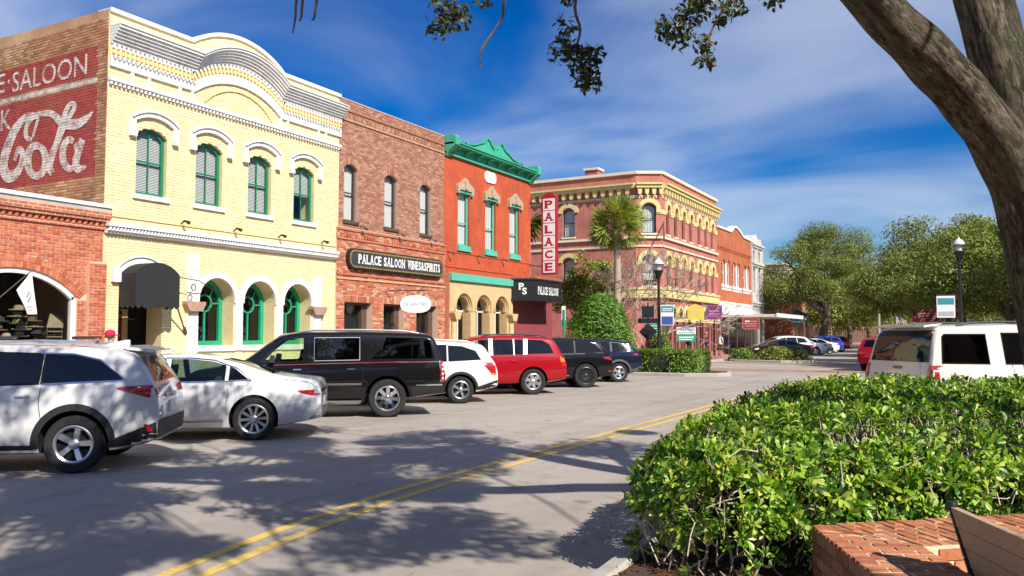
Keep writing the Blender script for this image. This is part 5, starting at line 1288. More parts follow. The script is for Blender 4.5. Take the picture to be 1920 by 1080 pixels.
pmat('stripe_red', (.22, .02, .03), .35, .05)
pmat('grey_clad', (.09, .095, .10), .5, .1)
GW = 'cars parked nose in along the shops'
def pose(wx, wy, S, a):
    """root pose from where the near rear wheel stands on the road; a is the slant to the street"""
    h = Vector((-math.sin(R(a)), -math.cos(R(a)))); l = Vector((-h.y, h.x)); p = Vector((wx, wy)) - l * (S['hw'] - .12)
    return (p.x, p.y, 0), math.atan2(h.y, h.x)

# ---- pearl white crossover at the left edge
S = dict(wb=2.79, foh=.97, roh=1.00, tr=.16, hw=.963, R=.375, tum=.36, paint='paint_pearl', rim=.66, spokes=(5, .075, .10, .0, 'alloy', .02),
         top=[(-1.0, .80), (-.98, 1.04), (-.93, 1.14), (-.84, 1.32), (-.68, 1.58), (-.55, 1.625), (0, 1.67), (.9, 1.705), (1.5, 1.69), (1.95, 1.60), (2.75, 1.14), (3.3, 1.02), (3.65, .86), (3.76, .55)],
         belt=[(-1.1, 1.08), (-.6, 1.15), (.3, 1.12), (2.6, 1.04), (3.3, .93), (3.76, .7)], bot=[(-1.1, .42), (-.5, .27), (.4, .25), (3, .25), (3.76, .3)],
         wins=[([(-.58, 1.215), (.42, 1.175), (.42, 1.53), (.08, 1.53), (-.24, 1.45)], 'tint_glass'), ([(.47, 1.172), (1.34, 1.15), (1.34, 1.57), (.47, 1.54)], 'tint_glass'), ([(1.42, 1.15), (2.22, 1.13), (2.05, 1.36), (1.75, 1.56), (1.42, 1.575)], 'tint_glass')],
         rear_glass=[(-.62, 1.17), (.62, 1.17), (.55, 1.50), (-.55, 1.50)], screen=[(-.66, 1.22), (.66, 1.22), (.6, 1.55), (-.6, 1.55)],
         seams=[[(.42, 1.12), (.43, .9), (.40, .72)], [(1.38, 1.1), (1.36, .35)], [(.62, .35), (1.36, .33), (2.3, .34)]], handles=[(.62, 1.02, 'paint_pearl'), (1.55, 1.0, 'paint_pearl')], mirror=(2.1, 1.1), mirror_mat='paint_pearl')
loc, rz = pose(-10.35, 6.85, S, 51)
c = Car(S, 'parked_crossover', 'pearl white crossover cut by the left edge, five spoke silver wheels', loc, rz, GW)
cladding(c, .085, sill=.13, rear=.30)
c.decal('window_chrome', ribbon([(.42, 1.155), (-.60, 1.197), (-.26, 1.465), (.08, 1.545), (.5, 1.56)], .018), 'L', .009, 'chrome')
for sd, ax in ((1, 'L'), (-1, 'R')):
    c.decal('tail_light', [(-.97, 1.04), (-.90, .965), (-.62, 1.055), (-.50, 1.10), (-.62, 1.12), (-.92, 1.125)], ax, .012, 'lamp_red')
    c.decal('tail_light', [(sd * .48, .99), (sd * .76, .97), (sd * .77, 1.10), (sd * .46, 1.08)], 'B', .012, 'lamp_red')
    c.decal('reflector', [(-.95, .52), (-.88, .52), (-.84, .62), (-.88, .62)], ax, .016, 'lamp_red')
    c.decal('fuel_flap', ribbon([(-.40, .87), (-.40, 1.0), (-.20, 1.0), (-.18, .92), (-.22, .87), (-.40, .87)], .006), ax, .002, 'sign_grey')
mb = MB(); mb.hexa([(-.92, -.62, 1.555), (-.55, -.66, 1.60), (-.55, .66, 1.60), (-.92, .62, 1.555), (-.90, -.6, 1.585), (-.5, -.64, 1.655), (-.5, .64, 1.655), (-.90, .6, 1.585)]); mb.build('spoiler', 'paint_pearl', c.root, True)
MB().hexa([(-.42, -.04, 1.64), (-.1, -.04, 1.665), (-.1, .04, 1.665), (-.42, .04, 1.64), (-.42, -.01, 1.73), (-.36, -.01, 1.73), (-.36, .01, 1.73), (-.42, .01, 1.73)]).build('roof_fin', 'paint_pearl', c.root)
c.rails(-.3, 1.7, .58, 'silver_trim', .05)
for x in (.15, 1.3): MB().tube([(x, -.58, 1.76), (x, .58, 1.76)], .025, 6).build('roof_bar', 'car_black_plastic', c.root)
c.plate(.80); c.decal('badge_strip', [(-.3, .93), (.3, .93), (.3, .99), (-.3, .99)], 'B', .015, 'chrome'); c.decal('rear_bumper', [(-.80, .43), (.80, .43), (.80, .66), (-.80, .66)], 'B', .012, 'car_black_plastic')

# ---- white saloon
S = dict(wb=2.99, foh=.94, roh=1.12, hw=.955, R=.362, tum=.52, paint='paint_white', rim=.70, cab=True, spokes=(10, .05, .062, .0, 'alloy_two', .025), tr=.13, gap=.05,
         top=[(-1.12, .80), (-1.09, .96), (-1.02, 1.02), (-.55, 1.075), (-.30, 1.12), (.25, 1.32), (.75, 1.44), (1.2, 1.485), (1.7, 1.47), (2.1, 1.38), (2.9, 1.03), (3.5, .93), (3.85, .80), (3.93, .5)],
         belt=[(-1.18, .93), (-.5, .97), (.5, .955), (2.8, .93), (3.6, .86), (3.93, .7)], bot=[(-1.18, .36), (-.5, .24), (.4, .2), (3, .2), (3.93, .26)],
         wins=[([(.10, 1.03), (.44, 1.02), (.44, 1.26), (.34, 1.21)], 'dark_glass'), ([(.50, 1.02), (1.42, 1.0), (1.42, 1.385), (1.1, 1.385), (.72, 1.34), (.5, 1.275)], 'green_tint'), ([(1.5, 1.0), (2.42, .995), (2.2, 1.14), (1.86, 1.32), (1.5, 1.385)], 'green_tint')],
         rear_glass=[(-.58, 1.12), (.58, 1.12), (.5, 1.38), (-.5, 1.38)], rg_in=1.0, rg_mat='green_tint', screen=[(-.62, 1.08), (.62, 1.08), (.52, 1.38), (-.52, 1.38)], sc_in=2.0,
         seams=[[(.47, 1.0), (.42, .8), (.46, .62)], [(1.46, 1.0), (1.46, .3)], [(.5, .33), (2.4, .31)], [(-1.1, .86), (-.9, .98), (-.5, 1.03)]], handles=[], mirror=(2.25, 1.02), mirror_mat='paint_white', seats=(1.75, .75), seat_mat='seat_tan')
pmat('alloy_two', (.42, .43, .45), .3, .03, metal=.85); glassmat('green_tint', (.34, .46, .42), .05)
loc, rz = pose(-10.87, 10.45, S, 52)
c = Car(S, 'parked_saloon', 'white four door saloon with low boot and many spoke wheels', loc, rz, GW)
c.decal('window_chrome', ribbon([(2.4, .985), (1.5, .985), (.06, 1.015), (.32, 1.225), (.7, 1.36), (1.1, 1.40), (1.5, 1.40), (1.86, 1.335)], .018), 'L', .004, 'chrome')
for sd, ax in ((1, 'L'), (-1, 'R')):
    c.decal('tail_light', [(-1.13, .77), (-.96, .755), (-.78, .80), (-.72, .845), (-.96, .85), (-1.13, .86)], ax, .008, 'lamp_red'); c.decal('reversing_light', [(-1.15, .785), (-1.0, .785), (-1.0, .845), (-1.15, .855)], ax, .012, 'lamp_clear')
    c.decal('sill_trim', ribbon([(.5, .36), (1.4, .335), (2.4, .335)], .022), ax, .006, 'silver_trim'); c.decal('exhaust', [(-1.12, .42), (-.95, .35), (-.92, .38), (-1.1, .47)], ax, .01, 'chrome')
c.decal('tail_light_bar', [(-.8, .80), (.8, .80), (.8, .86), (-.8, .86)], 'B', .008, 'lamp_red'); c.plate(.62)

# ---- long black sport utility
S = dict(wb=3.30, foh=.99, roh=1.28, hw=1.0, R=.415, tum=.21, paint='paint_black', rim=.66, cab=True, gap=.075, spokes=(8, .075, .12, 0, 'chrome', .02), tr=.07,
         top=[(-1.28, .85), (-1.26, 1.12), (-1.21, 1.25), (-1.09, 1.70), (-.98, 1.83), (-.6, 1.87), (.6, 1.90), (1.9, 1.89), (2.3, 1.82), (2.6, 1.62), (3.05, 1.26), (3.3, 1.17), (4.0, 1.07), (4.22, .95), (4.29, .6)],
         belt=[(-1.33, 1.18), (0, 1.20), (2.8, 1.14), (3.4, 1.08), (4.29, .9)], bot=[(-1.33, .50), (-.6, .42), (.5, .34), (3, .34), (4.29, .4)],
         wins=[([(-1.02, 1.28), (.36, 1.27), (.12, 1.50), (.02, 1.74), (-.85, 1.73), (-.95, 1.66)], 'tint_glass'), ([(.62, 1.27), (1.52, 1.25), (1.55, 1.30), (1.55, 1.70), (1.50, 1.73), (.66, 1.735), (.62, 1.70)], 'tint_glass'), ([(1.80, 1.24), (2.72, 1.22), (2.52, 1.44), (2.24, 1.66), (2.1, 1.72), (1.8, 1.73)], 'green_glass')],
         rear_glass=[(-.7, 1.28), (.7, 1.28), (.64, 1.70), (-.64, 1.70)], screen=[(-.74, 1.28), (.74, 1.28), (.66, 1.76), (-.66, 1.76)], sc_in=2.2,
         seams=[[(.50, 1.24), (.54, 1.0), (.52, .8)], [(1.68, 1.78), (1.68, .42)], [(.66, .42), (2.7, .42)]], handles=[(.78, 1.06, 'chrome'), (1.92, 1.06, 'chrome')], mirror=(2.42, 1.19), seats=(2.0, .95))
loc, rz = pose(-11.33, 14.75, S, 49)
c = Car(S, 'parked_sport_utility', 'long black sport utility with chrome wheels and thin red side stripe', loc, rz, GW)
for sd, ax in ((1, 'L'), (-1, 'R')):
    c.decal('pinstripe', ribbon([(-1.2, 1.205), (0, 1.20), (1.5, 1.175), (2.9, 1.14)], .018), ax, .004, 'stripe_red')
    c.decal('side_moulding', ribbon([(.56, .735), (1.66, .735)], .045), ax, .012, 'chrome'); c.decal('side_moulding', ribbon([(1.72, .735), (2.75, .73)], .045), ax, .012, 'chrome')
    c.decal('tail_light', [(-1.26, .76), (-1.18, .76), (-1.16, 1.23), (-1.22, 1.23)], ax, .008, 'lamp_red'); c.decal('tail_light_rim', ribbon([(-1.165, .76), (-1.15, 1.23)], .015), ax, .010, 'chrome')
    for z in (.84, .94, 1.04, 1.14): c.decal('lamp_ring', ellipse(-1.215, z, .022, .03, 8), ax, .012, 'lamp_clear')
    c.decal('bumper_strip', ribbon([(-1.3, .70), (-.62, .695)], .03), ax, .010, 'chrome'); c.decal('running_board', [(.55, .345), (2.7, .345), (2.7, .41), (.55, .41)], ax, .06, 'silver_trim')
    c.decal('window_chrome', ribbon([(.60, 1.25), (.60, 1.745), (1.57, 1.74), (1.57, 1.24), (.60, 1.255)], .014), ax, .004, 'silver_trim')
c.rails(-.7, 1.9, .66, 'silver_trim', .05); c.decal('bumper', [(-1.26, .52), (-.56, .45), (-.5, .66), (-1.26, .67)], 'L', .014, 'car_black_plastic')

# ---- white compact crossover
S = dict(wb=2.64, foh=.95, roh=1.0, hw=.90, R=.355, tum=.33, paint='paint_white', rim=.66, gap=.06, spokes=(5, .07, .09, .0, 'alloy_two', .02),
         top=[(-1.0, .8), (-.97, 1.0), (-.9, 1.1), (-.72, 1.45), (-.62, 1.56), (-.2, 1.62), (.6, 1.67), (1.3, 1.66), (1.8, 1.54), (2.5, 1.13), (3.2, 1.0), (3.55, .82), (3.59, .5)],
         belt=[(-1.0, 1.05), (0, 1.06), (2.5, 1.0), (3.59, .85)], bot=[(-1.0, .42), (-.4, .28), (.4, .26), (3.59, .3)],
         wins=[([(-.52, 1.16), (.30, 1.12), (.30, 1.50), (-.05, 1.48), (-.40, 1.36)], 'tint_glass'), ([(.38, 1.12), (1.22, 1.08), (1.22, 1.52), (.38, 1.52)], 'tint_glass'), ([(1.3, 1.08), (2.15, 1.06), (1.7, 1.46), (1.3, 1.52)], 'tint_glass')],
         rear_glass=[(-.56, 1.16), (.56, 1.16), (.5, 1.48), (-.5, 1.48)], screen=[(-.6, 1.2), (.6, 1.2), (.55, 1.5), (-.55, 1.5)],
         seams=[[(.34, 1.12), (.36, .9), (.42, .7)], [(1.26, 1.1), (1.26, .35)]], handles=[(.55, .96, 'paint_white'), (1.45, .95, 'paint_white')], mirror=(1.95, 1.07), mirror_mat='paint_white')
loc, rz = pose(-11.9, 18.62, S, 50)
c = Car(S, 'parked_compact_crossover', 'white compact crossover behind the black sport utility, dark five spoke wheels', loc, rz, GW)
cladding(c, .06, sill=.10, rear=.24)
for sd, ax in ((1, 'L'), (-1, 'R')): c.decal('tail_light', [(-.95, .78), (-.82, .78), (-.60, 1.03), (-.62, 1.07), (-.92, 1.06)], ax, .010, 'lamp_red'); c.decal('lower_lamp', [(-.96, .74), (-.84, .74), (-.82, .79), (-.96, .79)], ax, .012, 'lamp_amber')
c.rails(-.4, 1.4, .55, 'silver_trim', .05)

# ---- deep red sport utility
S = dict(wb=2.87, foh=.92, roh=1.06, hw=.95, R=.39, tum=.26, paint='paint_red', rim=.63, cab=True, gap=.065, spokes=(6, .09, .15, 0, 'alloy', .01), tr=.08,
         top=[(-1.06, .85), (-1.04, 1.06), (-.97, 1.15), (-.80, 1.55), (-.66, 1.72), (-.3, 1.78), (.6, 1.81), (1.5, 1.79), (1.95, 1.70), (2.65, 1.24), (3.0, 1.14), (3.6, 1.02), (3.79, .6)],
         belt=[(-1.06, 1.12), (0, 1.15), (2.6, 1.10), (3.79, .95)], bot=[(-1.06, .45), (-.5, .36), (.5, .33), (3, .33), (3.79, .36)],
         wins=[([(-.66, 1.24), (.26, 1.22), (.20, 1.66), (-.32, 1.64), (-.54, 1.5)], 'tint_glass'), ([(.30, 1.21), (.56, 1.21), (.56, 1.66), (.28, 1.66)], 'tint_glass'), ([(.60, 1.21), (1.22, 1.2), (1.22, 1.66), (.60, 1.66)], 'tint_glass'), ([(1.36, 1.2), (2.32, 1.18), (2.1, 1.38), (1.80, 1.63), (1.36, 1.66)], 'green_glass')],
         rear_glass=[(-.64, 1.22), (.64, 1.22), (.56, 1.60), (-.56, 1.60)], screen=[(-.66, 1.26), (.66, 1.26), (.6, 1.66), (-.6, 1.66)], sc_in=1.9,
         seams=[[(.38, 1.2), (.42, .9), (.5, .7)], [(1.29, 1.7), (1.29, .4)], [(.6, .42), (2.3, .42)]], handles=[(.62, 1.02, 'paint_red'), (1.5, 1.01, 'paint_red')], mirror=(2.12, 1.15), seats=(1.7, .75))
loc, rz = pose(-11.75, 22.45, S, 49)
c = Car(S, 'parked_red_utility', 'deep red sport utility parked between white crossover and black one', loc, rz, GW)
for sd, ax in ((1, 'L'), (-1, 'R')):
    c.decal('tail_light', [(-1.04, .98), (-.86, .98), (-.84, 1.14), (-.98, 1.16)], ax, .010, 'lamp_amber'); c.decal('tail_light', [(-1.05, .82), (-.90, .82), (-.87, .98), (-1.04, .98)], ax, .010, 'lamp_red')
    c.decal('side_moulding', ribbon([(.52, .70), (1.27, .70)], .075), ax, .014, 'paint_red'); c.decal('side_moulding', ribbon([(1.31, .70), (2.35, .69)], .075), ax, .014, 'paint_red')
    c.decal('pillar_trim', [(1.23, 1.19), (1.35, 1.19), (1.35, 1.68), (1.23, 1.68)], ax, .006, 'silver_trim'); c.decal('pillar_trim', [(.565, 1.2), (.595, 1.2), (.595, 1.67), (.565, 1.67)], ax, .006, 'silver_trim'); c.decal('pillar_trim', [(.18, 1.21), (.30, 1.21), (.27, 1.67), (.15, 1.67)], ax, .006, 'silver_trim')
    c.decal('bumper_gap', ribbon([(-1.0, .78), (-.52, .74), (-.46, .62)], .01), ax, .003, 'car_gap')
c.rails(-.5, 1.5, .60, 'car_black_plastic', .05); cladding(c, .045, 'paint_red')

# ---- black wagon with black wheels
S = dict(wb=2.92, foh=.93, roh=.97, hw=.98, R=.41, tum=.30, paint='paint_black', rim=.72, gap=.05, spokes=(10, .04, .05, .035, 'alloy_dark', .02),
         top=[(-.97, .85), (-.95, 1.05), (-.88, 1.14), (-.60, 1.52), (-.45, 1.64), (0, 1.69), (.8, 1.73), (1.6, 1.72), (2.0, 1.62), (2.75, 1.2), (3.3, 1.1), (3.75, .95), (3.85, .6)],
         belt=[(-.97, 1.1), (0, 1.14), (2.6, 1.08), (3.85, .9)], bot=[(-.97, .42), (-.4, .3), (.5, .3), (3.85, .34)],
         wins=[([(-.58, 1.22), (.32, 1.20), (.32, 1.58), (-.12, 1.56), (-.36, 1.46)], 'tint_glass'), ([(.42, 1.20), (1.32, 1.17), (1.32, 1.60), (.42, 1.59)], 'tint_glass'), ([(1.42, 1.17), (2.36, 1.14), (1.9, 1.52), (1.42, 1.6)], 'tint_glass')],
         rear_glass=[(-.6, 1.2), (.6, 1.2), (.5, 1.52), (-.5, 1.52)], screen=[(-.66, 1.24), (.66, 1.24), (.58, 1.6), (-.58, 1.6)],
         seams=[[(.37, 1.2), (.40, .9), (.5, .7)], [(1.37, 1.2), (1.37, .4)]], handles=[(.6, 1.0, 'paint_black'), (1.6, .99, 'paint_black')], mirror=(2.15, 1.12))
loc, rz = pose(-11.7, 26.25, S, 50)
c = Car(S, 'parked_black_wagon', 'glossy black sport utility with black multi spoke wheels next to red one', loc, rz, GW)
for sd, ax in ((1, 'L'), (-1, 'R')): c.decal('tail_light', [(-.95, .93), (-.66, .98), (-.60, 1.04), (-.93, 1.05)], ax, .010, 'lamp_red'); c.decal('sill_trim', ribbon([(.6, .42), (2.3, .40)], .03), ax, .008, 'silver_trim'); c.decal('reflector', [(-.93, .54), (-.8, .54), (-.8, .58), (-.93, .58)], ax, .012, 'lamp_red')

# ---- dark navy crossover
S = dict(wb=2.69, foh=.95, roh=.96, hw=.93, R=.365, tum=.34, paint='paint_navy', rim=.64, gap=.06, spokes=(5, .10, .14, 0, 'alloy', .02),
         top=[(-.96, .85), (-.94, 1.02), (-.86, 1.12), (-.62, 1.46), (-.50, 1.56), (0, 1.63), (.8, 1.68), (1.4, 1.66), (1.85, 1.55), (2.55, 1.15), (3.2, 1.02), (3.55, .86), (3.64, .5)],
         belt=[(-.96, 1.08), (0, 1.10), (2.5, 1.02), (3.64, .88)], bot=[(-.96, .44), (-.4, .3), (.5, .28), (3.64, .32)],
         wins=[([(-.48, 1.22), (.22, 1.16), (.22, 1.48), (-.08, 1.46)], 'tint_glass'), ([(.34, 1.15), (1.24, 1.11), (1.24, 1.54), (.34, 1.52)], 'tint_glass'), ([(1.32, 1.11), (2.2, 1.08), (1.75, 1.47), (1.32, 1.54)], 'tint_glass')],
         rear_glass=[(-.56, 1.18), (.56, 1.18), (.5, 1.46), (-.5, 1.46)], screen=[(-.6, 1.2), (.6, 1.2), (.55, 1.5), (-.55, 1.5)], seams=[[(.28, 1.15), (.3, .9), (.42, .7)], [(1.28, 1.12), (1.28, .36)]], handles=[(.55, .98, 'paint_navy')], mirror=(2.0, 1.1))
loc, rz = pose(-11.95, 29.9, S, 51)
c = Car(S, 'parked_navy_crossover', 'dark navy crossover with pale wheels beside the clipped corner hedge', loc, rz, GW)
cladding(c, .075, 'grey_clad', sill=.12, rear=.22)
for sd, ax in ((1, 'L'), (-1, 'R')): c.decal('tail_light', [(-.93, .98), (-.60, 1.03), (-.56, 1.08), (-.90, 1.10)], ax, .010, 'lamp_red')

# ---- pale utility on the right behind the hedge (tail towards us)
S = dict(wb=2.95, foh=.98, roh=1.12, hw=1.0, R=.40, tum=.19, paint='paint_cream', rim=.63, gap=.07, spokes=(6, .08, .12, 0, 'alloy', .02), tr=.06,
         top=[(-1.12, .85), (-1.10, 1.16), (-1.05, 1.28), (-.97, 1.72), (-.88, 1.92), (-.7, 1.98), (.6, 2.02), (1.7, 2.0), (2.0, 1.92), (2.65, 1.32), (3.0, 1.22), (3.8, 1.08), (3.93, .6)],
         belt=[(-1.12, 1.22), (0, 1.25), (2.6, 1.2), (3.93, 1.0)], bot=[(-1.12, .5), (-.5, .4), (.5, .36), (3.93, .4)],
         wins=[([(-.86, 1.33), (.02, 1.315), (.02, 1.80), (-.76, 1.80), (-.80, 1.76)], 'tint_glass'), ([(.36, 1.31), (1.42, 1.30), (1.42, 1.82), (.36, 1.82)], 'tint_glass'), ([(1.6, 1.3), (2.45, 1.28), (2.0, 1.78), (1.6, 1.82)], 'tint_glass')],
         rear_glass=[(-.80, 1.33), (.80, 1.33), (.73, 1.88), (-.73, 1.88)], screen=[(-.76, 1.36), (.76, 1.36), (.68, 1.86), (-.68, 1.86)],
         seams=[[(.46, 1.3), (.5, .9)], [(1.51, 1.8), (1.51, .4)]], handles=[(.78, 1.12, 'paint_cream'), (1.78, 1.12, 'paint_cream')], mirror=(2.3, 1.27))
hv = Vector((math.sin(R(50)), math.cos(R(50)))); rv = Vector((hv.y, -hv.x)); pr = Vector((-.62, 15.65)) + hv * 1.12 - rv * 1.0
c = Car(S, 'parked_pale_utility', 'pale cream sport utility seen from behind over the foreground hedge', (pr.x, pr.y, 0), math.atan2(hv.y, hv.x), None)
for sd, ax in ((1, 'L'), (-1, 'R')):
    c.decal('tail_light', [(sd * .80, .92), (sd * .925, .92), (sd * .915, 1.28), (sd * .82, 1.28)], 'B', .012, 'lamp_red'); c.decal('tail_light', [(-1.06, .92), (-.98, .92), (-.96, 1.22), (-1.03, 1.24)], ax, .010, 'lamp_red')
c.decal('high_brake_light', [(-.3, 1.915), (.3, 1.915), (.3, 1.95), (-.3, 1.95)], 'B', .010, 'lamp_red'); c.decal('tailgate_seam', ribbon([(-.82, 1.30), (-.84, .7), (.84, .7), (.82, 1.30)], .01), 'B', .003, 'car_gap'); c.decal('number_recess', [(-.32, .92), (.32, .92), (.32, 1.16), (-.32, 1.16)], 'B', .004, 'silver_trim')
c.decal('tailgate_badge', [(-.12, 1.2), (.12, 1.2), (.12, 1.25), (-.12, 1.25)], 'B', .012, 'gold_trim'); c.plate(1.02)
mb = MB(); mb.hexa([(-1.06, -.72, 1.93), (-.8, -.74, 1.97), (-.8, .74, 1.97), (-1.06, .72, 1.93), (-1.05, -.7, 1.965), (-.7, -.72, 2.0), (-.7, .72, 2.0), (-1.05, .7, 1.965)]); mb.build('spoiler', 'paint_cream', c.root)
c.rails(-.4, 1.6, .68, 'car_black_plastic', .05)

# ---- cars further down the street
def far_car(kind, paint, name, label, x, y, a, group, right=False, spokes=(5, .08, .12, 0, 'alloy', .02)):
    if kind == 'saloon':
        S = dict(wb=3.0, foh=.9, roh=1.1, hw=.94, R=.37, tum=.5, top=[(-1.1, .8), (-1.06, 1.02), (-.4, 1.1), (-.1, 1.16), (.6, 1.43), (1.1, 1.49), (1.6, 1.47), (2.0, 1.38), (2.7, 1.06), (3.7, .92), (3.9, .5)], belt=[(-1.1, .95), (2.8, .95), (3.9, .8)], bot=[(-1.1, .36), (-.5, .24), (3.9, .26)],
                 wins=[([(.1, 1.06), (1.1, 1.03), (1.1, 1.38), (.62, 1.34)], 'tint_glass'), ([(1.18, 1.03), (2.25, 1.0), (1.75, 1.32), (1.18, 1.38)], 'tint_glass')], rear_glass=[(-.55, 1.14), (.55, 1.14), (.48, 1.4), (-.48, 1.4)], screen=[(-.6, 1.1), (.6, 1.1), (.5, 1.4), (-.5, 1.4)], handles=[(.3, .9, 'chrome'), (1.4, .9, 'chrome')], mirror=(2.05, 1.02))
    else:
        S = dict(wb=2.8, foh=.95, roh=1.0, hw=.95, R=.38, tum=.32, top=[(-1.0, .8), (-.97, 1.06), (-.9, 1.16), (-.66, 1.56), (-.4, 1.68), (.8, 1.75), (1.5, 1.72), (1.95, 1.6), (2.6, 1.18), (3.5, 1.0), (3.75, .55)], belt=[(-1.0, 1.08), (0, 1.1), (2.6, 1.05), (3.75, .9)], bot=[(-1.0, .44), (-.5, .3), (3.75, .33)],
                 wins=[([(-.55, 1.2), (.3, 1.18), (.3, 1.56), (-.3, 1.5)], 'tint_glass'), ([(.4, 1.18), (1.25, 1.15), (1.25, 1.58), (.4, 1.57)], 'tint_glass'), ([(1.33, 1.15), (2.25, 1.12), (1.8, 1.5), (1.33, 1.58)], 'tint_glass')], rear_glass=[(-.6, 1.2), (.6, 1.2), (.52, 1.55), (-.52, 1.55)], screen=[(-.62, 1.22), (.62, 1.22), (.56, 1.58), (-.56, 1.58)], handles=[(.55, 1.0, paint)], mirror=(2.1, 1.1))
    S.update(paint=paint, rim=.66, spokes=spokes)
    if right: hv = Vector((math.sin(R(a)), math.cos(R(a)))); loc, rz = (x, y, 0), math.atan2(hv.y, hv.x)
    else: loc, rz = pose(x, y, S, a)
    c = Car(S, name, label, loc, rz, group)
    for ax in 'LR':
        c.decal('tail_light', [(-S['roh'] + .05, .82), (-S['roh'] + .35, .86), (-S['roh'] + .35, .96), (-S['roh'] + .06, .98)], ax, .01, 'lamp_red'); x1 = S['wb'] + S['foh']
        c.decal('head_light', [(x1 - .42, .72), (x1 - .12, .66), (x1 - .14, .78), (x1 - .42, .84)], ax, .01, 'lamp_clear')
    sg = (1, -1)
    for sd in sg: c.decal('tail_light', [(sd * .55, .84), (sd * .82, .84), (sd * .82, .98), (sd * .55, .96)], 'B', .01, 'lamp_red')
    c.plate(.75)
    return c
GF = 'cars parked further down the street'
far_car('saloon', 'paint_black', 'parked_black_saloon', 'black saloon with bright wheels past the crossing, nearest of far row', -11.6, 66.2, 50, GF)
far_car('utility', 'paint_white', 'parked_white_utility', 'white sport utility standing behind the black saloon', -12.4, 71.0, 50, GF)
far_car('saloon', 'paint_white', 'parked_white_saloon', 'white saloon between the white utility and dark hatchback', -12.2, 76.6, 50, GF)
far_car('saloon', 'paint_grey', 'parked_grey_saloon', 'dark grey saloon squeezed between two white cars', -12.3, 80.6, 50, GF)
far_car('saloon', 'paint_white', 'parked_pale_saloon', 'white saloon next to the bright blue car', -12.2, 84.3, 50, GF)
far_car('utility', 'paint_blue', 'parked_blue_hatchback', 'bright blue hatchback in the far row', -12.3, 89.0, 50, GF)
far_car('utility', 'paint_bright_red', 'parked_red_hatchback', 'bright red hatchback, last of the far row', -12.4, 94.6, 50, GF)
far_car('utility', 'paint_red', 'parked_maroon_utility', 'maroon sport utility just left of pale cream one', -4.1, 45.5, 12, None, right=True)
far_car('saloon', 'paint_white', 'parked_distant_saloon', 'white car far along right kerb under the trees', -1.0, 78, 50, None, right=True)
for w_ in [o for k in WHEELS.values() for o in k]: bpy.data.objects.remove(w_)
# ================================================================== vegetation
leafmat('oak_leaf', [hx('#2f3d14'), hx('#4d5a1f'), hx('#6f7530'), hx('#8a8c3e')], .5, .25)
leafmat('far_leaf', [hx('#3f5020'), hx('#667634'), hx('#8a9448'), hx('#a6a85a')], .6, .35)
leafmat('far_leaf_b', [hx('#425420'), hx('#6a7a32'), hx('#8e9846'), hx('#aead58')], .6, .35)
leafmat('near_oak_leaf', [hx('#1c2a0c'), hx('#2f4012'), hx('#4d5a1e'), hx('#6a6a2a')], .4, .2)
leafmat('hedge_leaf', [hx('#46701a'), hx('#6a961e'), hx('#8eb22c'), hx('#aac246'), hx('#c8d068')], .36, .25, .45)
leafmat('hedge_leaf_dark', [hx('#244810'), hx('#3c6a18'), hx('#588a22')], .4, .2)
leafmat('hedge_leaf_yellow', [hx('#b8b030'), hx('#d8c648'), hx('#d89a30')], .4, .25)
leafmat('clipped_leaf', [hx('#2d4a12'), hx('#557a1e'), hx('#7fa032'), hx('#98b048')], .5, .25)
leafmat('cone_leaf', [hx('#2c5214'), hx('#4d7e20'), hx('#6f9f30'), hx('#92b848')], .55, .3)
leafmat('palm_leaf', [hx('#4e6420'), hx('#7c8e32'), hx('#a2ac4a'), hx('#bcbc6c')], .45, .3)
leafmat('shrub_leaf', [hx('#46541c'), hx('#76822c'), hx('#a0a640'), hx('#b8b45c')], .5, .3)
leafmat('dry_leaf', [hx('#5a2f16'), hx('#7a4420'), hx('#3a1c10')], .7, .1)
pmat('bark_far', (.16, .125, .09), .95, .3, 5, .5)
pmat('twig', (.52, .43, .32), .9, .2, 12)
pmat('bare_bark', (.42, .33, .25), .85, .2, 8, .3)
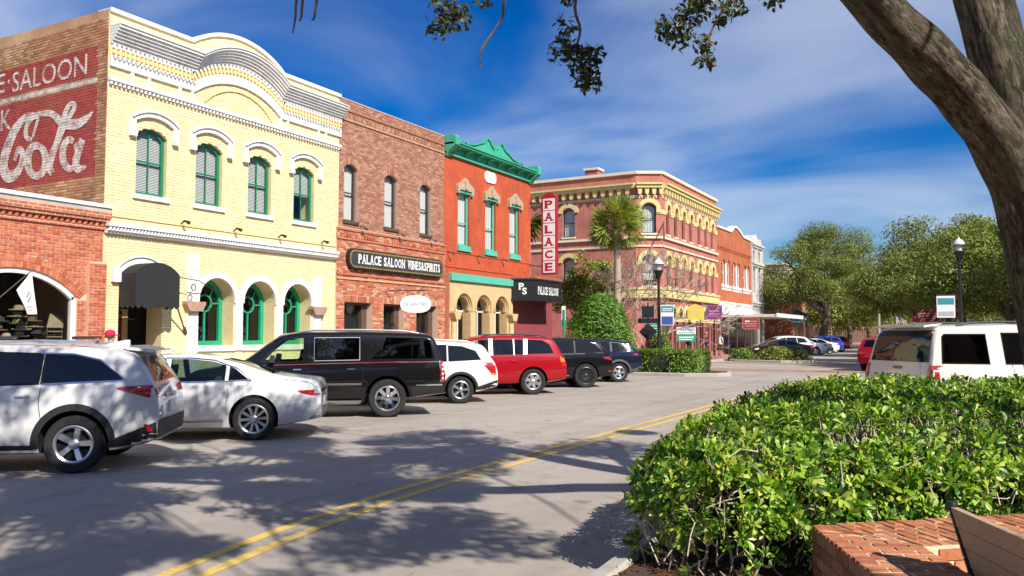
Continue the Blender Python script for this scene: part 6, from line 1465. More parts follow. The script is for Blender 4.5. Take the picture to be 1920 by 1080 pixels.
def barkmat():
    m, nt, b = nmat('oak_bark'); at_ = nd(nt, 'ShaderNodeAttribute', attribute_name='limb_space'); tcn = at_.outputs['Vector']
    # furrows run along each limb: coordinates measured round and along it
    mp_ = nd(nt, 'ShaderNodeMapping'); mp_.inputs['Scale'].default_value = (1, 1, .24); lnk(nt, tcn, mp_.inputs[0])
    nn = nd(nt, 'ShaderNodeTexNoise'); nn.inputs['Scale'].default_value = 20; nn.inputs['Detail'].default_value = 9; nn.inputs['Roughness'].default_value = .7; lnk(nt, mp_.outputs[0], nn.inputs['Vector'])
    ad2 = nd(nt, 'ShaderNodeVectorMath', operation='MULTIPLY_ADD'); lnk(nt, nn.outputs['Color'], ad2.inputs[0]); ad2.inputs[1].default_value = (.13, .13, .13); lnk(nt, mp_.outputs[0], ad2.inputs[2])
    v = nd(nt, 'ShaderNodeTexVoronoi', feature='DISTANCE_TO_EDGE'); v.inputs['Scale'].default_value = 24; lnk(nt, ad2.outputs[0], v.inputs['Vector'])
    v2 = nd(nt, 'ShaderNodeTexNoise', noise_type='RIDGED_MULTIFRACTAL'); v2.inputs['Scale'].default_value = 16; v2.inputs['Detail'].default_value = 6; lnk(nt, mp_.outputs[0], v2.inputs['Vector'])
    f = ramp(nt, v.outputs[0], 0, .3, .35, 1); g = ramp(nt, nn.outputs[0], .42, .58)
    h = nd(nt, 'ShaderNodeMath', operation='MULTIPLY'); lnk(nt, f, h.inputs[0]); lnk(nt, g, h.inputs[1])
    c = mixc(nt, ramp(nt, h.outputs[0], .0, .55), (.045, .034, .024), (.42, .335, .245)); n2 = noise(nt, tcn, 2.6, 7, .7); c = mixc(nt, ramp(nt, n2, .48, .66, 0, .75), c, (.13, .14, .075)); c = mixc(nt, ramp(nt, noise(nt, tcn, 7, 6, .7), .55, .7, 0, .6), c, (.33, .30, .24))
    lnk(nt, c, b.inputs['Base Color']); b.inputs['Roughness'].default_value = .95; b.inputs['Specular IOR Level'].default_value = .15
    h2 = nd(nt, 'ShaderNodeMath', operation='MULTIPLY_ADD'); lnk(nt, v2.outputs[0], h2.inputs[0]); h2.inputs[1].default_value = .35; lnk(nt, h.outputs[0], h2.inputs[2]); bump(nt, b, h2.outputs[0], 1., .07)
barkmat()
def unit(v): return v / np.maximum(1e-9, np.linalg.norm(v, axis=-1, keepdims=True))
def leaf_mesh(name, P, D, N, L, Wd, mat, parent, fold=.18, shape='diamond'):
    """one mesh of many leaves: P base points, D directions, N blade normals, L lengths, Wd widths"""
    n = len(P); L = np.broadcast_to(L, (n,))[:, None]; Wd = np.broadcast_to(Wd, (n,))[:, None]
    D = unit(D); S_ = unit(np.cross(D, N)); N = np.cross(S_, D)
    if shape == 'diamond':
        V = np.stack([P, P + D * L * .5 + S_ * Wd / 2 + N * L * fold * .5, P + D * L, P + D * L * .5 - S_ * Wd / 2 + N * L * fold * .5], 1); k = 4
        F = [(0, 1, 2, 3)]
    else:                                                     # broad blade with a midrib fold and drooping tip
        V = np.stack([P, P + D * L * .45 + S_ * Wd * .36 + N * L * fold * .6, P + D * L * .8 + S_ * Wd * .5 + N * L * fold * .4, P + D * L * 1.0 - N * L * .10, P + D * L * .8 - S_ * Wd * .5 + N * L * fold * .4, P + D * L * .45 - S_ * Wd * .36 + N * L * fold * .6, P + D * L * .6 + N * L * .02], 1); k = 7
        F = [(0, 1, 6, 5), (1, 2, 3, 6), (5, 6, 3, 4)]
    nf = len(F); idx = (np.arange(n) * k)[:, None, None] + np.array(F)[None]
    me = bpy.data.meshes.new(name); me.vertices.add(n * k); me.vertices.foreach_set('co', V.reshape(-1).astype(np.float32))
    me.loops.add(n * nf * 4); me.loops.foreach_set('vertex_index', idx.reshape(-1).astype(np.int32))
    me.polygons.add(n * nf); me.polygons.foreach_set('loop_start', (np.arange(n * nf) * 4).astype(np.int32)); me.polygons.foreach_set('loop_total', np.full(n * nf, 4, np.int32))
    me.update(); me.validate()
    return link_mesh(me, name, mat, parent)
def rdir(n): return unit(nrg.normal(size=(n, 3)))
def clump_leaves(C, rad, per, flat=.7):
    """leaves gathered in uneven clumps; returns base points, outward-leaning directions, normals"""
    C = np.asarray(C); rad = np.broadcast_to(rad, (len(C),)); k = np.repeat(np.arange(len(C)), per); n = len(k)
    o = rdir(n) * (nrg.random(n) ** .42)[:, None]; o[:, 2] *= flat
    P = C[k] + o * rad[k][:, None]; q_ = rdir(n); ou = unit(o); D = unit(q_ - ou * np.sum(q_ * ou, 1, keepdims=True) * .75 + ou * .25); N = unit(rdir(n) * .45 + np.array([0, 0, .6]) + o * 1.1)
    return P, D, N
def branchy(mb, p, d, L, r, depth, spread=.6, up=.25, n=(2, 3), tips=None, seg=4, min_r=.008, sides=6, fine=0.):
    p = Vector(p); d = Vector(d).normalized(); pts = [p.copy()]; rs = [r]
    for i in range(seg):
        d = (d + Vector((rnd.gauss(0, .16), rnd.gauss(0, .16), rnd.gauss(0, .12) + up * .12))).normalized(); p = p + d * L / seg; pts.append(p.copy()); rs.append(max(fine, r * (1 - .38 * (i + 1) / seg)))
    mb.tube(pts, rs, sides if r > .03 else 4, cap=False)
    if depth == 0 or rs[-1] < min_r:
        if tips is not None: tips.append(p.copy())
        return
    for k in range(rnd.randint(*n)):
        a = rnd.uniform(0, 2 * math.pi); o = d.orthogonal().normalized(); q = Matrix.Rotation(a, 3, d) @ o
        nd_ = (d + q * spread * rnd.uniform(.6, 1.3)).normalized()
        branchy(mb, pts[-1] if k else pts[-1], nd_, L * rnd.uniform(.62, .86), rs[-1] * (.86 if k == 0 else .72), depth - 1, spread, up, n, tips, seg, min_r, sides, fine)
def tree(name, label, x, y, h, rad, ncl, per, leaf, mat, group=None, trunk_h=.3, tr=.3, lean=(0, 0), low=.32, flat=.62):
    t = thing(name, label, 'tree', (x, y, .05), group=group)
    mb = MB(); b = Vector((x, y, 0)); f0 = b + Vector((lean[0], lean[1], h * trunk_h))
    mb.tube([b, b * .5 + f0 * .5 + Vector((.1, .05, 0)), f0], [tr * 1.35, tr, tr * .85], 10)
    cx, cy = x + lean[0], y + lean[1]; C = []
    for k in range(ncl):
        a = rnd.uniform(0, 2 * math.pi); u = rnd.random() ** .5; ph = rnd.random()
        zz = low * h + (h - low * h) * (1 - (u ** 2.2) * .75) * (ph ** .6 if u < .8 else rnd.uniform(.3, 1))
        C.append((cx + math.cos(a) * u * rad, cy + math.sin(a) * u * rad, min(h - rad * .1, zz)))
    for k in range(7):
        c = Vector(C[k * (ncl // 7)]); m = f0.lerp(c, .5) + Vector((0, 0, h * .06)); mb.tube([f0, f0.lerp(m, .5) + Vector((0, 0, .2)), m, c], [tr * .6, tr * .42, tr * .28, .03], 7)
    for c in C[::3]:
        c = Vector(c); s_ = f0.lerp(c, .55) + Vector((0, 0, .05 * h)); mb.tube([s_, s_.lerp(c, .5) + Vector((rnd.uniform(-.2, .2), rnd.uniform(-.2, .2), .1)), c], [tr * .22, tr * .12, .015], 5)
    mb.build('trunk', 'bark_far', t, True)
    P, D, N = clump_leaves(C, nrg.uniform(.6, 1.2, ncl) * rad * .24, per, flat)
    o = leaf_mesh('crown', P, D, N, nrg.uniform(.7, 1.3, len(P)) * leaf, leaf * .55, mat, t)
    return t
# oaks down the street
tree('oak_tree', 'broad live oak spreading over the far parked cars', -14.3, 91, 13.2, 6.9, 150, 480, .18, 'far_leaf', trunk_h=.28, tr=.42, lean=(1.0, 0), low=.34)
GR = 'trees along the right side'
for (x, y, h, r, lb, m) in [(1.6, 50, 8.5, 4.8, 'yellow green oak nearest behind the right hand street lamp', 'far_leaf_b'), (-1.4, 59, 9.3, 5.6, 'oak spreading over the road just past the right lamp', 'far_leaf'), (-1.2, 76, 10.3, 6.2, 'grey green oak further along right side of street', 'far_leaf_b'), (-2.2, 95, 12.0, 6.8, 'tall oak closing the right side in the distance', 'far_leaf'), (-3.5, 125, 13, 7.5, 'distant oak leaning over the far roadway', 'far_leaf_b'),
                            (6.8, 43, 10.0, 5.0, 'leafy oak partly hidden by the big trunk', 'far_leaf'), (8.5, 52, 10.5, 5.5, 'oak behind the right pavement', 'far_leaf_b')]:
    tree('street_oak', lb, x, y, h, r, 120, 430, .13 + y * .0007, m, GR, tr=.26, low=.36)
for (x, y, h, r, lb) in [(-14.5, 118, 12, 6, 'oak behind the broad live oak on left'), (-15, 145, 12, 7, 'distant oak on the left pavement'), (-9, 190, 15, 11, 'wide oak at the end of the street'), (4, 175, 14, 10, 'round oak at the far right end of street'), (-22, 200, 16, 10, 'tall oak far left end of street')]:
    tree('distant_oak', lb, x, y, h, r, 90, 130, .42, 'far_leaf', 'trees at the end of the street', tr=.3, low=.2)
# slender trunks under the far trees
for i, (x, y, lb) in enumerate([(-10.2, 110, 'thin pale palm trunk left of the pair far down the street'), (-8.4, 112, 'thin pale palm trunk, right one of the far pair')]):
    t = thing('distant_palm', lb, 'palm', (x, y, 0), group='slender far palms'); MB().tube([(x, y, 0), (x + .1, y, 6.2)], [.2, .16], 8).build('trunk', 'bare_bark', t)
    n = 500; D = rdir(n); D[:, 2] = np.abs(D[:, 2]) - .25; leaf_mesh('crown', np.tile([x + .1, y, 6.2], (n, 1)) + D * .5, D, rdir(n), nrg.uniform(.7, 1.3, n), .09, 'palm_leaf', t)

def fan_palm():
    x, y, zc = -15.9, 39.2, 7.15; t = thing('cabbage_palm', 'tall cabbage palm with round fan crown before the pink building', 'palm', (x, y, .1))
    mb = MB(); pts = []; rs = []
    for i in range(26):
        u = i / 25; pts.append((x + .25 * math.sin(u * 2.2) - .05, y + .1 * u, zc * u)); rs.append((.21 - .05 * u) * (1 + .05 * (i % 2)))
    mb.tube(pts, rs, 12); mb.build('trunk', 'bare_bark', t, True)
    top = Vector(pts[-1]); mbp = MB(); Ps, Ds, Ns, Ls, Ws = [], [], [], [], []
    for k in range(70):
        a = rnd.uniform(0, 2 * math.pi); el = rnd.uniform(-.85, 1.45); d = Vector((math.cos(a) * math.cos(el), math.sin(a) * math.cos(el), math.sin(el)))
        L = rnd.uniform(.7, 1.1); tip = top + d * L + Vector((0, 0, .18 - .1 * (el < 0))); mbp.tube([top, top.lerp(tip, .5) + Vector((0, 0, .05)), tip], [.025, .018, .012], 4, cap=False)
        o = d.orthogonal().normalized(); o = (Matrix.Rotation(rnd.uniform(0, 6.3), 3, d) @ o); b = d.cross(o)
        for j in range(26):
            an = R(-115 + 230 * j / 25); q = (d * math.cos(an) + o * math.sin(an)).normalized(); q = (q + Vector((0, 0, -.42)) * rnd.uniform(.3, 1.4)).normalized()
            Ps.append(tip); Ds.append(q); Ns.append(b); Ls.append(rnd.uniform(.62, .92) * (.6 + .4 * math.cos(an * .6))); Ws.append(.055)
    for k in range(160):                                     # dead boots and hanging fronds
        a = rnd.uniform(0, 6.3); q = Vector((math.cos(a) * .5, math.sin(a) * .5, -1)).normalized(); Ps.append(top + Vector((math.cos(a) * .2, math.sin(a) * .2, -.1 - rnd.random() * .5))); Ds.append(q); Ns.append(Vector((math.cos(a), math.sin(a), 0))); Ls.append(.5); Ws.append(.04)
    mbp.build('frond_stalks', 'palm_leaf', t); leaf_mesh('fronds', np.array(Ps), np.array(Ds), np.array(Ns), np.array(Ls), np.array(Ws), 'palm_leaf', t)
fan_palm()
def small_palm():
    x, y = -18.6, 37.9; t = thing('small_palm', 'dark narrow palm fronds behind the vertical sign', 'palm', (x, y, .1)); MB().tube([(x - 2.5, y + 2, 0), (x - 2.5, y + 2, 8.0)], [.15, .1], 8).build('trunk', 'bare_bark', t)
    n = 260; D = rdir(n); D[:, 2] = -np.abs(D[:, 2]) * .9 + .25; leaf_mesh('fronds', np.tile([x - 2.5, y + 2, 8.0], (n, 1)) + D * .25, D, rdir(n), nrg.uniform(.7, 1.4, n), .12, 'oak_leaf', t)
small_palm()
def leaf_solid(name, label, cat, cen, rx, ry, h, n, leaf, mat, shape, z0=.1, wid=.5):
    """clipped or rounded shrub: leaves over its skin, two layers deep, on a few stems"""
    t = thing(name, label, cat, (*cen, z0)); P, Nn = [], []
    u = nrg.random(n) * 2 * math.pi
    if shape == 'cone':
        w = nrg.random(n) ** 1.15; pr = np.sqrt(np.maximum(.0, 1 - w ** 2.3)) * (1 + .13 * np.sin(3 * u + 6 * w) + .09 * np.sin(7 * u - 9 * w) + .05 * np.sin(17 * u + 15 * w)); jit = 1 - nrg.random(n) ** 2 * .25
        P = np.stack([cen[0] + np.cos(u) * pr * rx * jit, cen[1] + np.sin(u) * pr * ry * jit, z0 + w * h], 1); O_ = np.stack([np.cos(u), np.sin(u), .35 + w * .8], 1)
    else:
        top = nrg.random(n) < .45; k = 4.5
        sx = np.sign(np.cos(u)) * np.abs(np.cos(u)) ** (2 / k); sy = np.sign(np.sin(u)) * np.abs(np.sin(u)) ** (2 / k); rr = np.where(top, nrg.random(n) ** .5, 1 - nrg.random(n) ** 3 * .12); w = np.where(top, 1 - nrg.random(n) ** 3 * .12 - .10 * rr ** 6, nrg.random(n))
        bul = np.where(top, 1, 1 - .10 * np.clip(w - .7, 0, 1) / .3 - .06 * (1 - w)); P = np.stack([cen[0] + sx * rx * rr * bul, cen[1] + sy * ry * rr * bul, z0 + w * h], 1); O_ = np.where(top[:, None], np.array([0, 0, 1.]), np.stack([sx, sy, np.full(n, .3)], 1))
    P += rdir(n) * leaf * .35; q_ = rdir(n); ou = unit(O_); D = unit(q_ - ou * np.sum(q_ * ou, 1, keepdims=True) * .7 + ou * .3); N = unit(O_ + rdir(n) * .6)
    leaf_mesh('foliage', P, D, N, nrg.uniform(.7, 1.3, n) * leaf, leaf * wid, mat, t)
    mb = MB()
    for k in range(9): a = rnd.uniform(0, 6.3); q = rnd.uniform(.2, .7); mb.tube([(cen[0] + rnd.uniform(-.15, .15) * rx, cen[1] + rnd.uniform(-.15, .15) * ry, z0 - .1), (cen[0] + math.cos(a) * rx * q, cen[1] + math.sin(a) * ry * q, z0 + h * (.8 if shape == 'box' else .6 * (1 - q) + .15))], [.04, .01], 5)
    mb.build('stems', 'bark_far', t)
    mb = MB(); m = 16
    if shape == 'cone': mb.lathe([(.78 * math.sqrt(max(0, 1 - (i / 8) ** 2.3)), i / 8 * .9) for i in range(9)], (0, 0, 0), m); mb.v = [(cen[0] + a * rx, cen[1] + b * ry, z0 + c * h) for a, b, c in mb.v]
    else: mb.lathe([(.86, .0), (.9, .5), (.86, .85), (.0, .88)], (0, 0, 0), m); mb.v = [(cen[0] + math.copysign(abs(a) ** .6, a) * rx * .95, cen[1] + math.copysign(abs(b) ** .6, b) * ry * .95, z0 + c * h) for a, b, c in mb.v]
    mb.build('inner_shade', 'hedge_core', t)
    return t
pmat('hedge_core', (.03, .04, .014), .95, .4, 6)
leaf_solid('rounded_evergreen', 'large rounded bright green evergreen bush behind the navy crossover', 'bush', (-15.6, 36.9), 1.62, 1.62, 3.6, 10000, .16, 'cone_leaf', 'cone', wid=.35)
leaf_solid('clipped_hedge', 'low clipped green hedge on the street corner island', 'hedge', (-12.35, 37.3), 1.75, 1.25, 1.0, 7000, .11, 'clipped_leaf', 'box')
struct(slab('corner_island', [(-15.2, 35.3), (-11, 35.35), (-9.9, 35.9), (-9.6, 36.8), (-10, 38.2), (-11.5, 39.4), (-15.2, 39.5)], -.01, .12, 'mulch'))
struct(kerb_line('island_kerb', [(-15.2, 35.2), (-11, 35.25), (-9.8, 35.8), (-9.5, 36.8), (-9.9, 38.3), (-11.5, 39.5), (-15.2, 39.6)], .2, .15))
struct(slab('crossing_island', [(-14.2, 56.6), (-11, 55.9), (-9.6, 56.6), (-9.4, 58), (-11, 59.5), (-14.2, 59.5)], -.01, .12, 'mulch'))
struct(kerb_line('island_kerb', [(-14.2, 56.5), (-11, 55.8), (-9.5, 56.5), (-9.3, 58.1), (-11, 59.6), (-14.2, 59.6)], .2, .15))
leaf_solid('yellowing_shrub', 'loose yellow green shrub on the island before the black saloon', 'shrub', (-11.6, 57.6), 1.3, .9, .85, 1500, .17, 'shrub_leaf', 'cone')
leaf_solid('small_shrub', 'small green shrub at foot of the purple sign post', 'shrub', (-14.2, 58.6), .9, .8, .7, 900, .15, 'clipped_leaf', 'cone')
leaf_solid('reddish_shrub', 'shrub with reddish tips at right end of crossing island', 'shrub', (-10.2, 57.8), .7, .7, .75, 700, .15, 'far_leaf_b', 'cone')
leaf_solid('planter_shrub', 'upright yellow green shrub below the parking sign', 'shrub', (-14.2, 41.3), .7, .7, 1.9, 1500, .16, 'far_leaf_b', 'cone')
leaf_solid('low_green_shrub', 'low bright green shrub left of the parking sign', 'shrub', (-13.9, 40.9), 1.0, .6, 1.1, 1200, .13, 'clipped_leaf', 'cone')
def evergreen_tree():
    t = thing('shrubby_tree', 'loose olive green evergreen tree beside the saloon marquee', 'tree', (-18.9, 42.4, .1)); mb = MB(); C = []
    while len(C) < 70:
        v = rdir(1)[0] * nrg.random() ** .45; c = np.array([-18.9, 42.4, 4.2]) + v * np.array([1.7, 1.6, 2.4])
        C.append(c)
    for c in C: mb.tube(smooth_path([(-18.9, 42.4, .5), (-18.9 + (c[0] + 18.9) * .3, 42.4 + (c[1] - 42.4) * .3, c[2] * .6), tuple(c)], 3), [.07, .06, .05, .035, .025, .018, .012], 5, cap=False)
    mb.tube([(-18.9, 42.4, 0), (-18.9, 42.4, .8)], [.14, .1], 8); mb.build('trunk', 'bark_far', t)
    P, D, N = clump_leaves(C, nrg.uniform(.3, .62, len(C)), 150, .8); leaf_mesh('crown', P, D, N, nrg.uniform(.10, .2, len(P)), .085, 'shrub_leaf', t)
evergreen_tree()
def bare_tree():
    t = thing('bare_crape_myrtle', 'leafless crape myrtle with pale twisting stems at the street corner', 'tree', (-15.3, 42.6, .1)); mb = MB(); st = rnd.getstate(); rnd.seed(21)
    for k in range(6): a = k * 1.05; branchy(mb, (-15.3 + math.cos(a) * .15, 42.6 + math.sin(a) * .15, 0), (math.cos(a) * .34, math.sin(a) * .34, 1), 1.8, .10, 6, .50, .16, (2, 3), None, 3, .0012, 6, .013)
    rnd.setstate(st); o = mb.build('trunk', 'bare_bark', t)
    mb = MB(); 
    for k in range(5): a = k * 1.3; mb.tube([(-15.3, 42.6, 0), (-15.3 + math.cos(a) * .5, 42.6 + math.sin(a) * .5, -.02)], [.09, .03], 6)
    mb.build('root_flare', 'bare_bark', t)
bare_tree()

# ------------------------------------------------------------------ the big oak overhead
def big_oak():
    t = thing('foreground_oak', 'large live oak trunk with heavy leaning limb at the right edge', 'tree', (.65, 8.72, .1))
    def limb(pts, rs, n=22):
        mb = MB(); P = smooth_path(pts, 6); r = np.interp(np.linspace(0, 1, len(P)), np.linspace(0, 1, len(rs)), rs); mb.tube(P, list(r), n)
        V = np.array(mb.v); ph = V * np.array([9., 9., 3.]); k = (np.sin(ph[:, 0] + 1.3 * np.sin(ph[:, 2])) * np.sin(ph[:, 1] + 1.1) * .012 + np.sin(ph[:, 2] * 2.3 + ph[:, 0] * 1.7) * .006)
        Pc = np.repeat(np.array(P), n, 0); d = unit(V - Pc); V = V + d * k[:, None]; mb.v = [tuple(v) for v in V]; mb.P = P; mb.r = r; mb.n = n; return mb
    def put(mb, name):
        o = mb.build(name, 'oak_bark', t, True); L = np.concatenate([[0], np.cumsum(np.linalg.norm(np.diff(np.array(mb.P), axis=0), axis=1))]); n = mb.n; a = np.tile(np.arange(n) * 2 * math.pi / n, len(mb.P)); rr = np.repeat(mb.r, n)
        co = np.stack([np.cos(a) * rr, np.sin(a) * rr, np.repeat(L, n) + len(name)], 1); at = o.data.attributes.new('limb_space', 'FLOAT_VECTOR', 'POINT'); at.data.foreach_set('vector', co.reshape(-1).astype(np.float32))
    put(limb([(.78, 8.75, -.05), (.75, 8.72, .5), (.66, 8.6, 1.4), (.54, 8.4, 2.25), (.44, 8.2, 2.82), (.30, 7.97, 3.2), (.13, 7.64, 3.48), (-.05, 7.3, 3.7), (-.2, 6.97, 3.84), (-.36, 6.67, 3.97), (-.58, 6.31, 4.18), (-.9, 5.78, 4.6), (-1.25, 5.2, 5.1), (-1.7, 4.4, 5.8), (-2.3, 3.4, 6.7)],
         [.38, .32, .28, .26, .255, .235, .205, .19, .18, .172, .165, .15, .12, .09, .05]), 'trunk')
    put(limb([(.60, 8.5, 2.3), (.52, 8.5, 3.1), (.34, 8.5, 3.9), (.20, 8.5, 4.6), (.12, 8.53, 5.4), (.5, 8.3, 6.8), (1.2, 7.4, 8.0)], [.24, .27, .25, .235, .22, .16, .07]), 'limb')
    put(limb([(.46, 8.5, 3.3), (.58, 8.64, 4.06), (.70, 8.88, 4.6), (1.1, 9.2, 5.4), (2.2, 9.6, 6.8), (3.2, 9.2, 8)], [.18, .15, .14, .12, .09, .05]), 'limb')
    # crown: clumps kept above the view, placed and thinned by where their shade falls
    LIMB = [(.58, 8.6, 1.4), (.5, 8.4, 2.25), (.42, 8.2, 2.82), (.29, 7.97, 3.2), (.13, 7.64, 3.48), (-.05, 7.3, 3.7), (-.36, 6.67, 3.97), (.34, 8.5, 3.9), (.2, 8.5, 4.6)]
    C = []; fwd = np.array([-.485, .874]); tries = 0
    nodes = [Vector((-2.3, 3.4, 6.7)), Vector((1.2, 7.4, 8.0)), Vector((3.2, 9.2, 8)), Vector((-.9, 5.78, 4.6)), Vector((.5, 8.3, 6.8)), Vector((2.2, 9.6, 6.8)), Vector((-1.7, 4.4, 5.8))]
    while len(C) < CROWN_N and tries < 40000:
        tries += 1; v = rdir(1)[0] * nrg.random() ** .4; p = np.array([.8, 4.6, 6.9]) + v * np.array([5.8, 8.2, 1.6])
        g = p + (0); d = float(np.dot(p[:2], fwd))
        if p[2] < 2.6 + .45 * max(d, 0) + .55 and d > 0: continue
        if p[2] < 4.4: continue
        sx_, sy_ = p[0] - SUN.x / SUN.z * p[2], p[1] - SUN.y / SUN.z * p[2]            # where its shade lands
        if sy_ > 15.8 + .35 * (sx_ + 6) or sx_ < -14.2: continue
        hx1, hy1 = p[0] - SUN.x / SUN.z * (p[2] - 1), p[1] - SUN.y / SUN.z * (p[2] - 1)  # the hedge, wall and trunk stand mostly in sun
        if hx1 > -2.9 and hy1 > 3.2 and nrg.random() < .9: continue
        if nrg.random() < .92 and any((p[2] > q[2]) and np.linalg.norm(p - np.array(SUN) * ((p[2] - q[2]) / SUN.z) - np.array(q)) < .85 for q in LIMB): continue
        hole = math.sin(sx_ * 2.1 + .9 * math.sin(sy_ * 1.3)) * math.sin(sy_ * 1.9 + .5 + .8 * math.sin(sx_ * 1.1))
        if hole > (.22 if sx_ > -7 else .05): continue
        C.append(p)
    mb = MB()
    for c in C:
        c = Vector(c); q = min(nodes, key=lambda z: (z - c).length); m = q.lerp(c, .5) + Vector((rnd.gauss(0, .25), rnd.gauss(0, .25), rnd.gauss(.1, .15))); L = (q - c).length
        mb.tube(smooth_path([q, q.lerp(m, .5) + Vector((rnd.gauss(0, .12), rnd.gauss(0, .12), .1)), m, c], 3), list(np.linspace(min(.05, .010 * L + .010), .008, 10)), 5, cap=False)
    mb.build('branches', 'bark_far', t)
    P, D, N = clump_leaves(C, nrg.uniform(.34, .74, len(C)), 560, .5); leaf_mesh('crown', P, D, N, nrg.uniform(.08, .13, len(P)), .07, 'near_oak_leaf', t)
    # hanging sprigs that dip into view
    def sprig(pts, blobs, bare=False):
        mb = MB(); mb.tube(smooth_path(pts, 5), list(np.linspace(.014, .004, (len(pts) - 1) * 5 + 1)), 5)
        for (c, r_, k) in blobs:
            for j in range(7): d = rdir(1)[0] * r_ * .8; a = min(pts, key=lambda q: math.dist(q, c)); mb.tube([a, tuple((Vector(a) + Vector(c)) / 2 + Vector(d) * .2), tuple(Vector(c) + Vector(d))], [.006, .004, .002], 4)
        mb.build('twig', 'bark_far', t)
        for (c, r_, k) in blobs:
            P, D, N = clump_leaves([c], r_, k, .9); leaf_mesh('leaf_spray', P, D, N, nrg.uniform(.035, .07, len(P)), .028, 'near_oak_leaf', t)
    sprig([(-2.5, 4.5, 4.5), (-2.7, 4.32, 4.05), (-2.84, 4.25, 3.76)], [((-2.80, 4.27, 3.84), .10, 60), ((-2.86, 4.24, 3.72), .085, 60), ((-2.74, 4.3, 3.77), .075, 35), ((-2.62, 4.35, 3.90), .06, 25), ((-2.88, 4.24, 3.88), .06, 25)])
    sprig([(-2.3, 4.5, 4.4), (-2.5, 4.43, 3.92), (-2.53, 4.42, 3.77), (-2.65, 4.37, 3.57), (-2.65, 4.38, 3.46)], [])
    sprig([(-2.0, 4.8, 4.4), (-2.12, 4.64, 3.9), (-2.10, 4.66, 3.70), (-2.13, 4.66, 3.56), (-2.08, 4.7, 3.40)], [((-2.19, 4.62, 3.58), .10, 90), ((-2.10, 4.66, 3.52), .095, 90), ((-2.08, 4.7, 3.42), .085, 80), ((-2.03, 4.71, 3.55), .06, 45), ((-2.05, 4.7, 3.36), .06, 45), ((-2.18, 4.62, 3.72), .06, 25), ((-2.18, 4.62, 3.92), .06, 30)])
    sprig([(-1.2, 5.2, 4.5), (-1.4, 5.05, 3.95), (-1.56, 4.95, 3.74)], [((-1.60, 4.94, 3.72), .11, 110), ((-1.50, 5.0, 3.82), .09, 70), ((-1.43, 5.03, 3.88), .10, 70), ((-1.54, 4.97, 3.66), .075, 50)])
    sprig([(-1.1, 5.3, 4.4), (-1.28, 5.1, 3.9), (-1.38, 5.06, 3.70), (-1.42, 5.05, 3.52)], [((-1.32, 5.08, 3.80), .08, 45), ((-1.42, 5.05, 3.62), .06, 30), ((-1.43, 5.05, 3.52), .065, 45), ((-1.24, 5.12, 3.84), .06, 30)])
    sprig([(-.9, 5.4, 4.4), (-1.04, 5.24, 3.92)], [((-1.04, 5.24, 3.90), .07, 45)])
    for e in ((-3.55, 3.85), (-3.62, 3.81), (-3.66, 3.8)): sprig([(-3.5, 3.9, 4.3), (e[0] + .03, e[1], 3.95), (e[0], e[1], 3.78), (e[0] - .02, e[1], 3.62 + rnd.random() * .15)], [])
CROWN_N = 175
big_oak()
# ================================================================== street furniture, signs
def street_lamp(x, y, h, label):
    t = thing('street_lamp', label, 'street lamp', (x, y, .1), group='black acorn street lamps')
    mb = MB().lathe([(.24, 0), (.24, .12), (.17, .2), (.15, .55), (.19, .62), (.12, .72), (.09, .85), (.075, h * .5), (.06, h - 1.25), (.10, h - 1.22), (.06, h - 1.16)], (x, y, .1), 16); mb.build('post', 'black_metal', t, True)
    mb = MB().lathe([(.05, 0), (.075, .08), (.07, .18), (.12, .30), (.20, .46), (.235, .50), (.235, .53), (.0, .53)], (x, y, h - 1.12), 16); mb.build('lamp_basket', 'black_metal', t, True)
    for k in range(8):
        a = k * math.pi / 4; MB().tube([(x + .06 * math.cos(a), y + .06 * math.sin(a), h - 1.0), (x + .22 * math.cos(a), y + .22 * math.sin(a), h - .58)], .012, 5).build('basket_rib', 'black_metal', t)
    mb = MB().lathe([(.20, 0), (.25, .10), (.265, .20), (.25, .28)], (x, y, h - .59), 18); mb.build('globe', 'lamp_glass', t, True)
    mb = MB().lathe([(.12, 0), (.11, .14), (.0, .17)], (x, y, h - .55), 12); mb.build('lamp_core', 'sign_white', t, True)
    mb = MB().lathe([(.262, 0), (.275, .02), (.262, .04)], (x, y, h - .31), 18); mb.build('globe_band', 'alloy_two', t, True)
    mb = MB().lathe([(.25, 0), (.20, .12), (.12, .20), (.05, .24), (.03, .30), (.0, .34)], (x, y, h - .27), 18); mb.build('globe_cap', 'globe_white', t, True)
    return t
pmat('sign_pale', (.5, .35, .45), .6, .05)
pmat('globe_white', (.72, .72, .70), .25, .05); pmat('sign_teal', (.04, .30, .34), .5, .05); pmat('sign_blue', (.05, .10, .32), .5, .05); pmat('sign_green', (.02, .27, .16), .5, .05); pmat('sign_yellow', (.78, .66, .12), .5, .06); pmat('sign_purple', (.24, .045, .20), .5, .06); pmat('sign_brick_red', (.40, .05, .025), .5, .06); pmat('post_wood', (.12, .06, .04), .7, .2)
street_lamp(-12.9, 37.4, 5.4, 'black acorn street lamp rising behind the clipped corner hedge')
street_lamp(-.5, 40.9, 6.0, 'black acorn street lamp beyond the pale cream utility, the nearer of two')
street_lamp(-.55, 64.9, 6.0, 'black acorn street lamp half hidden behind the nearer right one')
def facing(x, y, ang=0.):
    """frame for a board that faces back down the street, turned by ang"""
    s = Vector((math.cos(R(ang)), math.sin(R(ang)), 0)); return Frame((x, y, 0), s, Vector((s.y, -s.x, 0)))
def board(t, f, s0, s1, z0, z1, mat, name='board', d0=-.02, d1=.0, rim=None):
    mb = MB(); f.box(mb, s0, s1, z0, z1, d0, d1); o = mb.build(name, mat, t)
    if rim:
        mb = MB(); f.band(mb, [(s0, z0), (s1, z0), (s1, z1), (s0, z1), (s0, z0)], .03, d1, d1 + .006); mb.build('rim', rim, t)
    return o
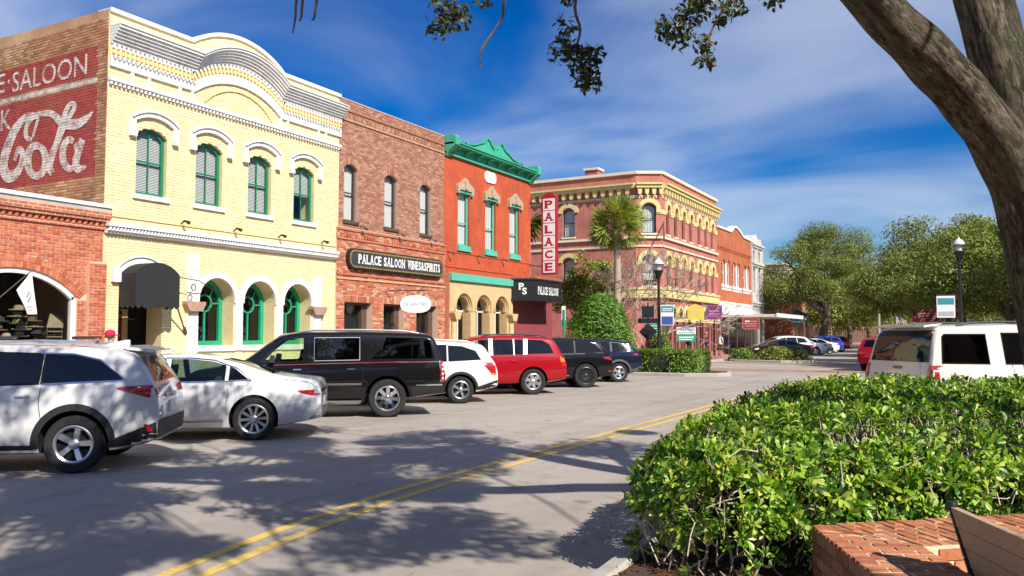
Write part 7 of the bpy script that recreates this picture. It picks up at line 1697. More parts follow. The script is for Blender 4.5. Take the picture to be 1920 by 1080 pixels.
def bars(t, f, rows, d, mat, name='print'):
    for (a, b, z, h) in rows:
        mb = MB(); f.box(mb, a, b, z, z + h, d, d + .004); mb.build(name, mat, t)
# banner on the corner lamp, and on the right lamp
t = thing('lamp_banner', 'small white teal and blue plate hung on corner street lamp', 'sign', (-12.4, 37.4, 2.3)); f = facing(-12.5, 37.35, 15)
board(t, f, -.28, .32, 2.25, 3.2, 'sign_white'); bars(t, f, [(-.26, .30, 2.85, .30)], .001, 'sign_teal'); bars(t, f, [(-.24, .28, 2.28, .38)], .001, 'sign_blue'); bars(t, f, [(-.2, .24, 3.0, .04), (-.2, .24, 2.92, .03)], .006, 'sign_white'); MB().tube([(-12.9, 37.4, 3.24), (-12.1, 37.5, 3.24)], .02, 6).build('arm', 'black_metal', t)
t = thing('lamp_plate', 'white and teal plate hung beside the nearer right hand lamp', 'sign', (-1.1, 40.8, 2.5)); f = facing(-1.0, 40.8, 10)
board(t, f, -.42, .3, 2.55, 3.5, 'sign_white'); bars(t, f, [(-.38, .26, 3.12, .28)], .001, 'sign_teal'); bars(t, f, [(-.36, .24, 2.62, .2)], .001, 'sign_grey'); MB().tube([(-.5, 40.9, 3.54), (-1.4, 40.75, 3.54)], .02, 6).build('arm', 'black_metal', t)
# traffic signs seen from behind
t = thing('sign_post', 'dark post carrying traffic signs seen from behind beside corner lamp', 'signpost', (-13.7, 38.1, .1)); f = facing(-13.7, 38.1, 20)
MB().tube([(-13.7, 38.15, .1), (-13.7, 38.15, 3.35)], .04, 8).build('post', 'black_metal', t)
board(t, f, -.28, .30, 2.62, 3.18, 'black_metal'); board(t, f, -.46, .44, 2.36, 2.6, 'black_metal')
mb = MB(); f.prism(mb, [(0, 1.5), (.46, 1.95), (0, 2.38), (-.42, 1.95)], -.02, .0); mb.build('diamond_board', 'black_metal', t)
board(t, f, .12, .52, 1.78, 2.32, 'sign_green', d0=-.06, d1=-.03); bars(t, f, [(.16, .5, z, .03) for z in (1.86, 1.98, 2.1, 2.22)], -.03, 'sign_white')
# parking sign in a timber frame
t = thing('parking_sign', 'timber framed parking sign with white and green panels on far corner', 'sign', (-17.4, 55.4, .13)); f = Frame((-18.6, 54.75, 0), Vector((2.05, 1.2, 0)), Vector((1.2, -2.05, 0)))
for s in (0, 2.36): MB().box((-.0, 0, 0), (0, 0, 0)) ; mb = MB(); f.box(mb, s - .07, s + .07, .1, 2.75, -.07, .07); mb.build('post', 'post_wood', t)
mb = MB(); f.box(mb, -.1, 2.5, 2.38, 2.5, -.05, .05); mb.build('crossbar', 'post_wood', t)
board(t, f, .95, 2.25, 1.86, 2.34, 'sign_white'); board(t, f, .95, 2.25, 1.36, 1.84, 'sign_green'); text_on(f, 'PARKING', 1.02, 2.06, .22, .006, 'sign_blue', t, width=1.15, bold=.008); bars(t, f, [(1.05, 2.15, 1.92, .06)], .002, 'sign_teal'); bars(t, f, [(1.1, 2.1, 1.6, .08), (1.1, 2.0, 1.46, .06)], .002, 'sign_white')
# shop signs by the pink building
t = thing('yellow_sign', 'arched yellow sign on the pink building shopfront', 'sign', (-18.3, 61.5, 3)); f = facing(-18.35, 61.5, 10)
mb = MB(); f.prism(mb, [(-.6, 2.95), (.62, 2.95), (.62, 3.85), (.35, 4.0), (0, 4.14), (-.35, 4.0), (-.6, 3.85)], -.04, 0); mb.build('board', 'sign_yellow', t); bars(t, f, [(-.4, .4, z, .07) for z in (3.2, 3.4, 3.6, 3.8)], .001, 'cream_trim'); MB().tube([(-19, 61.6, 4.0), (-18.0, 61.6, 4.0)], .03, 6).build('bracket', 'black_metal', t)
t = thing('purple_sign', 'square purple sign on slim post before the pink building', 'sign', (-17.6, 64.4, .13)); f = facing(-17.7, 64.3, 10)
board(t, f, -.62, .62, 3.0, 4.1, 'sign_purple', rim='sign_grey'); bars(t, f, [(-.4, .4, 3.62, .08), (-.45, .45, 3.4, .06), (-.3, .3, 3.24, .05)], .001, 'sign_pale'); MB().tube([(-17.7, 64.36, .1), (-17.7, 64.36, 3.5)], .06, 8).build('post', 'black_metal', t)
def red_sign(x, y, w, z0, z1, label, ang=8):
    t = thing('street_name_sign', label, 'sign', (x, y, .1)); f = facing(x, y, ang); r = .1
    q = [(-w / 2 + r, z0), (w / 2 - r, z0), (w / 2, z0 + r), (w / 2, z1 - r), (w / 2 - r, z1), (-w / 2 + r, z1), (-w / 2, z1 - r), (-w / 2, z0 + r)]
    mb = MB(); f.prism(mb, q, -.03, 0); mb.build('board', 'sign_brick_red', t); mb = MB(); f.band(mb, [(a * .93, z0 + .05 + (b - z0) * ((z1 - z0 - .1) / (z1 - z0))) for a, b in q + [q[0]]], .025, 0, .005); mb.build('border', 'sign_pale', t)
    zm = (z0 + z1) / 2; mb = MB(); f.prism(mb, [(-w * .36, zm + .14), (-w * .24, zm + .05), (-w * .24, zm + .1), (-w * .05, zm + .1), (-w * .05, zm + .19), (-w * .24, zm + .19), (-w * .24, zm + .23)], 0, .006); mb.build('arrow', 'sign_white', t)
    bars(t, f, [(0, w * .36, zm + .11, .06), (-w * .36, w * .36, zm - .05, .05), (-w * .3, w * .3, zm - .2, .05)], .0, 'sign_pale'); MB().tube([(x, y + .05, 0), (x, y + .05, z1)], .05, 8).build('post', 'post_wood', t)
red_sign(-13.15, 56.8, 1.15, 2.15, 3.0, 'red direction sign with white arrow on the crossing island')
red_sign(-2.7, 60.5, 1.8, 2.65, 3.45, 'wide red direction sign above roof of pale cream utility')
t = thing('kerb_marker', 'slim white and green marker plate on post beside saloon corner', 'sign', (-15.6, 32.6, .13)); f = facing(-15.55, 32.6, 20)
MB().tube([(-15.55, 32.65, .1), (-15.55, 32.65, 2.9)], .05, 8).build('post', 'sign_green', t); board(t, f, -.085, .085, 2.45, 3.05, 'sign_white', d0=-.1, d1=-.06); board(t, f, -.11, .11, 2.18, 2.45, 'sign_green', d0=-.1, d1=-.05)
t = thing('oval_shop_sign', 'white and teal oval sign projecting from the far brick block', 'sign', (-16.2, 90.5, 3)); f = facing(-16.2, 90.5, 10)
mb = MB(); f.prism(mb, ellipse(0, 3.5, .95, .42, 20), -.05, 0); mb.build('board', 'sign_white', t); mb = MB(); f.prism(mb, ellipse(0, 3.5, .8, .28, 20), 0, .01); mb.build('print', 'sign_teal', t); MB().tube([(-19.2, 90.6, 4), (-15.6, 90.6, 4)], .04, 6).build('bracket', 'black_metal', t)
# national flag far down the street
t = thing('far_flag', 'striped red white and blue flag far down the street', 'flag', (-6.5, 104, 3)); f = facing(-7.2, 104, 15)
MB().tube([f.p(.0, 2.6, 0), f.p(-.9, 4.6, 0)], .04, 6).build('pole', 'letter_white', t)
for k in range(7):
    mb = MB(); mb.add([f.p(-.75 + .1 * k, 4.3 - .16 * k, .0), f.p(.35 + .1 * k, 3.5 - .16 * k, .1), f.p(.45 + .1 * k, 3.34 - .16 * k, .1), f.p(-.65 + .1 * k, 4.14 - .16 * k, 0)], [(0, 1, 2, 3)]); mb.build('stripe', 'sign_red' if k % 2 == 0 else 'sign_white', t)
mb = MB(); mb.add([f.p(-.75, 4.32, .02), f.p(-.25, 3.95, .06), f.p(.1, 3.4, .06), f.p(-.4, 3.72, .02)], [(0, 1, 2, 3)]); mb.build('canton', 'sign_blue', t)

# ================================================================== shop window goods and pennant
def pennant():
    t = thing('pennant_flag', 'white pennant with dark emblem hanging from a slanting pole on brick shop', 'flag', (-18.8, 10.5, 2.4)); x = -18.6
    MB().tube([(-19.0, 10.2, 2.2), (x, 11.16, 3.28)], .014, 6).build('pole', 'brown_frame', t)
    n = 8; mb = MB(); rows = 10; V = []
    for j in range(rows + 1):
        v = j / rows; a = Vector((x, 10.80 + .26 * v, 2.80 - .54 * v)); b = Vector((x, 11.14 + .12 * v, 3.25 - .98 * v))
        for i in range(n + 1): u = i / n; p = a.lerp(b, u); V.append((p.x + .035 * math.sin(u * 5 + v * 3) * (v + .2), p.y, p.z))
    mb.add(V, [(j * (n + 1) + i, j * (n + 1) + i + 1, (j + 1) * (n + 1) + i + 1, (j + 1) * (n + 1) + i) for j in range(rows) for i in range(n)]); mb.build('cloth', 'flag_cloth', t, True)
    f = Frame((x + .06, 0, 0), (0, 1, 0), (1, 0, 0)); mb = MB(); f.band(mb, [(11.02, 2.72), (11.06, 2.84), (11.1, 2.72), (11.04, 2.62)], .025, 0, .004); f.box(mb, 11.02, 11.16, 2.50, 2.515, 0, .004); f.box(mb, 11.05, 11.17, 2.44, 2.455, 0, .004); mb.build('emblem', 'sign_grey', t)
pmat('flag_cloth', (.74, .70, .68), .85, .06)
pennant()
for k, c in enumerate([(.36, .28, .17), (.20, .19, .10), (.05, .045, .04), (.42, .34, .22), (.16, .10, .06), (.28, .25, .15)]): pmat('felt_%s' % 'tan olive black straw brown khaki'.split()[k], c, .95, .15, 20)
def hat(s, z, d, felt, label, r=.2):
    t = thing('brimmed_hat', label, 'hat', (-19 + d, s, z), group='hats in the shop window'); a = rnd.uniform(-.1, .1)
    mb = MB().lathe([(r * .95, .03), (r, .012), (r * .8, -.01), (r * .55, 0), (r * .5, .06), (r * .44, .115), (r * .2, .13), (.0, .105)], (-19 + d, s, z), 18); mb.build('felt', felt, t, True)
    mb = MB().lathe([(r * .56, .0), (r * .54, .032), (r * .51, .034)], (-19 + d, s, z), 18); mb.build('hat_band', 'felt_black', t)
for (s, z, d, m, lb) in [(11.0, 2.18, -.75, 'felt_tan', 'tan brimmed hat topmost in the shop window pile'), (11.0, 2.02, -.8, 'felt_khaki', 'khaki hat second from top of the pile'), (10.98, 1.86, -.75, 'felt_olive', 'olive hat midway down the pile'), (11.05, 1.72, -.7, 'felt_straw', 'straw coloured hat under the olive one'), (11.42, 1.92, -.9, 'felt_brown', 'brown hat right of the pile, upper one'), (11.46, 1.78, -.9, 'felt_khaki', 'khaki hat right of the pile under the brown one'), (10.62, 1.9, -.85, 'felt_black', 'black hat left of the pile'), (10.55, 1.70, -.8, 'felt_brown', 'brown hat low at left of the window'), (11.5, 1.62, -.85, 'felt_black', 'black hat low at right of the pile'), (11.0, 1.56, -.72, 'felt_tan', 'tan hat low in middle of the window'), (10.7, 1.52, -.7, 'felt_straw', 'straw coloured hat lowest at left'), (11.95, 1.58, -1.1, 'felt_black', 'black hat beside the tan board')]: hat(s + .54, z + .2, d, m, lb, .22)
t = thing('hat_stand', 'dark display stand under the hats in shop window', 'stand', (-19.8, 11, .5))
for s in (11.14, 11.54, 11.99): MB().tube([(-19.8, s, .5), (-19.8, s, 2.25)], .03, 6).build('pole', 'brown_frame', t)
MB().box((-20.1, 10.8, 1.6), (-19.5, 12.3, 1.66)).build('shelf', 'brown_frame', t)
t = thing('display_board', 'tan card board leaning in the shop window right of hats', 'board', (-19.7, 11.9, 1.3)); mb = MB(); FAC.prism(mb, [(12.22, 1.98), (12.66, 1.98), (12.64, 2.2), (12.30, 2.34)], -.75, -.72); mb.build('card', 'felt_straw', t)
for s in (12.24, 12.62): MB().tube([(-19.75, s - .05, .6), (-19.74, s, 2.0)], .015, 5).build('leg', 'brown_frame', t)
for z in (1.6, 1.74, 1.87): MB().box((-19.76, 12.24, z), (-19.72, 12.62, z + .03)).build('rung', 'felt_khaki', t)

# ================================================================== people
pmat('skin', (.46, .28, .20), .6, .06); pmat('denim', (.05, .075, .16), .85, .15, 20); pmat('navy_shirt', (.03, .035, .06), .85, .1); pmat('white_shirt', (.68, .67, .64), .85, .05); pmat('black_cloth', (.02, .02, .022), .85, .1); pmat('red_cloth', (.55, .01, .07), .8, .05); pmat('grey_shirt', (.16, .17, .2), .85, .1); pmat('hair', (.05, .035, .025), .7, .2); pmat('shoe', (.06, .05, .045), .6, .1)
def person(label, x, y, z, face, h, top, legs, hatm=None, short=False, stride=.12, sleeves=True, group='people on the pavements'):
    t = thing('person', label, 'person', (x, y, z), R(face), group, world=False); k = h / 1.75; st = stride
    J = dict(pel=(0, 0, .95), ch=(0, 0, 1.25), nk=(.0, 0, 1.46), nk2=(.01, 0, 1.52), hd=(.03, 0, 1.60), hd2=(.02, 0, 1.70))
    for s, n in ((1, 'l'), (-1, 'r')):
        J.update({n + 'hip': (0, s * .09, .90), n + 'kn': (st * s * .6 + .03, s * .10, .50), n + 'an': (st * s, s * .10, .09), n + 'to': (st * s + .16, s * .115, .035), n + 'sh': (0, s * .185, 1.41), n + 'el': (-st * s * .5 - .03, s * .235, 1.13), n + 'wr': (-st * s * .6 + .10, s * .23, .90), n + 'ha': (-st * s * .6 + .14, s * .22, .82)})
    Rd = dict(pel=(.15, .105), ch=(.155, .11), nk=(.07, .07), nk2=(.055, .055), hd=(.085, .098), hd2=(.075, .085)); E = [('pel', 'ch'), ('ch', 'nk'), ('nk', 'nk2'), ('nk2', 'hd'), ('hd', 'hd2')]
    for n in 'lr':
        Rd.update({n + 'hip': (.095, .095), n + 'kn': (.06, .06), n + 'an': (.042, .042), n + 'to': (.04, .03), n + 'sh': (.065, .065), n + 'el': (.045, .045), n + 'wr': (.03, .03), n + 'ha': (.038, .02)}); E += [('pel', n + 'hip'), (n + 'hip', n + 'kn'), (n + 'kn', n + 'an'), (n + 'an', n + 'to'), ('nk', n + 'sh'), (n + 'sh', n + 'el'), (n + 'el', n + 'wr'), (n + 'wr', n + 'ha')]
    ks = list(J); me = bpy.data.meshes.new('body'); me.from_pydata([tuple(c * k for c in J[q]) for q in ks], [(ks.index(a), ks.index(b)) for a, b in E], []); o = bpy.data.objects.new('body', me); COL.objects.link(o)
    m = o.modifiers.new('skin', 'SKIN'); m.use_smooth_shade = True; o.modifiers.new('sub', 'SUBSURF').levels = 1
    for i, q in enumerate(ks): v = me.skin_vertices[0].data[i]; v.radius = tuple(r * k for r in Rd[q]); v.use_root = q == 'pel'
    dg = bpy.context.evaluated_depsgraph_get(); m2 = bpy.data.meshes.new_from_object(o.evaluated_get(dg)); bpy.data.objects.remove(o)
    m2.materials.clear()
    for q in ('skin', top, legs, 'shoe'): m2.materials.append(MATS[q])
    for p in m2.polygons:
        c = p.center / k; arm = abs(c.y) > .175 and c.z < 1.36 and c.z > .7
        p.material_index = 3 if c.z < .1 else (0 if c.z > 1.47 or (arm and c.z < (.93 if not short else 1.2)) else (1 if c.z > .93 or arm else (2 if (not short or c.z > .48) else 0)))
    b = bpy.data.objects.new('body', m2); COL.objects.link(b); b.parent = t
    mb = MB().lathe([(.098, -.03), (.104, .03), (.09, .09), (.05, .125), (0, .13)], (-.002, 0, 1.64), 12); mb.v = [(a * k * 1.02 - (.02 if c < 1.64 else 0), b_ * k * .9, c * k) for a, b_, c in mb.v]; mb.build('hair', 'hair', t, True)
    MB().hexa([tuple(q * k for q in v) for v in ((.10, -.014, 1.60), (.135, -.01, 1.605), (.135, .01, 1.605), (.10, .014, 1.60), (.10, -.008, 1.645), (.108, -.006, 1.645), (.108, .006, 1.645), (.10, .008, 1.645))]).build('nose', 'skin', t)
    if hatm:
        mb = MB().lathe([(.108, -.0), (.112, .05), (.09, .11), (.0, .135)], (0, 0, 1.67), 14); mb.v = [(a * k, b_ * k * .92, c * k) for a, b_, c in mb.v]; c_ = mb.build('cap', hatm, t, True)
        mb = MB(); mb.add([(.06 * k, -.09 * k, 1.675 * k), (.20 * k, -.06 * k, 1.655 * k), (.20 * k, .06 * k, 1.655 * k), (.06 * k, .09 * k, 1.675 * k), (.06 * k, -.09 * k, 1.69 * k), (.20 * k, -.06 * k, 1.668 * k), (.20 * k, .06 * k, 1.668 * k), (.06 * k, .09 * k, 1.69 * k)], [(0, 3, 2, 1), (4, 5, 6, 7), (0, 1, 5, 4), (1, 2, 6, 5), (2, 3, 7, 6)]); mb.build('cap_peak', hatm, c_)
    return t
person('person in dark shirt and blue jeans wearing a pale cap near the red columns', -17.3, 60.6, .13, 20, 1.85, 'navy_shirt', 'denim', 'felt_straw', stride=.03)
person('person in white shirt and black shorts standing under the purple sign', -16.9, 62.9, .13, -100, 1.8, 'white_shirt', 'black_cloth', None, True, .02)
person('person in black top and jeans behind the parking sign', -17.9, 58.2, .13, 40, 1.72, 'black_cloth', 'denim', None, stride=.1)
person('person in bright red cap passing behind the pearl white crossover', -17.0, 12.0, .13, 80, 1.74, 'grey_shirt', 'denim', 'red_cloth', stride=.2)
person('person in grey shirt far off beside the parked cars', -13.9, 100, .0, 150, 1.75, 'grey_shirt', 'denim', None)
person('person in red shirt far off under the broad oak', -14.6, 98.6, .13, 200, 1.7, 'red_cloth', 'black_cloth', None)

# ================================================================== foreground bed: kerb, hedge, brick wall, bench
bed = [(-2.15, 2.5), (-2.3, 5.0), (-2.42, 7.0), (-2.5, 10.5), (-2.2, 12.2), (-1.2, 13.3), (.6, 13.7), (4, 13.8), (4, 9.5), (1.2, 7.9), (-.3, 5.8), (.0, 4.2), (.4, 2.5)]
struct(slab('planting_bed', bed, -.01, .10, 'mulch'))
struct(kerb_line('bed_kerb', [(-2.12, 2.2)] + bed[0:8], .17, .14))
struct(slab('near_pavement', [(-2.1, -10), (12, -10), (12, 13.5), (4, 13.5), (4, 9.5), (1.2, 7.9), (-.3, 5.8), (.0, 4.2), (.4, 2.5), (-2.0, 2.3)], -.01, .09, 'paver_far'))
# fallen leaves on the bed
n = 1500; P = np.stack([nrg.uniform(-2.4, -1.1, n), nrg.uniform(4.2, 7.2, n), np.full(n, .112)], 1); o = leaf_mesh('fallen_leaves', P, unit(rdir(n) * np.array([1, 1, .25])), unit(rdir(n) * .4 + np.array([0, 0, 1.])), nrg.uniform(.03, .07, n), .03, 'dry_leaf', None); tag(o, 'brown fallen leaves on the soil beside the kerb', 'leaf litter', kind='stuff')
def hedge():
    t = thing('foreground_hedge', 'dense glossy green pittosporum hedge filling the right foreground', 'hedge', (-.8, 9, .1))
    foot = [(-2.22, 6.0), (-2.42, 7.4), (-2.45, 10.2), (-2.1, 11.8), (-1.1, 12.8), (.6, 13.1), (3.6, 13.1), (3.6, 10.4), (1.6, 8.6), (.3, 7.55), (-1.05, 6.32), (-1.6, 5.75)]
    F = [np.array(p) for p in foot]; m = len(F)
    def inside(p):
        c = False; j = m - 1
        for i in range(m):
            a, b = F[i], F[j]
            if (a[1] > p[1]) != (b[1] > p[1]) and p[0] < (b[0] - a[0]) * (p[1] - a[1]) / (b[1] - a[1]) + a[0]: c = not c
            j = i
        return c
    def dist(p):
        best = 9; nn = None
        for i in range(m):
            a, b = F[i], F[(i + 1) % m]; ab = b - a; u = np.clip(np.dot(p - a, ab) / np.dot(ab, ab), 0, 1); q = a + ab * u; d = np.linalg.norm(p - q)
            if d < best: best = d; nn = q
        return best, nn
    H = lambda x, y: .98 + .02 * (y - 6) + .05 * math.sin(x * 3.1 + y) * math.sin(y * 2.3)
    pts = []; z0 = .12
    clumpy = lambda a, b, c: math.sin(a * 7.1 + 1.3 * math.sin(c * 5)) * math.sin(b * 6.3 + c * 4) * math.sin(c * 8 + a * 2)
    while len(pts) < 3000:                                    # crown of the hedge
        p = np.array([rnd.uniform(-2.5, 3.6), rnd.uniform(5.7, 13.1)])
        if not inside(p): continue
        if p[0] > 1.6 and rnd.random() < .6: continue
        d, q = dist(p); hh = H(*p) - .34 * max(0, 1 - d / .55) ** 2; out = (q - p) / max(d, 1e-6); e = max(0, 1 - d / .5)
        pts.append(((p[0], p[1], z0 + hh - rnd.random() ** 2 * .22), (out[0] * e * .9, out[1] * e * .9, 1 - .4 * e)))
    per = [0]
    for i in range(m): per.append(per[-1] + np.linalg.norm(F[(i + 1) % m] - F[i]))
    k = 0
    while k < 2150:                                           # its sides, thinner towards the ground
        s = rnd.uniform(0, per[-1]); i = int(np.searchsorted(per, s)) - 1; i = max(0, min(m - 1, i)); a, b = F[i], F[(i + 1) % m]; u = (s - per[i]) / (per[i + 1] - per[i]); p = a + (b - a) * u
        if p[1] > 12.6 or (p[0] > 2.4): continue
        if i in (1, 2) and p[1] > 8.5 and rnd.random() < .5: continue
        nn = np.array([(b - a)[1], -(b - a)[0]]); nn = -nn / np.linalg.norm(nn); 
        if inside(p + nn * .1): nn = -nn
        w = rnd.random() ** .75; 
        if w < .35 and rnd.random() < .6: continue
        if clumpy(p[0], p[1], w) > .22 and rnd.random() < .85: continue
        bul = .10 * math.sin(w * math.pi) - .16 * max(0, w - .75) / .25 + .05 * math.sin(s * 5.3 + w * 6); dep = rnd.random() ** 2 * .22; q = p + nn * (bul - dep)
        pts.append(((q[0], q[1], z0 + w * (H(*p) - .12)), (nn[0], nn[1], .35 + .3 * (w - .5)))); k += 1
    cam2 = np.array([0, 0, 1.8]); pts.sort(key=lambda q: np.linalg.norm(np.array(q[0]) - cam2))
    P, D, N, L, Wd = [], [], [], [], []; tw = MB()
    for (p, nv) in pts:
        p = np.array(p); nv = np.array(nv) + nrg.normal(size=3) * .35; nv /= np.linalg.norm(nv); a = np.cross(nv, [.3, .5, .8]); a /= np.linalg.norm(a); b = np.cross(nv, a); nl = rnd.randint(7, 10); sc = rnd.uniform(.45, 1.2); ph = rnd.uniform(0, 6.3)
        for i in range(nl):
            an = ph + i * 2.4; tilt = rnd.uniform(.15, .75) if i > 2 else rnd.uniform(.7, 1.1); d = (a * math.cos(an) + b * math.sin(an)) * math.cos(tilt) + nv * math.sin(tilt)
            P.append(p + d * .008 - nv * .004 * i); D.append(d); N.append(nv + d * -.1); L.append(rnd.uniform(.068, .105) * sc); Wd.append(rnd.uniform(.027, .037) * sc)
        if rnd.random() < .5: e = p - nv * rnd.uniform(.12, .3) - np.array([0, 0, rnd.uniform(.03, .15)]); tw.tube([tuple(e), tuple((e + p) / 2 + nrg.normal(size=3) * .02), tuple(p)], [.006, .005, .003], 4, cap=False)
    P, D, N, L, Wd = map(np.array, (P, D, N, L, Wd))
    # the leaves that show largest stand as single pieces, the mass is joined
    dep = nrg.random(len(P)); near = np.argsort(np.linalg.norm(P - cam2, axis=1)); up = [i for i in near[:5000] if N[i][2] > .1][:300]
    mask = np.zeros(len(P), bool); mask[up] = True; yel = (nrg.random(len(P)) < .0); clus = np.sin(P[:, 0] * 5.1 + 2) * np.sin(P[:, 1] * 3.7) * np.sin(P[:, 2] * 6); yel = (clus > .70) & (nrg.random(len(P)) < .7); drk = (nrg.random(len(P)) < .33) & ~yel
    for nm, mk, mt in (('foliage', ~mask & ~yel & ~drk, 'hedge_leaf'), ('dark_foliage', ~mask & drk, 'hedge_leaf_dark'), ('yellow_foliage', ~mask & yel, 'hedge_leaf_yellow')):
        if mk.sum(): stuff(leaf_mesh(nm, P[mk], D[mk], N[mk], L[mk], Wd[mk], mt, t, .16, 'blade'))
    proto = None
    for i in up:
        d = Vector(D[i]).normalized(); s_ = d.cross(Vector(N[i])).normalized(); n_ = s_.cross(d)
        if proto is None:
            o = leaf_mesh('leaf', np.zeros((1, 3)), np.array([[0, 1., 0]]), np.array([[0, 0, 1.]]), .08, .033, 'hedge_leaf', t, .16, 'blade'); proto = o.data
        else: o = bpy.data.objects.new('leaf', proto); COL.objects.link(o); setpar(o, t)
        M = Matrix((s_, d, n_)).transposed().to_4x4(); M.translation = Vector(P[i]); o.matrix_basis = M @ Matrix.Scale(L[i] / .08, 4)
    for k in range(900):                                      # bare pale twigs between the leaves on the near sides
        s = rnd.uniform(0, per[-1]); i = max(0, min(m - 1, int(np.searchsorted(per, s)) - 1)); a, b = F[i], F[(i + 1) % m]; u = (s - per[i]) / (per[i + 1] - per[i]); p = a + (b - a) * u
        if p[1] > 10 or p[0] > 1.8: continue
        z = rnd.uniform(.12, .95); c1 = np.array([p[0], p[1], z]); c0_ = np.array([*np.mean(F, 0), .3]); inn = c0_ - c1; inn /= np.linalg.norm(inn); d = inn * .5 + nrg.normal(size=3) * .55 + np.array([0, 0, -.6]); d /= np.linalg.norm(d); L_ = rnd.uniform(.12, .3)
        q = c1 - inn * rnd.uniform(-.02, .05); tw.tube([tuple(q), tuple(q + d * L_ * .5 + nrg.normal(size=3) * .015), tuple(q + d * L_)], [.0035, .005, .006], 4, cap=False)
    for k in range(420):
        p = np.array([rnd.uniform(-2.3, 2.2), rnd.uniform(5.9, 12.5)])
        if not inside(p): continue
        d, q = dist(p)
        if d > .9: continue
        h = H(*p); tw.tube(smooth_path([(p[0], p[1], .05), (p[0] + rnd.gauss(0, .08), p[1] + rnd.gauss(0, .08), h * .35), (p[0] + rnd.gauss(0, .16), p[1] + rnd.gauss(0, .16), h * .62), (p[0] + rnd.gauss(0, .2), p[1] + rnd.gauss(0, .2), h * .9)], 3), list(np.linspace(.012, .003, 10)), 5, cap=False)
    tw.build('twigs', 'twig', t)
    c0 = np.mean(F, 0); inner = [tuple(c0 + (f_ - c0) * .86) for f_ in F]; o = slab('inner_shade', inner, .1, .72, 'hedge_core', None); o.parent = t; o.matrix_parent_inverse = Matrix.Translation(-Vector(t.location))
hedge()
def brick_planter():
    root = thing('brick_planter_wall', 'low angled brick planter wall with worn top in lower right corner', 'wall', (-.6, 5.8, .1)); zt = .5
    C = Vector((-1.0, 6.05)); dA = Vector((1.28, 1.13)).normalized(); dB = Vector((.46, -.98)).normalized(); mit = Vector((-.31, 5.79)) - C
    iA = Vector((-.31, 5.79)); iA = C + mit; EA, EB = C + dA * 4.2, C + dB * 3.4
    nA = Vector((dA.y, -dA.x)); nB = Vector((-dB.y, dB.x)); wA = mit.dot(nA); wB = mit.dot(nB)
    poly = [tuple(C), tuple(EB), tuple(EB + nB * wB), tuple(iA), tuple(EA + nA * wA), tuple(EA)]
    slab('wall_core', poly, 0, zt - .007, 'planter_mortar', root)
    lines = {}
    for nm, d_, n_, w_, L in (('A', dA, nA, wA, 4.0), ('B', dB, nB, wB, 3.2)):
        pitch = .079; k = 0; s = .01
        cuts = [0, .21, w_] if w_ < .43 else [0, .205, .41, w_]
        ms, mw = mit.dot(d_), mit.dot(n_)
        while s < L:
            off = .0 if k % 2 == 0 else -.10; edges = [0] + [c for c in (np.arange(0, w_ + .2, .208) + (.104 if k % 2 else 0)) if .04 < c < w_ - .04] + [w_]
            for a, b in zip(edges[:-1], edges[1:]):
                u0, u1, v0, v1 = s, s + pitch - .016, a + .007 if a > 0 else -.012, b - .007
                lim = lambda v: ms * v / mw                                 # the mitre where the two arms meet
                q = [(max(u0, lim(v0) + .006), v0), (max(u1, lim(v0) + .006), v0), (max(u1, lim(v1) + .006), v1), (max(u0, lim(v1) + .006), v1)]
                if max(x for x, _ in q) - min(x for x, _ in q) < .015 or q[1][0] - q[0][0] < .004 and q[2][0] - q[3][0] < .004: continue
                W2 = [C + d_ * x + n_ * y for x, y in q]; h = zt + rnd.uniform(-.005, .004); e = .004; cc = (W2[0] + W2[1] + W2[2] + W2[3]) / 4
                mb = MB(); lo = [(p.x, p.y, zt - .03) for p in W2]; hi = [(*(p + (cc - p).normalized() * e), h + rnd.uniform(-.0015, .0015)) for p in W2]; mb.hexa(lo + hi); mb.build('brick', 'planter_brick', root)
            s += pitch; k += 1
        # outer face in running bond
        for c_ in range(6):
            z = .012 + c_ * .079; s = -.11 if c_ % 2 else 0; 
            while s < L - .2:
                a, b = max(s, .002), s + .205
                if b - a > .04:
                    p0, p1 = C + d_ * a - n_ * .012, C + d_ * b - n_ * .012; i0, i1 = C + d_ * a + n_ * .02, C + d_ * b + n_ * .02; mb = MB(); mb.hexa([(*p0, z), (*p1, z), (*i1, z), (*i0, z), (*p0, z + .068), (*p1, z + .068), (*i1, z + .068), (*i0, z + .068)]); mb.build('side_brick', 'planter_brick', root)
                s += .216
            # inner face
            s = -.11 if c_ % 2 else 0
            while s < L - .2:
                a, b = s, s + .205; p0, p1 = C + mit + d_ * a + n_ * .012, C + mit + d_ * b + n_ * .012; i0, i1 = C + mit + d_ * a - n_ * .02, C + mit + d_ * b - n_ * .02
                if a > .02: mb = MB(); mb.hexa([(*p0, z), (*p1, z), (*i1, z), (*i0, z), (*p0, z + .068), (*p1, z + .068), (*i1, z + .068), (*i0, z + .068)]); mb.build('side_brick', 'planter_brick', root)
                s += .216
pmat('planter_mortar', (.74, .60, .42), .95, .15, 20, .4)
pmat('planter_brick', (.46, .16, .07), .9, .2, 18, .5, cols=[(.50, .19, .085), (.40, .13, .06), (.54, .23, .11), (.44, .17, .08), (.36, .12, .06)], dirt=(.55, .36, .16), dirt_amt=.3)
brick_planter()
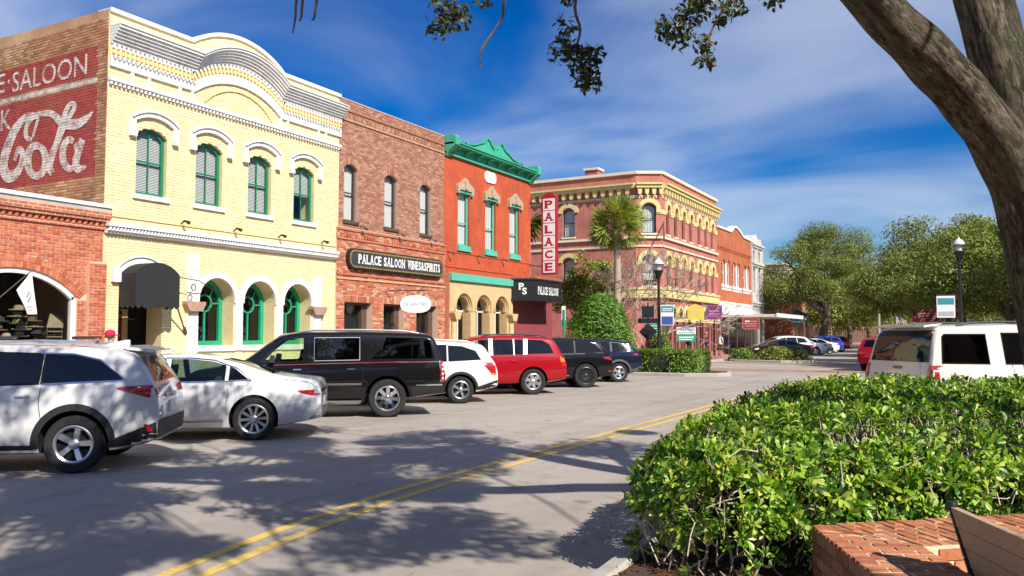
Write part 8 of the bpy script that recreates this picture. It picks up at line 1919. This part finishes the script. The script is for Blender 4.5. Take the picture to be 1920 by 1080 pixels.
def woodmat():
    m, nt, b = nmat('bench_wood'); p = pos(nt); mp_ = nd(nt, 'ShaderNodeMapping'); mp_.inputs['Rotation'].default_value = (0, 0, R(65)); mp_.inputs['Scale'].default_value = (1.2, 24, 24); lnk(nt, p, mp_.inputs[0])
    n = noise(nt, mp_.outputs[0], 3, 6, .6); lnk(nt, mixc(nt, ramp(nt, n, .3, .7), (.40, .25, .15), (.60, .41, .27)), b.inputs['Base Color']); b.inputs['Roughness'].default_value = .7; bump(nt, b, n, .25, .004)
woodmat()
def bench():
    t = thing('park_bench', 'brown slatted park bench with black iron end frame, back towards the planter', 'bench', (.2, 4.5, .1)); d = Vector((.36, -.74, 0)).normalized(); n = Vector((-d.y, d.x, 0)) * 1.0       # n points to where the sitter faces
    if n.x < 0: n = -n
    o = Vector((-.155, 5.28, 0)); L = 1.55; z0 = .09
    def pt(s, q, z): return tuple(o + d * s + n * q + Vector((0, 0, z)))
    def bx(s0, s1, q0, q1, z0, z1, lean=0.): return [pt(s0, q0, z0), pt(s1, q0, z0), pt(s1, q1, z0), pt(s0, q1, z0), pt(s0, q0 - lean, z1), pt(s1, q0 - lean, z1), pt(s1, q1 - lean, z1), pt(s0, q1 - lean, z1)]
    for k in range(4):
        z = .855 - .112 * (k + 1); q = .022 * k * 1.6; MB().hexa(bx(.03, L, .03 + q, .07 + q, z, z + .106, .03)).build('back_slat', 'bench_wood', t)
    for k in range(4): MB().hexa(bx(.03, L, .18 + .11 * k, .28 + .11 * k, .44, .475)).build('seat_slat', 'bench_wood', t)
    for s in (.0, L - .04):
        mb = MB(); mb.tube([pt(s, .025, .85), pt(s, .06, .70), pt(s, .13, .45), pt(s, .10, .2), pt(s, .02, z0)], [.026, .022, .022, .022, .026], 8); mb.tube([pt(s, .13, .43), pt(s, .6, .43), pt(s, .62, z0)], .022, 8); mb.tube([pt(s, .08, .64), pt(s, .55, .64), pt(s, .60, .43)], .02, 8); mb.build('end_frame', 'black_metal', t, True)
        mb = MB().lathe([(.0, -.036), (.034, -.015), (.036, .005), (.028, .028), (.0, .036)], pt(s, .02, .845), 12); mb.build('finial', 'black_metal', t, True)
        for k in range(4): z = .80 - .112 * k; mb = MB().lathe([(.0, .008), (.009, .004), (.010, -.004)], pt(s + .01, .002 + .034 * k, z), 8); mb.build('bolt', 'chrome', t, True)
bench()
